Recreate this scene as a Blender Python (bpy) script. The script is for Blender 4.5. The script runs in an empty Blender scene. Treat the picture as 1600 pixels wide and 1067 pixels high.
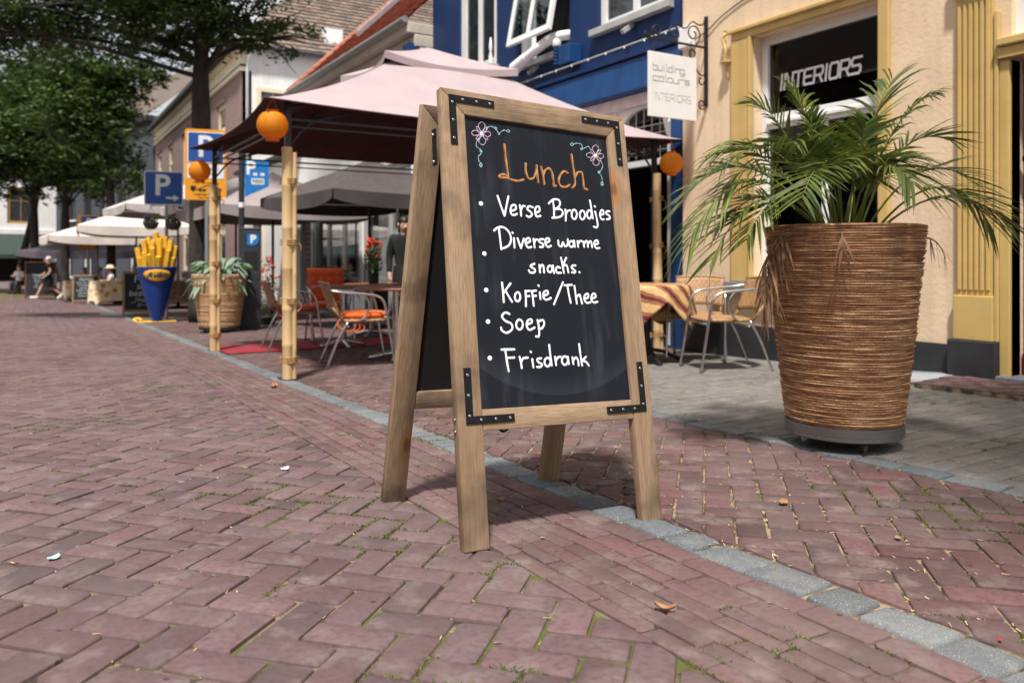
import bpy, bmesh, math, random
from mathutils import Vector, Matrix, Euler, noise

R = math.radians
rnd = random.Random(11)
scene = bpy.context.scene
col = scene.collection

# ------------------------------------------------------------------ camera, sky, sun, exposure
# World axes: +X from the street towards the house fronts, +Y along the street, +Z up.
YAW = math.atan2(755, 1244)
EYE = 0.85
cam_data = bpy.data.cameras.new('camera')
cam = bpy.data.objects.new('camera', cam_data)
col.objects.link(cam)
cam.location = (0, 0, EYE)
cam.rotation_euler = (R(90), 0, -YAW)
cam_data.sensor_width = 36
cam_data.lens = 28
cam_data.shift_y = -0.0834
cam_data.clip_start = 0.05
cam_data.clip_end = 900
cam_data.dof.use_dof = True
cam_data.dof.focus_distance = 2.6
cam_data.dof.aperture_fstop = 3.2
scene.camera = cam

SUN_FROM = Vector((-0.32, -0.40, 1.0)).normalized()
world = bpy.data.worlds.new('World')
scene.world = world
world.use_nodes = True
wn = world.node_tree
wn.nodes.clear()
w_out = wn.nodes.new('ShaderNodeOutputWorld')
w_bg = wn.nodes.new('ShaderNodeBackground')
w_sky = wn.nodes.new('ShaderNodeTexSky')
w_sky.sky_type = 'NISHITA'
w_sky.sun_disc = False
w_sky.sun_elevation = math.asin(SUN_FROM.z)
w_sky.sun_rotation = math.atan2(SUN_FROM.x, SUN_FROM.y)
w_sky.air_density = 1.2
w_sky.dust_density = 2.5
w_co = wn.nodes.new('ShaderNodeTexCoord')
w_no = wn.nodes.new('ShaderNodeTexNoise')
w_no.inputs['Scale'].default_value = 2.2
w_no.inputs['Detail'].default_value = 6
w_ra = wn.nodes.new('ShaderNodeValToRGB')
w_ra.color_ramp.elements[0].position = 0.26
w_ra.color_ramp.elements[1].position = 0.50
w_mx = wn.nodes.new('ShaderNodeMix')
w_mx.data_type = 'RGBA'
w_mx.inputs[7].default_value = (10.4, 10.5, 10.8, 1)
wn.links.new(w_co.outputs['Generated'], w_no.inputs['Vector'])
wn.links.new(w_no.outputs['Fac'], w_ra.inputs['Fac'])
wn.links.new(w_ra.outputs['Color'], w_mx.inputs[0])
wn.links.new(w_sky.outputs['Color'], w_mx.inputs[6])
wn.links.new(w_mx.outputs[2], w_bg.inputs['Color'])
w_bg.inputs['Strength'].default_value = 0.066
wn.links.new(w_bg.outputs['Background'], w_out.inputs['Surface'])

sun_data = bpy.data.lights.new('sun', 'SUN')
sun_data.energy = 4.7
sun_data.angle = R(4.5)
sun_data.color = (1.0, 0.955, 0.89)
sun = bpy.data.objects.new('sun', sun_data)
col.objects.link(sun)
sun.rotation_euler = (-SUN_FROM).to_track_quat('-Z', 'Y').to_euler()
sun.location = (-10, -12, 30)

scene.view_settings.view_transform = 'Standard'
scene.view_settings.look = 'None'
scene.view_settings.exposure = 0.48
scene.view_settings.gamma = 1.0
scene.view_settings.use_curve_mapping = False

# ------------------------------------------------------------------ helpers
def ground_z(t, s):
    s = max(-12.0, min(s, 36.0))
    return -0.025 * s + (0.04 * (1.8 - max(t, -2.2)) if t < 1.8 else 0.0)

def cam_px(t, s, z):
    c, d = math.cos(YAW), math.sin(YAW)
    x, y = t * c - s * d, t * d + s * c
    if y < 0.2:
        return None
    return (800 + x / y * 1244, 400 - (z - EYE) / y * 1244, y)

def catmull(pts, n=6, closed=False):
    pts = [Vector(p) for p in pts]
    if len(pts) < 3 and not closed:
        return [pts[0].lerp(pts[-1], i / n) for i in range(n + 1)]
    out = []
    m = len(pts)
    rng = range(m) if closed else range(m - 1)
    for i in rng:
        if closed:
            p0, p1, p2, p3 = pts[i - 1], pts[i], pts[(i + 1) % m], pts[(i + 2) % m]
        else:
            p1, p2 = pts[i], pts[i + 1]
            p0 = pts[i - 1] if i > 0 else p1 * 2 - p2
            p3 = pts[i + 2] if i + 2 < m else p2 * 2 - p1
        for k in range(n):
            u = k / n
            out.append(0.5 * ((2 * p1) + (p2 - p0) * u + (2 * p0 - 5 * p1 + 4 * p2 - p3) * u * u + (3 * p1 - p0 - 3 * p2 + p3) * u ** 3))
    if not closed:
        out.append(pts[-1])
    return out

class MB:
    def __init__(self):
        self.v = []
        self.f = []
    def add(self, vs, fs):
        b = len(self.v)
        self.v.extend([tuple(p) for p in vs])
        self.f.extend([tuple(b + i for i in f) for f in fs])
        return self
    def box(self, x0, x1, y0, y1, z0, z1, M=None):
        vs = [Vector((x, y, z)) for z in (z0, z1) for y in (y0, y1) for x in (x0, x1)]
        if M is not None:
            vs = [M @ p for p in vs]
        return self.add(vs, [(0, 2, 3, 1), (4, 5, 7, 6), (0, 1, 5, 4), (2, 6, 7, 3), (0, 4, 6, 2), (1, 3, 7, 5)])
    def bar(self, p0, p1, w, h, up=(0, 0, 1)):
        p0, p1, up = Vector(p0), Vector(p1), Vector(up)
        d = (p1 - p0).normalized()
        if abs(d.dot(up)) > 0.99:
            up = Vector((0, 1, 0))
        a = d.cross(up).normalized() * (w / 2)
        b = a.cross(d).normalized() * (h / 2)
        vs = [p + i * a + j * b for p in (p0, p1) for (i, j) in ((-1, -1), (1, -1), (1, 1), (-1, 1))]
        return self.add(vs, [(3, 2, 1, 0), (4, 5, 6, 7)] + [(i, (i + 1) % 4, 4 + (i + 1) % 4, 4 + i) for i in range(4)])
    def tube(self, pts, r, n=8, closed=False, flat=None, cap=True):
        pts = [Vector(p) for p in pts]
        m = len(pts)
        rs = r if isinstance(r, (list, tuple)) else [r] * m
        vs, fs = [], []
        prev = None
        for i in range(m):
            if closed:
                d = pts[(i + 1) % m] - pts[i - 1]
            else:
                d = pts[min(i + 1, m - 1)] - pts[max(i - 1, 0)]
            d = d.normalized() if d.length > 1e-9 else Vector((0, 0, 1))
            if flat is not None:
                nrm, k = flat
                nrm = Vector(nrm)
                a = d.cross(nrm).normalized()
                b = nrm * k
            else:
                if prev is None:
                    up = Vector((0, 0, 1)) if abs(d.z) < 0.9 else Vector((1, 0, 0))
                    a = d.cross(up).normalized()
                else:
                    a = (prev - d * prev.dot(d))
                    a = a.normalized() if a.length > 1e-6 else d.orthogonal().normalized()
                prev = a
                b = d.cross(a)
            for j in range(n):
                t = 2 * math.pi * j / n
                vs.append(pts[i] + a * (math.cos(t) * rs[i]) + b * (math.sin(t) * rs[i]))
        for i in range(m if closed else m - 1):
            for j in range(n):
                i2 = (i + 1) % m
                fs.append((i * n + j, i * n + (j + 1) % n, i2 * n + (j + 1) % n, i2 * n + j))
        if cap and not closed:
            fs.append(tuple(range(n - 1, -1, -1)))
            fs.append(tuple((m - 1) * n + j for j in range(n)))
        return self.add(vs, fs)
    def lathe(self, prof, n=24, c=(0, 0, 0), cap0=True, cap1=True, fn=None):
        vs, fs = [], []
        m = len(prof)
        for i, (r, z) in enumerate(prof):
            for j in range(n):
                a = 2 * math.pi * j / n
                rr = r + (fn(i, a) if fn else 0)
                vs.append((c[0] + rr * math.cos(a), c[1] + rr * math.sin(a), c[2] + z))
        for i in range(m - 1):
            for j in range(n):
                fs.append((i * n + j, i * n + (j + 1) % n, (i + 1) * n + (j + 1) % n, (i + 1) * n + j))
        if cap0:
            fs.append(tuple(range(n - 1, -1, -1)))
        if cap1:
            fs.append(tuple((m - 1) * n + j for j in range(n)))
        return self.add(vs, fs)
    def ball(self, c, r, n=10, m=6):
        rx, ry, rz = r if isinstance(r, (list, tuple)) else (r, r, r)
        vs, fs = [], []
        for i in range(m + 1):
            t = math.pi * i / m
            for j in range(n):
                a = 2 * math.pi * j / n
                k = max(math.sin(t), 0.02)
                vs.append((c[0] + rx * k * math.cos(a), c[1] + ry * k * math.sin(a), c[2] - rz * math.cos(t)))
        for i in range(m):
            for j in range(n):
                fs.append((i * n + j, i * n + (j + 1) % n, (i + 1) * n + (j + 1) % n, (i + 1) * n + j))
        fs.append(tuple(range(n - 1, -1, -1)))
        fs.append(tuple(m * n + j for j in range(n)))
        return self.add(vs, fs)
    def prism(self, poly, z0, z1, M=None):
        n = len(poly)
        vs = [Vector((p[0], p[1], z0)) for p in poly] + [Vector((p[0], p[1], z1)) for p in poly]
        if M is not None:
            vs = [M @ p for p in vs]
        return self.add(vs, [tuple(range(n - 1, -1, -1)), tuple(range(n, 2 * n))] + [(i, (i + 1) % n, n + (i + 1) % n, n + i) for i in range(n)])
    def grid(self, fn, nu, nv):
        vs = [fn(i / nu, j / nv) for j in range(nv + 1) for i in range(nu + 1)]
        w = nu + 1
        return self.add(vs, [(j * w + i, j * w + i + 1, (j + 1) * w + i + 1, (j + 1) * w + i) for j in range(nv) for i in range(nu)])
    def mesh(self, name, mat=None, smooth=False, bevel=0.0, seg=2):
        me = bpy.data.meshes.new(name)
        me.from_pydata(self.v, [], self.f)
        if bevel > 0:
            bm = bmesh.new()
            bm.from_mesh(me)
            es = [e for e in bm.edges if e.is_manifold and e.calc_face_angle(0) > 0.6]
            bmesh.ops.bevel(bm, geom=es, offset=bevel, segments=seg, affect='EDGES', profile=0.5, clamp_overlap=True)
            bm.to_mesh(me)
            bm.free()
        if mat is not None:
            me.materials.append(mat)
        if smooth:
            me.polygons.foreach_set('use_smooth', [True] * len(me.polygons))
            if smooth == 'auto':
                me.set_sharp_from_angle(angle=R(40))
        me.update()
        return me
    def build(self, name, mat, parent=None, smooth=False, bevel=0.0, seg=2, label=None, kind=None, loc=None, rot=None):
        o = bpy.data.objects.new(name, self.mesh(name, mat, smooth, bevel, seg))
        col.objects.link(o)
        o.parent = parent
        if loc is not None:
            o.location = loc
        if rot is not None:
            o.rotation_euler = rot
        if label:
            o['label'] = label
        if kind:
            o['kind'] = kind
        return o

def thing(name, label, cat, loc=(0, 0, 0), rotz=0.0, group=None, rot=None):
    o = bpy.data.objects.new(name, None)
    o.empty_display_size = 0.1
    col.objects.link(o)
    o.location = loc
    o.rotation_euler = rot if rot is not None else (0, 0, rotz)
    o['label'] = label
    o['category'] = cat
    if group:
        o['group'] = group
    return o

def tag(o, label, cat, group=None):
    o['label'] = label
    o['category'] = cat
    if group:
        o['group'] = group
    return o

def copy_tree(o, parent=None):
    c = o.copy()
    col.objects.link(c)
    c.parent = parent
    for ch in [x for x in o.children]:
        copy_tree(ch, c)
    return c

def on_ground(t, s, dz=0.0):
    return (t, s, ground_z(t, s) + dz)

FACE_STREET = Matrix(((0, 0, -1, 0), (-1, 0, 0, 0), (0, 1, 0, 0), (0, 0, 0, 1)))   # text x -> -Y, y -> Z, normal -> -X
FACE_BACK = Matrix(((1, 0, 0, 0), (0, 0, -1, 0), (0, 1, 0, 0), (0, 0, 0, 1)))      # text x -> X, y -> Z, normal -> -Y

def text_obj(name, s, size, mat, parent, M, extrude=0.0015, align='CENTER', shear=0.0, xs=1.0, bold=0.0):
    cu = bpy.data.curves.new('lettering', 'FONT')
    cu.body = s
    cu.size = size
    cu.align_x = align
    cu.align_y = 'CENTER'
    cu.extrude = extrude
    cu.shear = shear
    cu.offset = bold
    cu.resolution_u = 3
    tmp = bpy.data.objects.new('lettering', cu)
    col.objects.link(tmp)
    dg = bpy.context.evaluated_depsgraph_get()
    me = bpy.data.meshes.new_from_object(tmp.evaluated_get(dg))
    bpy.data.objects.remove(tmp)
    bpy.data.curves.remove(cu)
    me.transform(M @ Matrix.Diagonal((xs, 1, 1, 1)))
    me.materials.clear()
    me.materials.append(mat)
    o = bpy.data.objects.new(name, me)
    col.objects.link(o)
    o.parent = parent
    return o

# ------------------------------------------------------------------ materials
def c4(c):
    return (c[0], c[1], c[2], 1.0)

MATS = {}
def mat(name, c1, c2=None, rough=0.8, scale=8.0, stretch=(1, 1, 1), bump=0.0, bscale=None, metal=0.0, detail=4.0,
        lo=0.35, hi=0.65, spec=0.4, trans=0.0, island=0.0, coat=0.0, sheen=0.0, bdist=0.01, streak=0.0):
    if name in MATS:
        return MATS[name]
    m = bpy.data.materials.new(name)
    m.use_nodes = True
    nt = m.node_tree
    N, L = nt.nodes, nt.links
    b = N['Principled BSDF']
    b.inputs['Roughness'].default_value = rough
    b.inputs['Metallic'].default_value = metal
    b.inputs['Specular IOR Level'].default_value = spec
    b.inputs['Coat Weight'].default_value = coat
    b.inputs['Sheen Weight'].default_value = sheen
    if c2 is None:
        c2 = tuple(x * 0.82 for x in c1)
    tc = N.new('ShaderNodeTexCoord')
    mp = N.new('ShaderNodeMapping')
    mp.inputs['Scale'].default_value = stretch
    L.new(tc.outputs['Object'], mp.inputs['Vector'])
    no = N.new('ShaderNodeTexNoise')
    no.inputs['Scale'].default_value = scale
    no.inputs['Detail'].default_value = detail
    L.new(mp.outputs['Vector'], no.inputs['Vector'])
    ra = N.new('ShaderNodeValToRGB')
    ra.color_ramp.elements[0].position = lo
    ra.color_ramp.elements[1].position = hi
    ra.color_ramp.elements[0].color = c4(c1)
    ra.color_ramp.elements[1].color = c4(c2)
    L.new(no.outputs['Fac'], ra.inputs['Fac'])
    out = ra.outputs['Color']
    if island > 0:
        ge = N.new('ShaderNodeNewGeometry')
        oi = N.new('ShaderNodeObjectInfo')
        ad = N.new('ShaderNodeMath'); ad.operation = 'ADD'
        L.new(ge.outputs['Random Per Island'], ad.inputs[0]); L.new(oi.outputs['Random'], ad.inputs[1])
        fr = N.new('ShaderNodeMath'); fr.operation = 'FRACT'
        L.new(ad.outputs[0], fr.inputs[0])
        mr = N.new('ShaderNodeMapRange')
        mr.inputs['To Min'].default_value = 1 - island
        mr.inputs['To Max'].default_value = 1 + island
        L.new(fr.outputs[0], mr.inputs['Value'])
        hs = N.new('ShaderNodeHueSaturation')
        L.new(mr.outputs[0], hs.inputs['Value'])
        L.new(out, hs.inputs['Color'])
        out = hs.outputs['Color']
    if streak > 0:
        m2 = N.new('ShaderNodeMapping'); m2.inputs['Scale'].default_value = (7, 7, 0.5)
        L.new(tc.outputs['Object'], m2.inputs['Vector'])
        n2 = N.new('ShaderNodeTexNoise'); n2.inputs['Scale'].default_value = 1.6; n2.inputs['Detail'].default_value = 6
        L.new(m2.outputs['Vector'], n2.inputs['Vector'])
        r2 = N.new('ShaderNodeMapRange'); r2.inputs['From Min'].default_value = 0.48; r2.inputs['From Max'].default_value = 0.78
        r2.inputs['To Min'].default_value = 1.0; r2.inputs['To Max'].default_value = 1 - streak
        L.new(n2.outputs['Fac'], r2.inputs['Value'])
        h2 = N.new('ShaderNodeHueSaturation'); L.new(r2.outputs[0], h2.inputs['Value']); L.new(out, h2.inputs['Color'])
        out = h2.outputs['Color']
    L.new(out, b.inputs['Base Color'])
    if bump > 0:
        bn = N.new('ShaderNodeTexNoise')
        bn.inputs['Scale'].default_value = bscale or scale * 3
        bn.inputs['Detail'].default_value = 4
        L.new(mp.outputs['Vector'], bn.inputs['Vector'])
        bp = N.new('ShaderNodeBump')
        bp.inputs['Strength'].default_value = bump
        bp.inputs['Distance'].default_value = bdist
        L.new(bn.outputs['Fac'], bp.inputs['Height'])
        L.new(bp.outputs['Normal'], b.inputs['Normal'])
    if trans > 0:
        tr = N.new('ShaderNodeBsdfTranslucent')
        L.new(out, tr.inputs['Color'])
        mx = N.new('ShaderNodeMixShader')
        mx.inputs[0].default_value = trans
        L.new(b.outputs[0], mx.inputs[1])
        L.new(tr.outputs[0], mx.inputs[2])
        L.new(mx.outputs[0], N['Material Output'].inputs['Surface'])
    MATS[name] = m
    return m

def glass_mat(name, tint=(0.8, 0.85, 0.85), ior=1.5, rough=0.0):
    m = bpy.data.materials.new(name)
    m.use_nodes = True
    N, L = m.node_tree.nodes, m.node_tree.links
    N.remove(N['Principled BSDF'])
    tr = N.new('ShaderNodeBsdfTransparent'); tr.inputs[0].default_value = c4(tint)
    gl = N.new('ShaderNodeBsdfGlossy'); gl.inputs['Roughness'].default_value = rough
    gl.inputs['Color'].default_value = (0.95, 0.97, 1, 1)
    lw = N.new('ShaderNodeLayerWeight'); lw.inputs['Blend'].default_value = 0.5
    pw = N.new('ShaderNodeMath'); pw.operation = 'POWER'; pw.inputs[1].default_value = 3.2
    L.new(lw.outputs['Facing'], pw.inputs[0])
    fr = N.new('ShaderNodeMath'); fr.operation = 'MULTIPLY_ADD'; fr.inputs[1].default_value = 0.6; fr.inputs[2].default_value = 0.5 * ((ior - 1) / (ior + 1)) ** 2
    L.new(pw.outputs[0], fr.inputs[0])
    mx = N.new('ShaderNodeMixShader')
    L.new(fr.outputs[0], mx.inputs[0]); L.new(tr.outputs[0], mx.inputs[1]); L.new(gl.outputs[0], mx.inputs[2])
    L.new(mx.outputs[0], N['Material Output'].inputs['Surface'])
    return m

def weave_mat(name, c1, c2, scale, rough=0.55, bump=0.6):
    m = bpy.data.materials.new(name)
    m.use_nodes = True
    N, L = m.node_tree.nodes, m.node_tree.links
    b = N['Principled BSDF']
    b.inputs['Roughness'].default_value = rough
    tc = N.new('ShaderNodeTexCoord')
    ck = N.new('ShaderNodeTexChecker'); ck.inputs['Scale'].default_value = scale
    no = N.new('ShaderNodeTexNoise'); no.inputs['Scale'].default_value = scale * 0.6
    L.new(tc.outputs['Object'], ck.inputs['Vector']); L.new(tc.outputs['Object'], no.inputs['Vector'])
    mx = N.new('ShaderNodeMix'); mx.data_type = 'RGBA'
    mx.inputs[6].default_value = c4(c1); mx.inputs[7].default_value = c4(c2)
    ma = N.new('ShaderNodeMath'); ma.operation = 'MULTIPLY_ADD'
    ma.inputs[1].default_value = 0.55
    L.new(ck.outputs['Fac'], ma.inputs[0]); L.new(no.outputs['Fac'], ma.inputs[2])
    L.new(ma.outputs[0], mx.inputs[0]); L.new(mx.outputs[2], b.inputs['Base Color'])
    bp = N.new('ShaderNodeBump'); bp.inputs['Strength'].default_value = bump; bp.inputs['Distance'].default_value = 0.004
    L.new(ma.outputs[0], bp.inputs['Height']); L.new(bp.outputs['Normal'], b.inputs['Normal'])
    return m

def brickwall_mat(name, c1, c2, mortar, w=0.21, h=0.065, axes='YZ', bump=0.4):
    m = bpy.data.materials.new(name)
    m.use_nodes = True
    N, L = m.node_tree.nodes, m.node_tree.links
    b = N['Principled BSDF']
    b.inputs['Roughness'].default_value = 0.9
    tc = N.new('ShaderNodeTexCoord')
    sp = N.new('ShaderNodeSeparateXYZ'); cb = N.new('ShaderNodeCombineXYZ')
    L.new(tc.outputs['Object'], sp.inputs[0])
    L.new(sp.outputs[axes[0]], cb.inputs[0]); L.new(sp.outputs[axes[1]], cb.inputs[1])
    br = N.new('ShaderNodeTexBrick')
    br.inputs['Scale'].default_value = 1.0
    br.inputs['Brick Width'].default_value = w
    br.inputs['Row Height'].default_value = h
    br.inputs['Mortar Size'].default_value = 0.006
    br.inputs['Color1'].default_value = c4(c1); br.inputs['Color2'].default_value = c4(c2); br.inputs['Mortar'].default_value = c4(mortar)
    L.new(cb.outputs[0], br.inputs['Vector'])
    L.new(br.outputs['Color'], b.inputs['Base Color'])
    bp = N.new('ShaderNodeBump'); bp.inputs['Strength'].default_value = bump; bp.inputs['Distance'].default_value = 0.006
    inv = N.new('ShaderNodeMath'); inv.operation = 'SUBTRACT'; inv.inputs[0].default_value = 1
    L.new(br.outputs['Fac'], inv.inputs[1]); L.new(inv.outputs[0], bp.inputs['Height']); L.new(bp.outputs['Normal'], b.inputs['Normal'])
    return m

def paver_mat(name, c1, c2, dirt, tint_island=0.25, speck=(0.5, 0.5, 0.5), speck_amt=0.0, bump=0.5, rough=0.85, hue=0.012):
    """Fired clay or stone: two tones per piece, sooty and dusty patches, chewing-gum-dark spots, grain bump."""
    m = bpy.data.materials.new(name)
    m.use_nodes = True
    N, L = m.node_tree.nodes, m.node_tree.links
    b = N['Principled BSDF']
    b.inputs['Specular IOR Level'].default_value = 0.14
    ge = N.new('ShaderNodeNewGeometry'); oi = N.new('ShaderNodeObjectInfo')
    ad = N.new('ShaderNodeMath'); ad.operation = 'ADD'
    L.new(ge.outputs['Random Per Island'], ad.inputs[0]); L.new(oi.outputs['Random'], ad.inputs[1])
    fr = N.new('ShaderNodeMath'); fr.operation = 'FRACT'; L.new(ad.outputs[0], fr.inputs[0])
    pos = ge.outputs['Position']
    def nz(scale, detail=4.0):
        n = N.new('ShaderNodeTexNoise'); n.inputs['Scale'].default_value = scale; n.inputs['Detail'].default_value = detail
        L.new(pos, n.inputs['Vector']); return n
    def ramp(src, a, bb):
        r = N.new('ShaderNodeMapRange'); r.inputs['From Min'].default_value = a; r.inputs['From Max'].default_value = bb
        L.new(src, r.inputs['Value']); return r.outputs[0]
    def mix(f, a, bb, mode='MIX'):
        x = N.new('ShaderNodeMix'); x.data_type = 'RGBA'; x.blend_type = mode
        if isinstance(f, float): x.inputs[0].default_value = f
        else: L.new(f, x.inputs[0])
        for i, q in ((6, a), (7, bb)):
            if isinstance(q, tuple): x.inputs[i].default_value = c4(q)
            else: L.new(q, x.inputs[i])
        return x.outputs[2]
    base = mix(fr.outputs[0], c1, c2)
    hs = N.new('ShaderNodeHueSaturation')
    wn_ = N.new('ShaderNodeTexWhiteNoise'); wn_.noise_dimensions = '1D'; L.new(fr.outputs[0], wn_.inputs['W'])
    mr = N.new('ShaderNodeMapRange'); mr.inputs['To Min'].default_value = 1 - tint_island; mr.inputs['To Max'].default_value = 1 + tint_island
    L.new(wn_.outputs['Value'], mr.inputs['Value']); L.new(mr.outputs[0], hs.inputs['Value'])
    mh = N.new('ShaderNodeMapRange'); mh.inputs['To Min'].default_value = 0.5 - hue; mh.inputs['To Max'].default_value = 0.5 + hue
    L.new(fr.outputs[0], mh.inputs['Value']); L.new(mh.outputs[0], hs.inputs['Hue'])
    L.new(base, hs.inputs['Color'])
    n1 = nz(9, 5); n2 = nz(55, 4); n3 = nz(1.3, 3); n4 = nz(420, 2)
    c = mix(ramp(n1.outputs['Fac'], 0.5, 0.72), hs.outputs['Color'], dirt)
    c = mix(ramp(n2.outputs['Fac'], 0.45, 0.9), c, tuple(x * 0.55 for x in c1))
    c = mix(ramp(n3.outputs['Fac'], 0.42, 0.75), c, mix(0.42, c, dirt))
    vo = N.new('ShaderNodeTexVoronoi'); vo.inputs['Scale'].default_value = 9.0; L.new(pos, vo.inputs['Vector'])
    c = mix(ramp(vo.outputs['Distance'], 0.09, 0.06), c, tuple(x * 0.5 for x in c1))
    if speck_amt > 0:
        c = mix(ramp(n4.outputs['Fac'], 0.62, 0.70), c, speck)
    L.new(c, b.inputs['Base Color'])
    rr = N.new('ShaderNodeMapRange'); rr.inputs['To Min'].default_value = rough - 0.18; rr.inputs['To Max'].default_value = min(1, rough + 0.1)
    L.new(n1.outputs['Fac'], rr.inputs['Value']); L.new(rr.outputs[0], b.inputs['Roughness'])
    b1 = N.new('ShaderNodeBump'); b1.inputs['Strength'].default_value = bump; b1.inputs['Distance'].default_value = 0.004
    L.new(n2.outputs['Fac'], b1.inputs['Height'])
    b2 = N.new('ShaderNodeBump'); b2.inputs['Strength'].default_value = bump * 0.6; b2.inputs['Distance'].default_value = 0.0012
    L.new(n4.outputs['Fac'], b2.inputs['Height']); L.new(b1.outputs['Normal'], b2.inputs['Normal'])
    L.new(b2.outputs['Normal'], b.inputs['Normal'])
    return m

def joint_mat(name, sand, soil, moss, moss_lo=0.55):
    m = bpy.data.materials.new(name)
    m.use_nodes = True
    N, L = m.node_tree.nodes, m.node_tree.links
    b = N['Principled BSDF']; b.inputs['Roughness'].default_value = 0.95; b.inputs['Specular IOR Level'].default_value = 0.1
    ge = N.new('ShaderNodeNewGeometry')
    def nz(s, d):
        n = N.new('ShaderNodeTexNoise'); n.inputs['Scale'].default_value = s; n.inputs['Detail'].default_value = d
        L.new(ge.outputs['Position'], n.inputs['Vector']); return n
    a, d, e = nz(14, 4), nz(3.1, 4), nz(160, 3)
    r1 = N.new('ShaderNodeValToRGB'); r1.color_ramp.elements[0].position = 0.38; r1.color_ramp.elements[1].position = 0.62
    r1.color_ramp.elements[0].color = c4(soil); r1.color_ramp.elements[1].color = c4(sand); L.new(a.outputs['Fac'], r1.inputs['Fac'])
    mr = N.new('ShaderNodeMapRange'); mr.inputs['From Min'].default_value = moss_lo; mr.inputs['From Max'].default_value = moss_lo + 0.08
    L.new(d.outputs['Fac'], mr.inputs['Value'])
    mx = N.new('ShaderNodeMix'); mx.data_type = 'RGBA'; L.new(mr.outputs[0], mx.inputs[0]); L.new(r1.outputs['Color'], mx.inputs[6]); mx.inputs[7].default_value = c4(moss)
    L.new(mx.outputs[2], b.inputs['Base Color'])
    bp = N.new('ShaderNodeBump'); bp.inputs['Strength'].default_value = 0.8; bp.inputs['Distance'].default_value = 0.006
    L.new(e.outputs['Fac'], bp.inputs['Height']); L.new(bp.outputs['Normal'], b.inputs['Normal'])
    return m

# ================================================================== GROUND
M_brick = paver_mat('street_brick', (0.142, 0.084, 0.085), (0.100, 0.072, 0.077), (0.175, 0.134, 0.130), 0.20)
M_brick_walk = paver_mat('pavement_brick', (0.132, 0.070, 0.067), (0.090, 0.061, 0.062), (0.178, 0.135, 0.125), 0.22)
M_clinker = paver_mat('gutter_brick', (0.148, 0.085, 0.082), (0.116, 0.073, 0.073), (0.182, 0.140, 0.130), 0.16)
M_sett = paver_mat('granite_sett', (0.135, 0.145, 0.155), (0.082, 0.095, 0.108), (0.185, 0.178, 0.165), 0.30, (0.5, 0.5, 0.5), 1.0, 0.8, hue=0.006)
M_grey = paver_mat('concrete_paver', (0.165, 0.152, 0.142), (0.125, 0.117, 0.112), (0.22, 0.20, 0.18), 0.13, (0.42, 0.40, 0.37), 1.0, 0.7, hue=0.005)
M_joint = joint_mat('sandy_joint', (0.20, 0.155, 0.10), (0.05, 0.04, 0.028), (0.095, 0.105, 0.03), 0.52)
M_joint_dry = joint_mat('dry_joint', (0.30, 0.22, 0.14), (0.06, 0.05, 0.04), (0.08, 0.10, 0.03), 0.66)
M_far = paver_mat('far_paving', (0.15, 0.105, 0.10), (0.13, 0.10, 0.098), (0.19, 0.155, 0.148), 0.0)

def sheet(name, t0, t1, s0, s1, dz, m):
    ts = [t for t in (-200.0, -2.2, 1.8, 200.0) if t0 < t < t1]
    ss = [s for s in (-12.0, 36.0) if s0 < s < s1]
    ts = [t0] + ts + [t1]
    ss = [s0] + ss + [s1]
    mb = MB()
    mb.grid(lambda u, v: (ts[round(u * (len(ts) - 1))], ss[round(v * (len(ss) - 1))],
                          ground_z(ts[round(u * (len(ts) - 1))], ss[round(v * (len(ss) - 1))]) + dz), len(ts) - 1, len(ss) - 1)
    o = mb.build(name, m)
    o['kind'] = 'structure'
    return o

ground = sheet('ground', -300, 300, -60, 500, -0.030, M_far)
street = sheet('street', -3.2, 1.195, -0.6, 46, -0.0075, M_joint)
gutter = sheet('gutter_strip', 1.195, 1.712, -0.6, 46, -0.0072, M_joint)
kerb = sheet('kerb', 1.712, 1.872, -0.6, 46, -0.0095, M_joint_dry)
pavement = sheet('pavement', 1.872, 7.5, -0.6, 46, -0.0085, M_joint_dry)
forecourt = sheet('forecourt', 3.26, 5.99, -0.6, 6.3, -0.0055, M_joint_dry)

def clip_poly(poly, axis, val, keep_less):
    out = []
    n = len(poly)
    for i in range(n):
        a, b = poly[i], poly[(i + 1) % n]
        ia = (a[axis] <= val) == keep_less
        ib = (b[axis] <= val) == keep_less
        if ia:
            out.append(a)
        if ia != ib:
            k = (val - a[axis]) / (b[axis] - a[axis])
            out.append((a[0] + (b[0] - a[0]) * k, a[1] + (b[1] - a[1]) * k))
    return out

def area(p):
    return 0.5 * sum(p[i][0] * p[(i + 1) % len(p)][1] - p[(i + 1) % len(p)][0] * p[i][1] for i in range(len(p)))

def round_poly(p, r, r_rng):
    out = []
    n = len(p)
    for i in range(n):
        a, b, c = Vector(p[i - 1]), Vector(p[i]), Vector(p[(i + 1) % n])
        q = r * r_rng.uniform(0.5, 1.8)
        u, v = (a - b), (c - b)
        out.append(tuple(b + u.normalized() * min(q, u.length * 0.4)))
        out.append(tuple(b + v.normalized() * min(q, v.length * 0.4)))
    return out

def inset_poly(p, d):
    cx = sum(q[0] for q in p) / len(p)
    cy = sum(q[1] for q in p) / len(p)
    out = []
    for q in p:
        v = Vector((cx - q[0], cy - q[1]))
        L = v.length
        out.append((q[0] + v.x / L * min(d * 1.25, L * 0.4), q[1] + v.y / L * min(d * 1.25, L * 0.4)))
    return out

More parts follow.
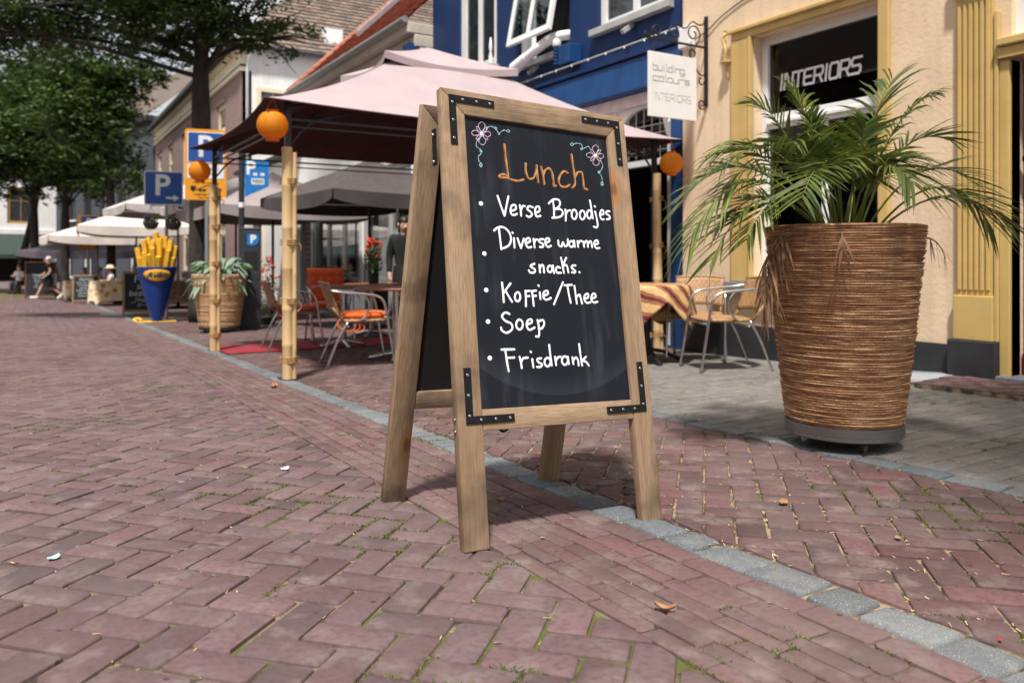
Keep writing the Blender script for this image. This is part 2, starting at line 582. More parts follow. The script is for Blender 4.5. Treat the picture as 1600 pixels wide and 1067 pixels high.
def brick_shape(mb, poly, zf, near, crown=0.0015, depth=0.03, bev=0.006, r_rng=rnd):
    """A paving brick: worn, rounded top edges above straight sides; zf gives the height of its top."""
    if near:
        poly = round_poly(poly, 0.007, r_rng)
    n = len(poly)
    rings = [(0.0, -depth), (0.0, -bev)] + ([(bev * 0.45, -bev * 0.28)] if near else []) + [(bev * 1.25, 0.0)]
    vs, fs = [], []
    for d, dz in rings:
        pp = inset_poly(poly, d) if d else poly
        for q in pp:
            jz = r_rng.uniform(-0.0007, 0.0007) if near and dz > -0.02 else 0
            vs.append((q[0], q[1], zf(q[0], q[1]) + dz + jz))
    for k in range(len(rings) - 1):
        for i in range(n):
            fs.append((k * n + i, k * n + (i + 1) % n, (k + 1) * n + (i + 1) % n, (k + 1) * n + i))
    b = (len(rings) - 1) * n
    if near:
        cx = sum(q[0] for q in poly) / n
        cy = sum(q[1] for q in poly) / n
        vs.append((cx, cy, zf(cx, cy) + crown))
        for i in range(n):
            fs.append((b + i, b + (i + 1) % n, len(vs) - 1))
    else:
        fs.append(tuple(range(b, b + n)))
    mb.add(vs, fs)

JOINTS = []   # points on joints near the camera, for moss and grass
def pave(parent, part_name, polys, m, limit=300, lift=0.0, bev=0.006, uneven=1.0, stuff_name=None, crown=0.0015):
    items = []
    for poly in polys:
        ct = sum(p[0] for p in poly) / len(poly)
        cs = sum(p[1] for p in poly) / len(poly)
        q = cam_px(ct, cs, ground_z(ct, cs))
        seen = q is not None and -40 < q[0] < 1640 and 380 < q[1] < 1110
        items.append((0 if seen else 1, q[2] if q else 99, ct, cs, poly))
    items.sort(key=lambda a: (a[0], a[1]))
    rest = MB()
    pool = {}
    for k, (hid, dist, ct, cs, poly) in enumerate(items):
        dz = lift + rnd.gauss(0, 0.0011) * uneven
        ax = rnd.gauss(0, 0.009) * uneven
        ay = rnd.gauss(0, 0.009) * uneven
        c1 = -0.04 if ct < 1.8 and ct > -2.2 else 0.0
        if hid == 0 and k < limit:
            e = poly[0], poly[1]
            ang = math.atan2(poly[1][1] - poly[0][1], poly[1][0] - poly[0][0])
            full = len(poly) == 4
            sz = (round(math.dist(poly[0], poly[1]), 3), round(math.dist(poly[1], poly[2]), 3)) if full else None
            ca_, sa_ = math.cos(-ang), math.sin(-ang)
            loc = [((p[0] - ct) * ca_ - (p[1] - cs) * sa_, (p[0] - ct) * sa_ + (p[1] - cs) * ca_) for p in poly]
            key = sz
            if key is None or key not in pool or len(pool[key]) < 7:
                mb = MB()
                brick_shape(mb, loc, lambda x, y: 0.0, True, crown=crown, bev=bev)
                me = mb.mesh(part_name, m, smooth='auto')
                if key is not None:
                    pool.setdefault(key, []).append(me)
            else:
                me = rnd.choice(pool[key])
            o = bpy.data.objects.new(part_name, me)
            col.objects.link(o)
            o.parent = parent
            nrm = Vector((-(c1 + ax), -(-0.025 + ay), 1)).normalized()
            rot = Vector((0, 0, 1)).rotation_difference(nrm).to_matrix() @ Matrix.Rotation(ang, 3, 'Z')
            o.rotation_euler = rot.to_euler()
            o.location = (ct, cs, ground_z(ct, cs) + dz)
        else:
            gz = ground_z(ct, cs)
            sy = -0.025 if cs < 36 else 0
            brick_shape(rest, poly, lambda x, y: gz + dz + (c1 + ax) * (x - ct) + (sy + ay) * (y - cs), hid == 0 and dist < 3.2, crown=crown, bev=bev)
        if hid == 0 and dist < 6.5:
            n = len(poly)
            for i in range(n):
                a, b = poly[i], poly[(i + 1) % n]
                L = math.dist(a, b)
                nn = max(1, int(L / 0.012))
                for j in range(nn):
                    u = (j + rnd.random()) / nn
                    JOINTS.append((a[0] + (b[0] - a[0]) * u, a[1] + (b[1] - a[1]) * u, dist))
    if rest.v:
        o = rest.build(stuff_name or part_name + 's', m, parent, kind='stuff')

def rect(cx, cy, ang, L, W, jit=0.0):
    cx += rnd.gauss(0, jit); cy += rnd.gauss(0, jit); ang += rnd.gauss(0, jit * 4)
    L += rnd.gauss(0, jit * 0.8); W += rnd.gauss(0, jit * 0.6)
    c, s = math.cos(ang), math.sin(ang)
    return [(cx + x * c - y * s, cy + x * s + y * c) for x, y in ((-L / 2, -W / 2), (L / 2, -W / 2), (L / 2, W / 2), (-L / 2, W / 2))]

def herringbone(t0, t1, s0, s1, W=0.102, gap=0.0075, keep=None):
    """90-degree herringbone turned 45 degrees to the street, cut along its borders."""
    a = math.radians(-45)
    ca_, sa_ = math.cos(a), math.sin(a)
    out = []
    n = int((abs(t1 - t0) + abs(s1 - s0)) / W) + 6
    seen = set()
    ox, oy = t0, s0
    for i in range(-n, n):
        for k in range(-n // 4 - 2, n // 4 + 3):
            for kind in (0, 1):
                # horizontal brick starts at column i + 4k on row i; its upright neighbour follows it
                if kind == 0:
                    x, y, L, H_ = i + 4 * k, i, 2, 1
                else:
                    x, y, L, H_ = i + 4 * k + 2, i - 1, 1, 2
                cx, cy = (x + L / 2) * W, (y + H_ / 2) * W
                tx, ty = ox + cx * ca_ - cy * sa_, oy + cx * sa_ + cy * ca_
                if not (t0 - 0.2 < tx < t1 + 0.2 and s0 - 0.2 < ty < s1 + 0.2):
                    continue
                ang = a + (0 if kind == 0 else math.pi / 2)
                p = rect(tx, ty, ang, 2 * W - gap, W - gap, 0.0013)
                for ax_, val, less in ((0, t0 + gap / 2, False), (0, t1 - gap / 2, True), (1, s0, False), (1, s1, True)):
                    if p:
                        p = clip_poly(p, ax_, val, less)
                if p and len(p) >= 3 and area(p) > 0.0012:
                    q = [p[0]]
                    for z in p[1:]:
                        if math.dist(z, q[-1]) > 0.008:
                            q.append(z)
                    if math.dist(q[0], q[-1]) < 0.008:
                        q.pop()
                    if len(q) >= 3 and (keep is None or keep(tx, ty)):
                        out.append(q)
    return out

pave(street, 'brick', herringbone(-3.1, 1.195, 0.3, 45), M_brick, bev=0.006, uneven=1.3)
pave(pavement, 'brick', herringbone(1.872, 3.13, 0.3, 6.35) + herringbone(1.872, 7.4, 6.35, 45), M_brick_walk, bev=0.006, uneven=1.2)

rows = []
edges = [1.195, 1.258, 1.320, 1.384, 1.448, 1.508, 1.610, 1.712]
for k in range(7):
    s = 0.3 - rnd.uniform(0, 0.2)
    while s < 45:
        L = 0.205 + rnd.gauss(0, 0.004)
        g = 0.0035 if k < 5 else 0.010
        rows.append(rect((edges[k] + edges[k + 1]) / 2, s + L / 2, math.pi / 2, L - (0.004 if k < 5 else 0.007), edges[k + 1] - edges[k] - g, 0.0009))
        s += L
pave(gutter, 'brick', rows, M_clinker, bev=0.004, uneven=0.7)

setts = []
s = 0.25
while s < 45:
    L = rnd.uniform(0.135, 0.215)
    p = rect(1.792 + rnd.gauss(0, 0.004), s + L / 2, math.pi / 2, L - 0.014, 0.142 + rnd.gauss(0, 0.006), 0.002)
    p = [(x + rnd.gauss(0, 0.005), y + rnd.gauss(0, 0.005)) for x, y in p]
    setts.append(p)
    s += L
pave(kerb, 'kerb_stone', setts, M_sett, lift=0.003, bev=0.011, uneven=1.6, crown=0.004)

grey = []
s = 0.2
while s < 6.28:
    L = rnd.uniform(0.17, 0.23)
    p = rect(3.195, s + L / 2, math.pi / 2, L - 0.010, 0.118, 0.0015)
    grey.append([(x + rnd.gauss(0, 0.003), y + rnd.gauss(0, 0.003)) for x, y in p])
    s += L
pave(forecourt, 'border_stone', grey, M_sett, lift=0.001, bev=0.006, uneven=1.0)
grey = []
row = 0
s = 0.2
while s < 6.25:
    t = 3.262 - (0.107 if row % 2 else 0)
    while t < 5.98:
        p = rect(t + 0.107, s + 0.0535, 0, 0.2085, 0.1015, 0.0011)
        p = clip_poly(p, 0, 3.262, False)
        p = clip_poly(p, 0, 5.985, True) if p else p
        ramp_zone = (t > 5.35 and s < 3.45)
        if p and len(p) >= 3 and area(p) > 0.003 and not ramp_zone:
            grey.append(p)
        t += 0.214
    s += 0.107
    row += 1
pave(forecourt, 'paver', grey, M_grey, bev=0.0035, uneven=0.8)

# moss, grass and dry litter in the joints
def moss_here(t, s):
    return noise.noise(Vector((t * 2.1, s * 2.1, 3.3))) + 0.5 * noise.noise(Vector((t * 7, s * 7, 9.1)))
grass = MB()
straw = MB()
for (t, s, d) in JOINTS:
    v = moss_here(t, s)
    bias = 0.0
    if t < 1.2 and 0.5 < t and s < 2.9:
        bias = 0.20
    elif t > 1.9 and s < 2.2:
        bias = 0.02
    elif 1.2 < t < 1.9:
        bias = -0.08
    else:
        bias = -0.12
    z0 = ground_z(t, s) - 0.006
    if v + bias > 0.33 and rnd.random() < 0.8:
        for k in range(4):
            a = rnd.uniform(0, 6.283)
            h = rnd.uniform(0.006, 0.013) * (1.0 + 0.8 * max(0, v + bias - 0.5))
            w = rnd.uniform(0.0011, 0.002)
            dx, dy = math.cos(a), math.sin(a)
            lx, ly = rnd.gauss(0, 0.007), rnd.gauss(0, 0.007)
            bx, by = t + rnd.gauss(0, 0.0035), s + rnd.gauss(0, 0.0035)
            grass.add([(bx - dx * w, by - dy * w, z0), (bx + dx * w, by + dy * w, z0), (bx + lx * 0.5 + dx * w * .7, by + ly * 0.5 + dy * w * .7, z0 + h * 0.7), (bx + lx, by + ly, z0 + h)], [(0, 1, 2), (0, 2, 3)])
    elif rnd.random() < (0.13 if t > 1.8 else 0.02) and noise.noise(Vector((t * 3.3, s * 3.3, 20))) > -0.05:
        a = rnd.uniform(0, 6.283)
        L = rnd.uniform(0.004, 0.012)
        w = rnd.uniform(0.0008, 0.0018)
        dx, dy = math.cos(a), math.sin(a)
        z = ground_z(t, s) - rnd.uniform(0.0, 0.006)
        straw.add([(t - dx * L - dy * w, s - dy * L + dx * w, z), (t - dx * L + dy * w, s - dy * L - dx * w, z), (t + dx * L + dy * w, s + dy * L - dx * w, z + 0.003), (t + dx * L - dy * w, s + dy * L + dx * w, z + 0.002)], [(0, 1, 2, 3)])
M_grass = mat('joint_grass', (0.085, 0.13, 0.025), (0.19, 0.18, 0.055), rough=0.7, scale=5, trans=0.3, island=0.3)
M_straw = mat('dry_litter', (0.40, 0.26, 0.12), (0.50, 0.36, 0.2), rough=0.9, scale=15, island=0.35)
o = grass.build('joint_grass', M_grass, kind='stuff')
tag(o, 'short green grass and moss growing in the brick joints', 'grass')
o = straw.build('dry_litter', M_straw, kind='stuff')
tag(o, 'dry straw coloured plant litter lying in the paving joints', 'litter')

# small litter lying on the paving
def litter(kind, label, t, s, L, W, m, curl=0.3, rz=0.0):
    mb = MB()
    mb.grid(lambda u, v: ((u - .5) * L, (v - .5) * W * (1 - (2 * u - 1) ** 2 * 0.7), curl * L * (abs(2 * v - 1) ** 2 * 0.3 + abs(2 * u - 1) ** 2 * 0.4) + 0.002), 6, 4)
    o = mb.build(kind, m, smooth=True, loc=on_ground(t, s, 0.003), rot=(rnd.uniform(-.1, .1), rnd.uniform(-.1, .1), rz))
    tag(o, label, 'leaf' if 'leaf' in kind else 'scrap')
    so = o.modifiers.new('solid', 'SOLIDIFY'); so.thickness = 0.0012
M_leaf_dry = mat('dry_leaf', (0.25, 0.11, 0.05), (0.36, 0.19, 0.09), scale=60)
M_scrap_w = mat('paper_white', (0.75, 0.75, 0.72), rough=0.7)
M_scrap_b = mat('scrap_teal', (0.36, 0.58, 0.58), rough=0.5)
M_scrap_r = mat('scrap_red', (0.45, 0.03, 0.03), rough=0.5)
litter('dry_leaf', 'curled brown leaf in front of the near right pot, beside the sandwich board foot', 2.33, 1.95, 0.045, 0.03, M_leaf_dry, 0.5, 0.5)
litter('dry_leaf', 'brown leaf on the bricks between the bamboo post and the sandwich board', 1.58, 6.05, 0.10, 0.05, M_leaf_dry, 0.5, 1.2)
litter('dry_leaf', 'small twig-like brown leaf on the gutter bricks near the photo bottom', 1.33, 1.47, 0.05, 0.018, M_leaf_dry, 0.5, 2.2)
litter('dry_leaf', 'dark brown leaf between the front legs of the sandwich board', 1.48, 2.52, 0.035, 0.02, M_leaf_dry, 0.5, 0.2)
litter('paper_scrap', 'white scrap on the street bricks left of the sandwich board', 0.92, 3.35, 0.035, 0.028, M_scrap_w, 0.4, 0.3)
litter('plastic_scrap', 'pale teal scrap on the street bricks at the far left foreground', 0.06, 2.55, 0.035, 0.022, M_scrap_b, 0.4, 0.6)
litter('paper_scrap', 'tan scrap on the pavement bricks right of the granite setts', 2.32, 1.50, 0.032, 0.015, M_straw, 0.4, 0.9)
litter('plastic_scrap', 'tiny red scrap beside the nearest granite sett', 1.885, 0.97, 0.012, 0.008, M_scrap_r, 0.2, 0.4)

# ================================================================== SANDWICH BOARD
def wood_mat(name, c1, c2, dark, axis='Z', rough=0.75):
    m = bpy.data.materials.new(name)
    m.use_nodes = True
    N, L = m.node_tree.nodes, m.node_tree.links
    b = N['Principled BSDF']
    b.inputs['Roughness'].default_value = rough
    b.inputs['Specular IOR Level'].default_value = 0.25
    tc = N.new('ShaderNodeTexCoord'); oi = N.new('ShaderNodeObjectInfo')
    ad = N.new('ShaderNodeVectorMath'); ad.operation = 'MULTIPLY_ADD'
    ad.inputs[1].default_value = (9.0, 5.0, 7.0)
    L.new(oi.outputs['Random'], ad.inputs[0]); L.new(tc.outputs['Object'], ad.inputs[2])
    mp = N.new('ShaderNodeMapping')
    sc = {'Z': (1, 1, 0.085), 'X': (0.085, 1, 1), 'Y': (1, 0.085, 1)}[axis]
    mp.inputs['Scale'].default_value = sc
    L.new(ad.outputs[0], mp.inputs['Vector'])
    def nz(s, d, v, dist=0.0):
        n = N.new('ShaderNodeTexNoise'); n.inputs['Scale'].default_value = s; n.inputs['Detail'].default_value = d
        n.inputs['Distortion'].default_value = dist
        L.new(v, n.inputs['Vector']); return n
    grain = nz(170, 8, mp.outputs['Vector'], 0.3)
    band = nz(14, 4, mp.outputs['Vector'], 1.2)
    stain = nz(5, 4, ad.outputs[0])
    fine = nz(260, 3, mp.outputs['Vector'])
    r1 = N.new('ShaderNodeValToRGB'); r1.color_ramp.elements[0].position = 0.35; r1.color_ramp.elements[1].position = 0.68
    r1.color_ramp.elements[0].color = c4(c1); r1.color_ramp.elements[1].color = c4(c2); L.new(band.outputs['Fac'], r1.inputs['Fac'])
    def mix(fs, lo, hi, a, bb, amt=1.0):
        r = N.new('ShaderNodeMapRange'); r.inputs['From Min'].default_value = lo; r.inputs['From Max'].default_value = hi; r.inputs['To Max'].default_value = amt
        L.new(fs, r.inputs['Value'])
        x = N.new('ShaderNodeMix'); x.data_type = 'RGBA'; L.new(r.outputs[0], x.inputs[0]); L.new(a, x.inputs[6]); x.inputs[7].default_value = c4(bb)
        return x.outputs[2]
    c = mix(grain.outputs['Fac'], 0.47, 0.60, r1.outputs['Color'], tuple(q * 0.52 for q in c1), 0.5)
    c = mix(stain.outputs['Fac'], 0.52, 0.70, c, dark, 0.72)
    # knots: sparse round dark eyes with a warm ring
    kv = N.new('ShaderNodeMapping'); kv.inputs['Scale'].default_value = {'Z': (6, 6, 2.6), 'X': (2.6, 6, 6), 'Y': (6, 2.6, 6)}[axis]
    L.new(ad.outputs[0], kv.inputs['Vector'])
    vo = N.new('ShaderNodeTexVoronoi'); vo.inputs['Scale'].default_value = 1.0; L.new(kv.outputs['Vector'], vo.inputs['Vector'])
    c = mix(vo.outputs['Distance'], 0.21, 0.12, c, (0.30, 0.14, 0.05), 0.9)
    c = mix(vo.outputs['Distance'], 0.09, 0.05, c, (0.12, 0.06, 0.03), 0.8)
    L.new(c, b.inputs['Base Color'])
    bp = N.new('ShaderNodeBump'); bp.inputs['Strength'].default_value = 0.45; bp.inputs['Distance'].default_value = 0.002
    sm = N.new('ShaderNodeMath'); sm.operation = 'ADD'; L.new(grain.outputs['Fac'], sm.inputs[0]); L.new(fine.outputs['Fac'], sm.inputs[1])
    L.new(sm.outputs[0], bp.inputs['Height']); L.new(bp.outputs['Normal'], b.inputs['Normal'])
    return m

WOOD = dict(c1=(0.350, 0.240, 0.150), c2=(0.245, 0.160, 0.095), dark=(0.085, 0.062, 0.046))
M_woodZ = wood_mat('weathered_wood_upright', axis='Z', **WOOD)
M_woodX = wood_mat('weathered_wood_rail', axis='X', **WOOD)
M_bracket = mat('black_steel', (0.008, 0.008, 0.009), (0.014, 0.014, 0.014), rough=0.65, scale=40, spec=0.12)
M_screw = mat('zinc_screw', (0.35, 0.35, 0.36), rough=0.35, metal=0.9)
M_white_paint = mat('white_marker', (0.82, 0.83, 0.86), (0.74, 0.75, 0.79), rough=0.6, scale=60)
M_copper = mat('copper_marker', (0.33, 0.135, 0.04), (0.16, 0.055, 0.016), rough=0.42, scale=55, metal=0.25, lo=0.3, hi=0.7)
M_pink_chalk = mat('pink_chalk', (0.66, 0.48, 0.60), rough=0.9, scale=90)
M_teal_chalk = mat('teal_chalk', (0.36, 0.62, 0.66), rough=0.9, scale=90)

def slate_mat():
    m = bpy.data.materials.new('chalkboard_slate')
    m.use_nodes = True
    N, L = m.node_tree.nodes, m.node_tree.links
    b = N['Principled BSDF']
    b.inputs['Specular IOR Level'].default_value = 0.10
    tc = N.new('ShaderNodeTexCoord')
    mp = N.new('ShaderNodeMapping'); mp.inputs['Scale'].default_value = (1, 1, 0.10); L.new(tc.outputs['Object'], mp.inputs['Vector'])
    s1 = N.new('ShaderNodeTexNoise'); s1.inputs['Scale'].default_value = 26; s1.inputs['Detail'].default_value = 5; L.new(mp.outputs['Vector'], s1.inputs['Vector'])
    s2 = N.new('ShaderNodeTexNoise'); s2.inputs['Scale'].default_value = 4; s2.inputs['Detail'].default_value = 4; L.new(tc.outputs['Object'], s2.inputs['Vector'])
    s3 = N.new('ShaderNodeTexNoise'); s3.inputs['Scale'].default_value = 240; s3.inputs['Detail'].default_value = 2; L.new(tc.outputs['Object'], s3.inputs['Vector'])
    # one wide wiping arc left by a sponge near the bottom
    sp = N.new('ShaderNodeSeparateXYZ'); L.new(tc.outputs['Object'], sp.inputs[0])
    vm = N.new('ShaderNodeVectorMath'); vm.operation = 'DISTANCE'
    cb = N.new('ShaderNodeCombineXYZ'); L.new(sp.outputs['X'], cb.inputs[0]); L.new(sp.outputs['Z'], cb.inputs[2])
    vm.inputs[1].default_value = (0.02, 0, 0.98); L.new(cb.outputs[0], vm.inputs[0])
    def rng(src, a, bb, to):
        r = N.new('ShaderNodeMapRange'); r.inputs['From Min'].default_value = a; r.inputs['From Max'].default_value = bb; r.inputs['To Max'].default_value = to
        L.new(src, r.inputs['Value']); return r.outputs[0]
    def ma(op, a, bb):
        x = N.new('ShaderNodeMath'); x.operation = op
        for i, q in enumerate((a, bb)):
            if isinstance(q, float): x.inputs[i].default_value = q
            else: L.new(q, x.inputs[i])
        return x.outputs[0]
    arc = ma('MULTIPLY', rng(vm.outputs['Value'], 0.470, 0.532, 1.0), rng(vm.outputs['Value'], 0.537, 0.533, 0.12))
    streak = ma('MULTIPLY', rng(s1.outputs['Fac'], 0.5, 0.78, 0.34), rng(s2.outputs['Fac'], 0.40, 0.65, 1.0))
    speck = rng(s3.outputs['Fac'], 0.73, 0.78, 0.10)
    f = ma('ADD', ma('ADD', streak, arc), speck)
    mx = N.new('ShaderNodeMix'); mx.data_type = 'RGBA'; L.new(f, mx.inputs[0])
    mx.inputs[6].default_value = (0.0125, 0.0145, 0.0195, 1); mx.inputs[7].default_value = (0.10, 0.115, 0.14, 1)
    L.new(mx.outputs[2], b.inputs['Base Color'])
    rr = N.new('ShaderNodeMapRange'); rr.inputs['To Min'].default_value = 0.42; rr.inputs['To Max'].default_value = 0.68; L.new(s2.outputs['Fac'], rr.inputs['Value']); L.new(rr.outputs[0], b.inputs['Roughness'])
    return m
M_slate = slate_mat()
M_slate_back = mat('board_back_black', (0.006, 0.006, 0.007), rough=0.7)

board = thing('sandwich_board', 'large wooden sandwich board with black chalkboard lunch menu standing on the street bricks', 'sandwich board',
              (1.475, 2.40, -0.051), rot=(-math.atan(0.025), R(2.4), 0))
LEAN = math.atan2(0.25, 1.44)
# one leaf is built flat: x across, z up its length, y the thickness (0 = outer face, + = inwards)
HW, SW, TH = 0.385, 0.086, 0.034
V_TOP, V_RAIL0, V_RAIL1, V_IN = 1.458, 0.350, 0.415, 1.384
def leaf_frame(front):
    pivot = bpy.data.objects.new('front_leaf' if front else 'rear_leaf', None)
    return pivot
def build_leaf(front):
    sgn = 1 if front else -1
    M = Matrix.Translation((0.004, -0.33 if front else 0.33, 0)) @ Matrix.Rotation(-LEAN if front else LEAN, 4, 'X')
    if not front:
        M = M @ Matrix.Rotation(math.pi, 4, 'Z')
    hw = HW
    def put(mb, name, m, **k):
        o = mb.build(name, m, board, **k)
        o.matrix_local = M
        return o
    top = V_TOP if front else V_TOP - 0.028
    for sx in (-1, 1):
        mb = MB()
        # upright with a mitred head; cut level at the foot
        x0, x1 = sx * hw, sx * (hw - SW)
        foot = 0.010 if front else 0.0
        pts = [(x0, 0.0), (x1, 0.0), (x1, top - SW), (x0, top)]
        if sx > 0:
            pts = pts[::-1]
        n = 4
        drop = math.tan(LEAN) * TH
        vs = [(p[0], 0.0, p[1]) for p in pts] + [(p[0], TH, p[1] - (drop if p[1] == 0.0 else 0)) for p in pts]
        vs = [(x, y, z + 0.004) for x, y, z in vs]
        fs = [(0, 1, 2, 3), (7, 6, 5, 4)] + [(i, 4 + i, 4 + (i + 1) % 4, (i + 1) % 4) for i in range(4)]
        mb.add(vs, fs)
        put(mb, 'stile', M_woodZ, bevel=0.004, seg=2, smooth='auto')
    mb = MB()
    pts = [(-hw + 0.0012, top), (hw - 0.0012, top), (hw - SW, top - SW + 0.0012), (-hw + SW, top - SW + 0.0012)]
    vs = [(p[0], 0.0007, p[1] + 0.004) for p in pts] + [(p[0], TH - 0.001, p[1] + 0.004) for p in pts]
    mb.add(vs, [(3, 2, 1, 0), (4, 5, 6, 7)] + [(i, (i + 1) % 4, 4 + (i + 1) % 4, 4 + i) for i in range(4)])
    put(mb, 'top_rail', M_woodX, bevel=0.004, seg=2, smooth='auto')
    mb = MB()
    mb.box(-hw + SW + 0.001, hw - SW - 0.001, 0.001, TH - 0.002, V_RAIL0, V_RAIL1)
    put(mb, 'bottom_rail', M_woodX, bevel=0.0035, seg=2, smooth='auto')
    mb = MB()
    mb.box(-hw + SW - 0.008, hw - SW + 0.008, 0.012, 0.018, V_RAIL1 - 0.008, V_TOP - SW + 0.008 - (0 if front else .03))
    panel = put(mb, 'chalkboard', M_slate if front else M_slate_back)
    for bx, bz, dx, dz in ((-1, 1, 1, -1), (1, 1, -1, -1), (-1, -1, 1, 1), (1, -1, -1, 1)):
        # flat L-shaped corner plates with six screws
        cx = bx * (hw - 0.028)
        cz = (top - 0.018) if bz > 0 else V_RAIL0 + 0.022
        if not front:
            cz -= 0.0
        w = 0.0245
        A_ = 0.172
        mb = MB()
        poly = [(0, 0), (A_, 0), (A_, w), (w, w), (w, A_), (0, A_)]
        pp = [(cx + dx * a, cz + dz * b_) for a, b_ in poly]
        if dx * dz < 0:
            pp = pp[::-1]
        Mp = Matrix(((1, 0, 0, 0), (0, 0, -1, 0), (0, 1, 0, 0), (0, 0, 0, 1)))
        mb.prism(pp, -0.001, 0.0032, Mp)
        br = put(mb, 'corner_bracket', M_bracket)
        br_inv = br.matrix_local.inverted()
        mb = MB()
        for a, b_ in ((0.052, w / 2), (0.104, w / 2), (0.156, w / 2), (w / 2, 0.026), (w / 2, 0.088), (w / 2, 0.150)):
            px_, pz_ = cx + dx * a, cz + dz * b_
            ring = [(px_ + 0.0046 * math.cos(k * math.pi / 5), -0.0036, pz_ + 0.0046 * math.sin(k * math.pi / 5)) for k in range(10)]
            ring2 = [(px_ + 0.0034 * math.cos(k * math.pi / 5), -0.0050, pz_ + 0.0034 * math.sin(k * math.pi / 5)) for k in range(10)]
            ring3 = [(px_ + 0.0018 * math.cos(k * math.pi / 5), -0.0040, pz_ + 0.0018 * math.sin(k * math.pi / 5)) for k in range(10)]
            mb.add(ring + ring2 + ring3, [(k, (k + 1) % 10, 10 + (k + 1) % 10, 10 + k) for k in range(10)] + [(10 + k, 10 + (k + 1) % 10, 20 + (k + 1) % 10, 20 + k) for k in range(10)] + [tuple(range(20, 30))])
        so = mb.build('screw', M_screw, br, smooth=True, kind='stuff')
    return M, panel

M_front, panel = build_leaf(True)
build_leaf(False)
# hinge strap and stay screws on the left side, chain between the leaves
mb = MB()
mb.bar((-0.391, -0.078, 1.18), (-0.391, -0.062, 1.30), 0.006, 0.022, up=(0, 1, 0))
mb.build('hinge_strap', M_bracket, board)
mb = MB()
for (y, z) in ((-0.078, 1.19), (-0.066, 1.28)):
    mb.ball((-0.396, y, z), 0.006)
for z in (0.38, 0.345):
    yy = -0.33 + math.tan(LEAN) * z + 0.017
    mb.ball((-0.383, yy, z), (0.004, 0.005, 0.005))
mb.build('hinge_screw', M_screw, board, smooth=True, kind='stuff')
def chain(p0, p1, sag, n, name):
    mb = MB()
    p0, p1 = Vector(p0), Vector(p1)
    prev = None
    for i in range(n):
        u = (i + 0.5) / n
        p = p0.lerp(p1, u) - Vector((0, 0, sag * 4 * u * (1 - u)))
        u2 = u + 0.5 / n
        q = p0.lerp(p1, u2) - Vector((0, 0, sag * 4 * u2 * (1 - u2)))
        d = (q - p).normalized()
        side = d.cross(Vector((0, 0, 1))).normalized()
        if i % 2:
            side = d.cross(side)
        ring = [p + d * (0.0085 * math.cos(k * math.pi / 4)) + side * (0.0042 * math.sin(k * math.pi / 4)) for k in range(8)]
        mb.tube(ring, 0.0012, 4, closed=True)
    mb.build(name, M_bracket, board, kind='stuff')
chain((-0.24, -0.265, 0.352), (0.16, 0.262, 0.352), 0.055, 52, 'chain')

# hand lettering, painted on the slate as slightly raised strokes
def strokes(name, data, w, m, var=0.0, closed=False, mtx=None, lift=0.0, thick=0.16):
    mb = MB()
    for st in data:
        pts = [(x / 2000.0, 0.0, z / 2000.0) for x, z in st]
        pts = catmull(pts, 5) if len(pts) > 2 else [Vector(pts[0]).lerp(Vector(pts[-1]), k / 4) for k in range(5)]
        n = len(pts)
        rs = []
        for i in range(n):
            e = min(i, n - 1 - i)
            r = w * (1 + var * math.sin(i * 0.9 + len(mb.v)))
            rs.append(r)
        # round the ends
        d0 = (pts[0] - pts[1]).normalized() if (pts[0] - pts[1]).length > 1e-7 else Vector((1, 0, 0))
        d1 = (pts[-1] - pts[-2]).normalized() if (pts[-1] - pts[-2]).length > 1e-7 else Vector((1, 0, 0))
        pts = [pts[0] + d0 * w * 0.85, pts[0] + d0 * w * 0.5] + pts + [pts[-1] + d1 * w * 0.5, pts[-1] + d1 * w * 0.85]
        rs = [w * 0.45, w * 0.85] + rs + [w * 0.85, w * 0.45]
        off = 0.0120 - 0.0002 - lift + rnd.uniform(-0.0001, 0.0001)
        pts = [Vector((p.x, off, p.z)) for p in pts]
        mb.tube(pts, rs, 8, flat=((0, -1, 0), thick))
    return mb.build(name, m, panel, smooth=True, kind='stuff')
STROKE_COP = [[(-291,2589),(-289,2517),(-285,2444),(-279,2359)],[(-279,2359),(-310,2374),(-346,2364),(-342,2350),(-292,2352),(-252,2342),(-201,2339),(-157,2353)],[(-129,2470),(-133,2414),(-116,2366),(-79,2369),(-49,2414),(-39,2466)],[(-39,2466),(-40,2396),(-36,2346)],[(-3,2460),(8,2401),(13,2336)],[(7,2391),(27,2435),(61,2455),(86,2427),(92,2372),(93,2330),(110,2333)],[(222,2436),(192,2447),(156,2415),(138,2367),(153,2333),(197,2333),(230,2352)],[(269,2580),(273,2503),(279,2427),(278,2361),(253,2332)],[(283,2409),(310,2450),(344,2453),(354,2406),(355,2339),(383,2330)]]
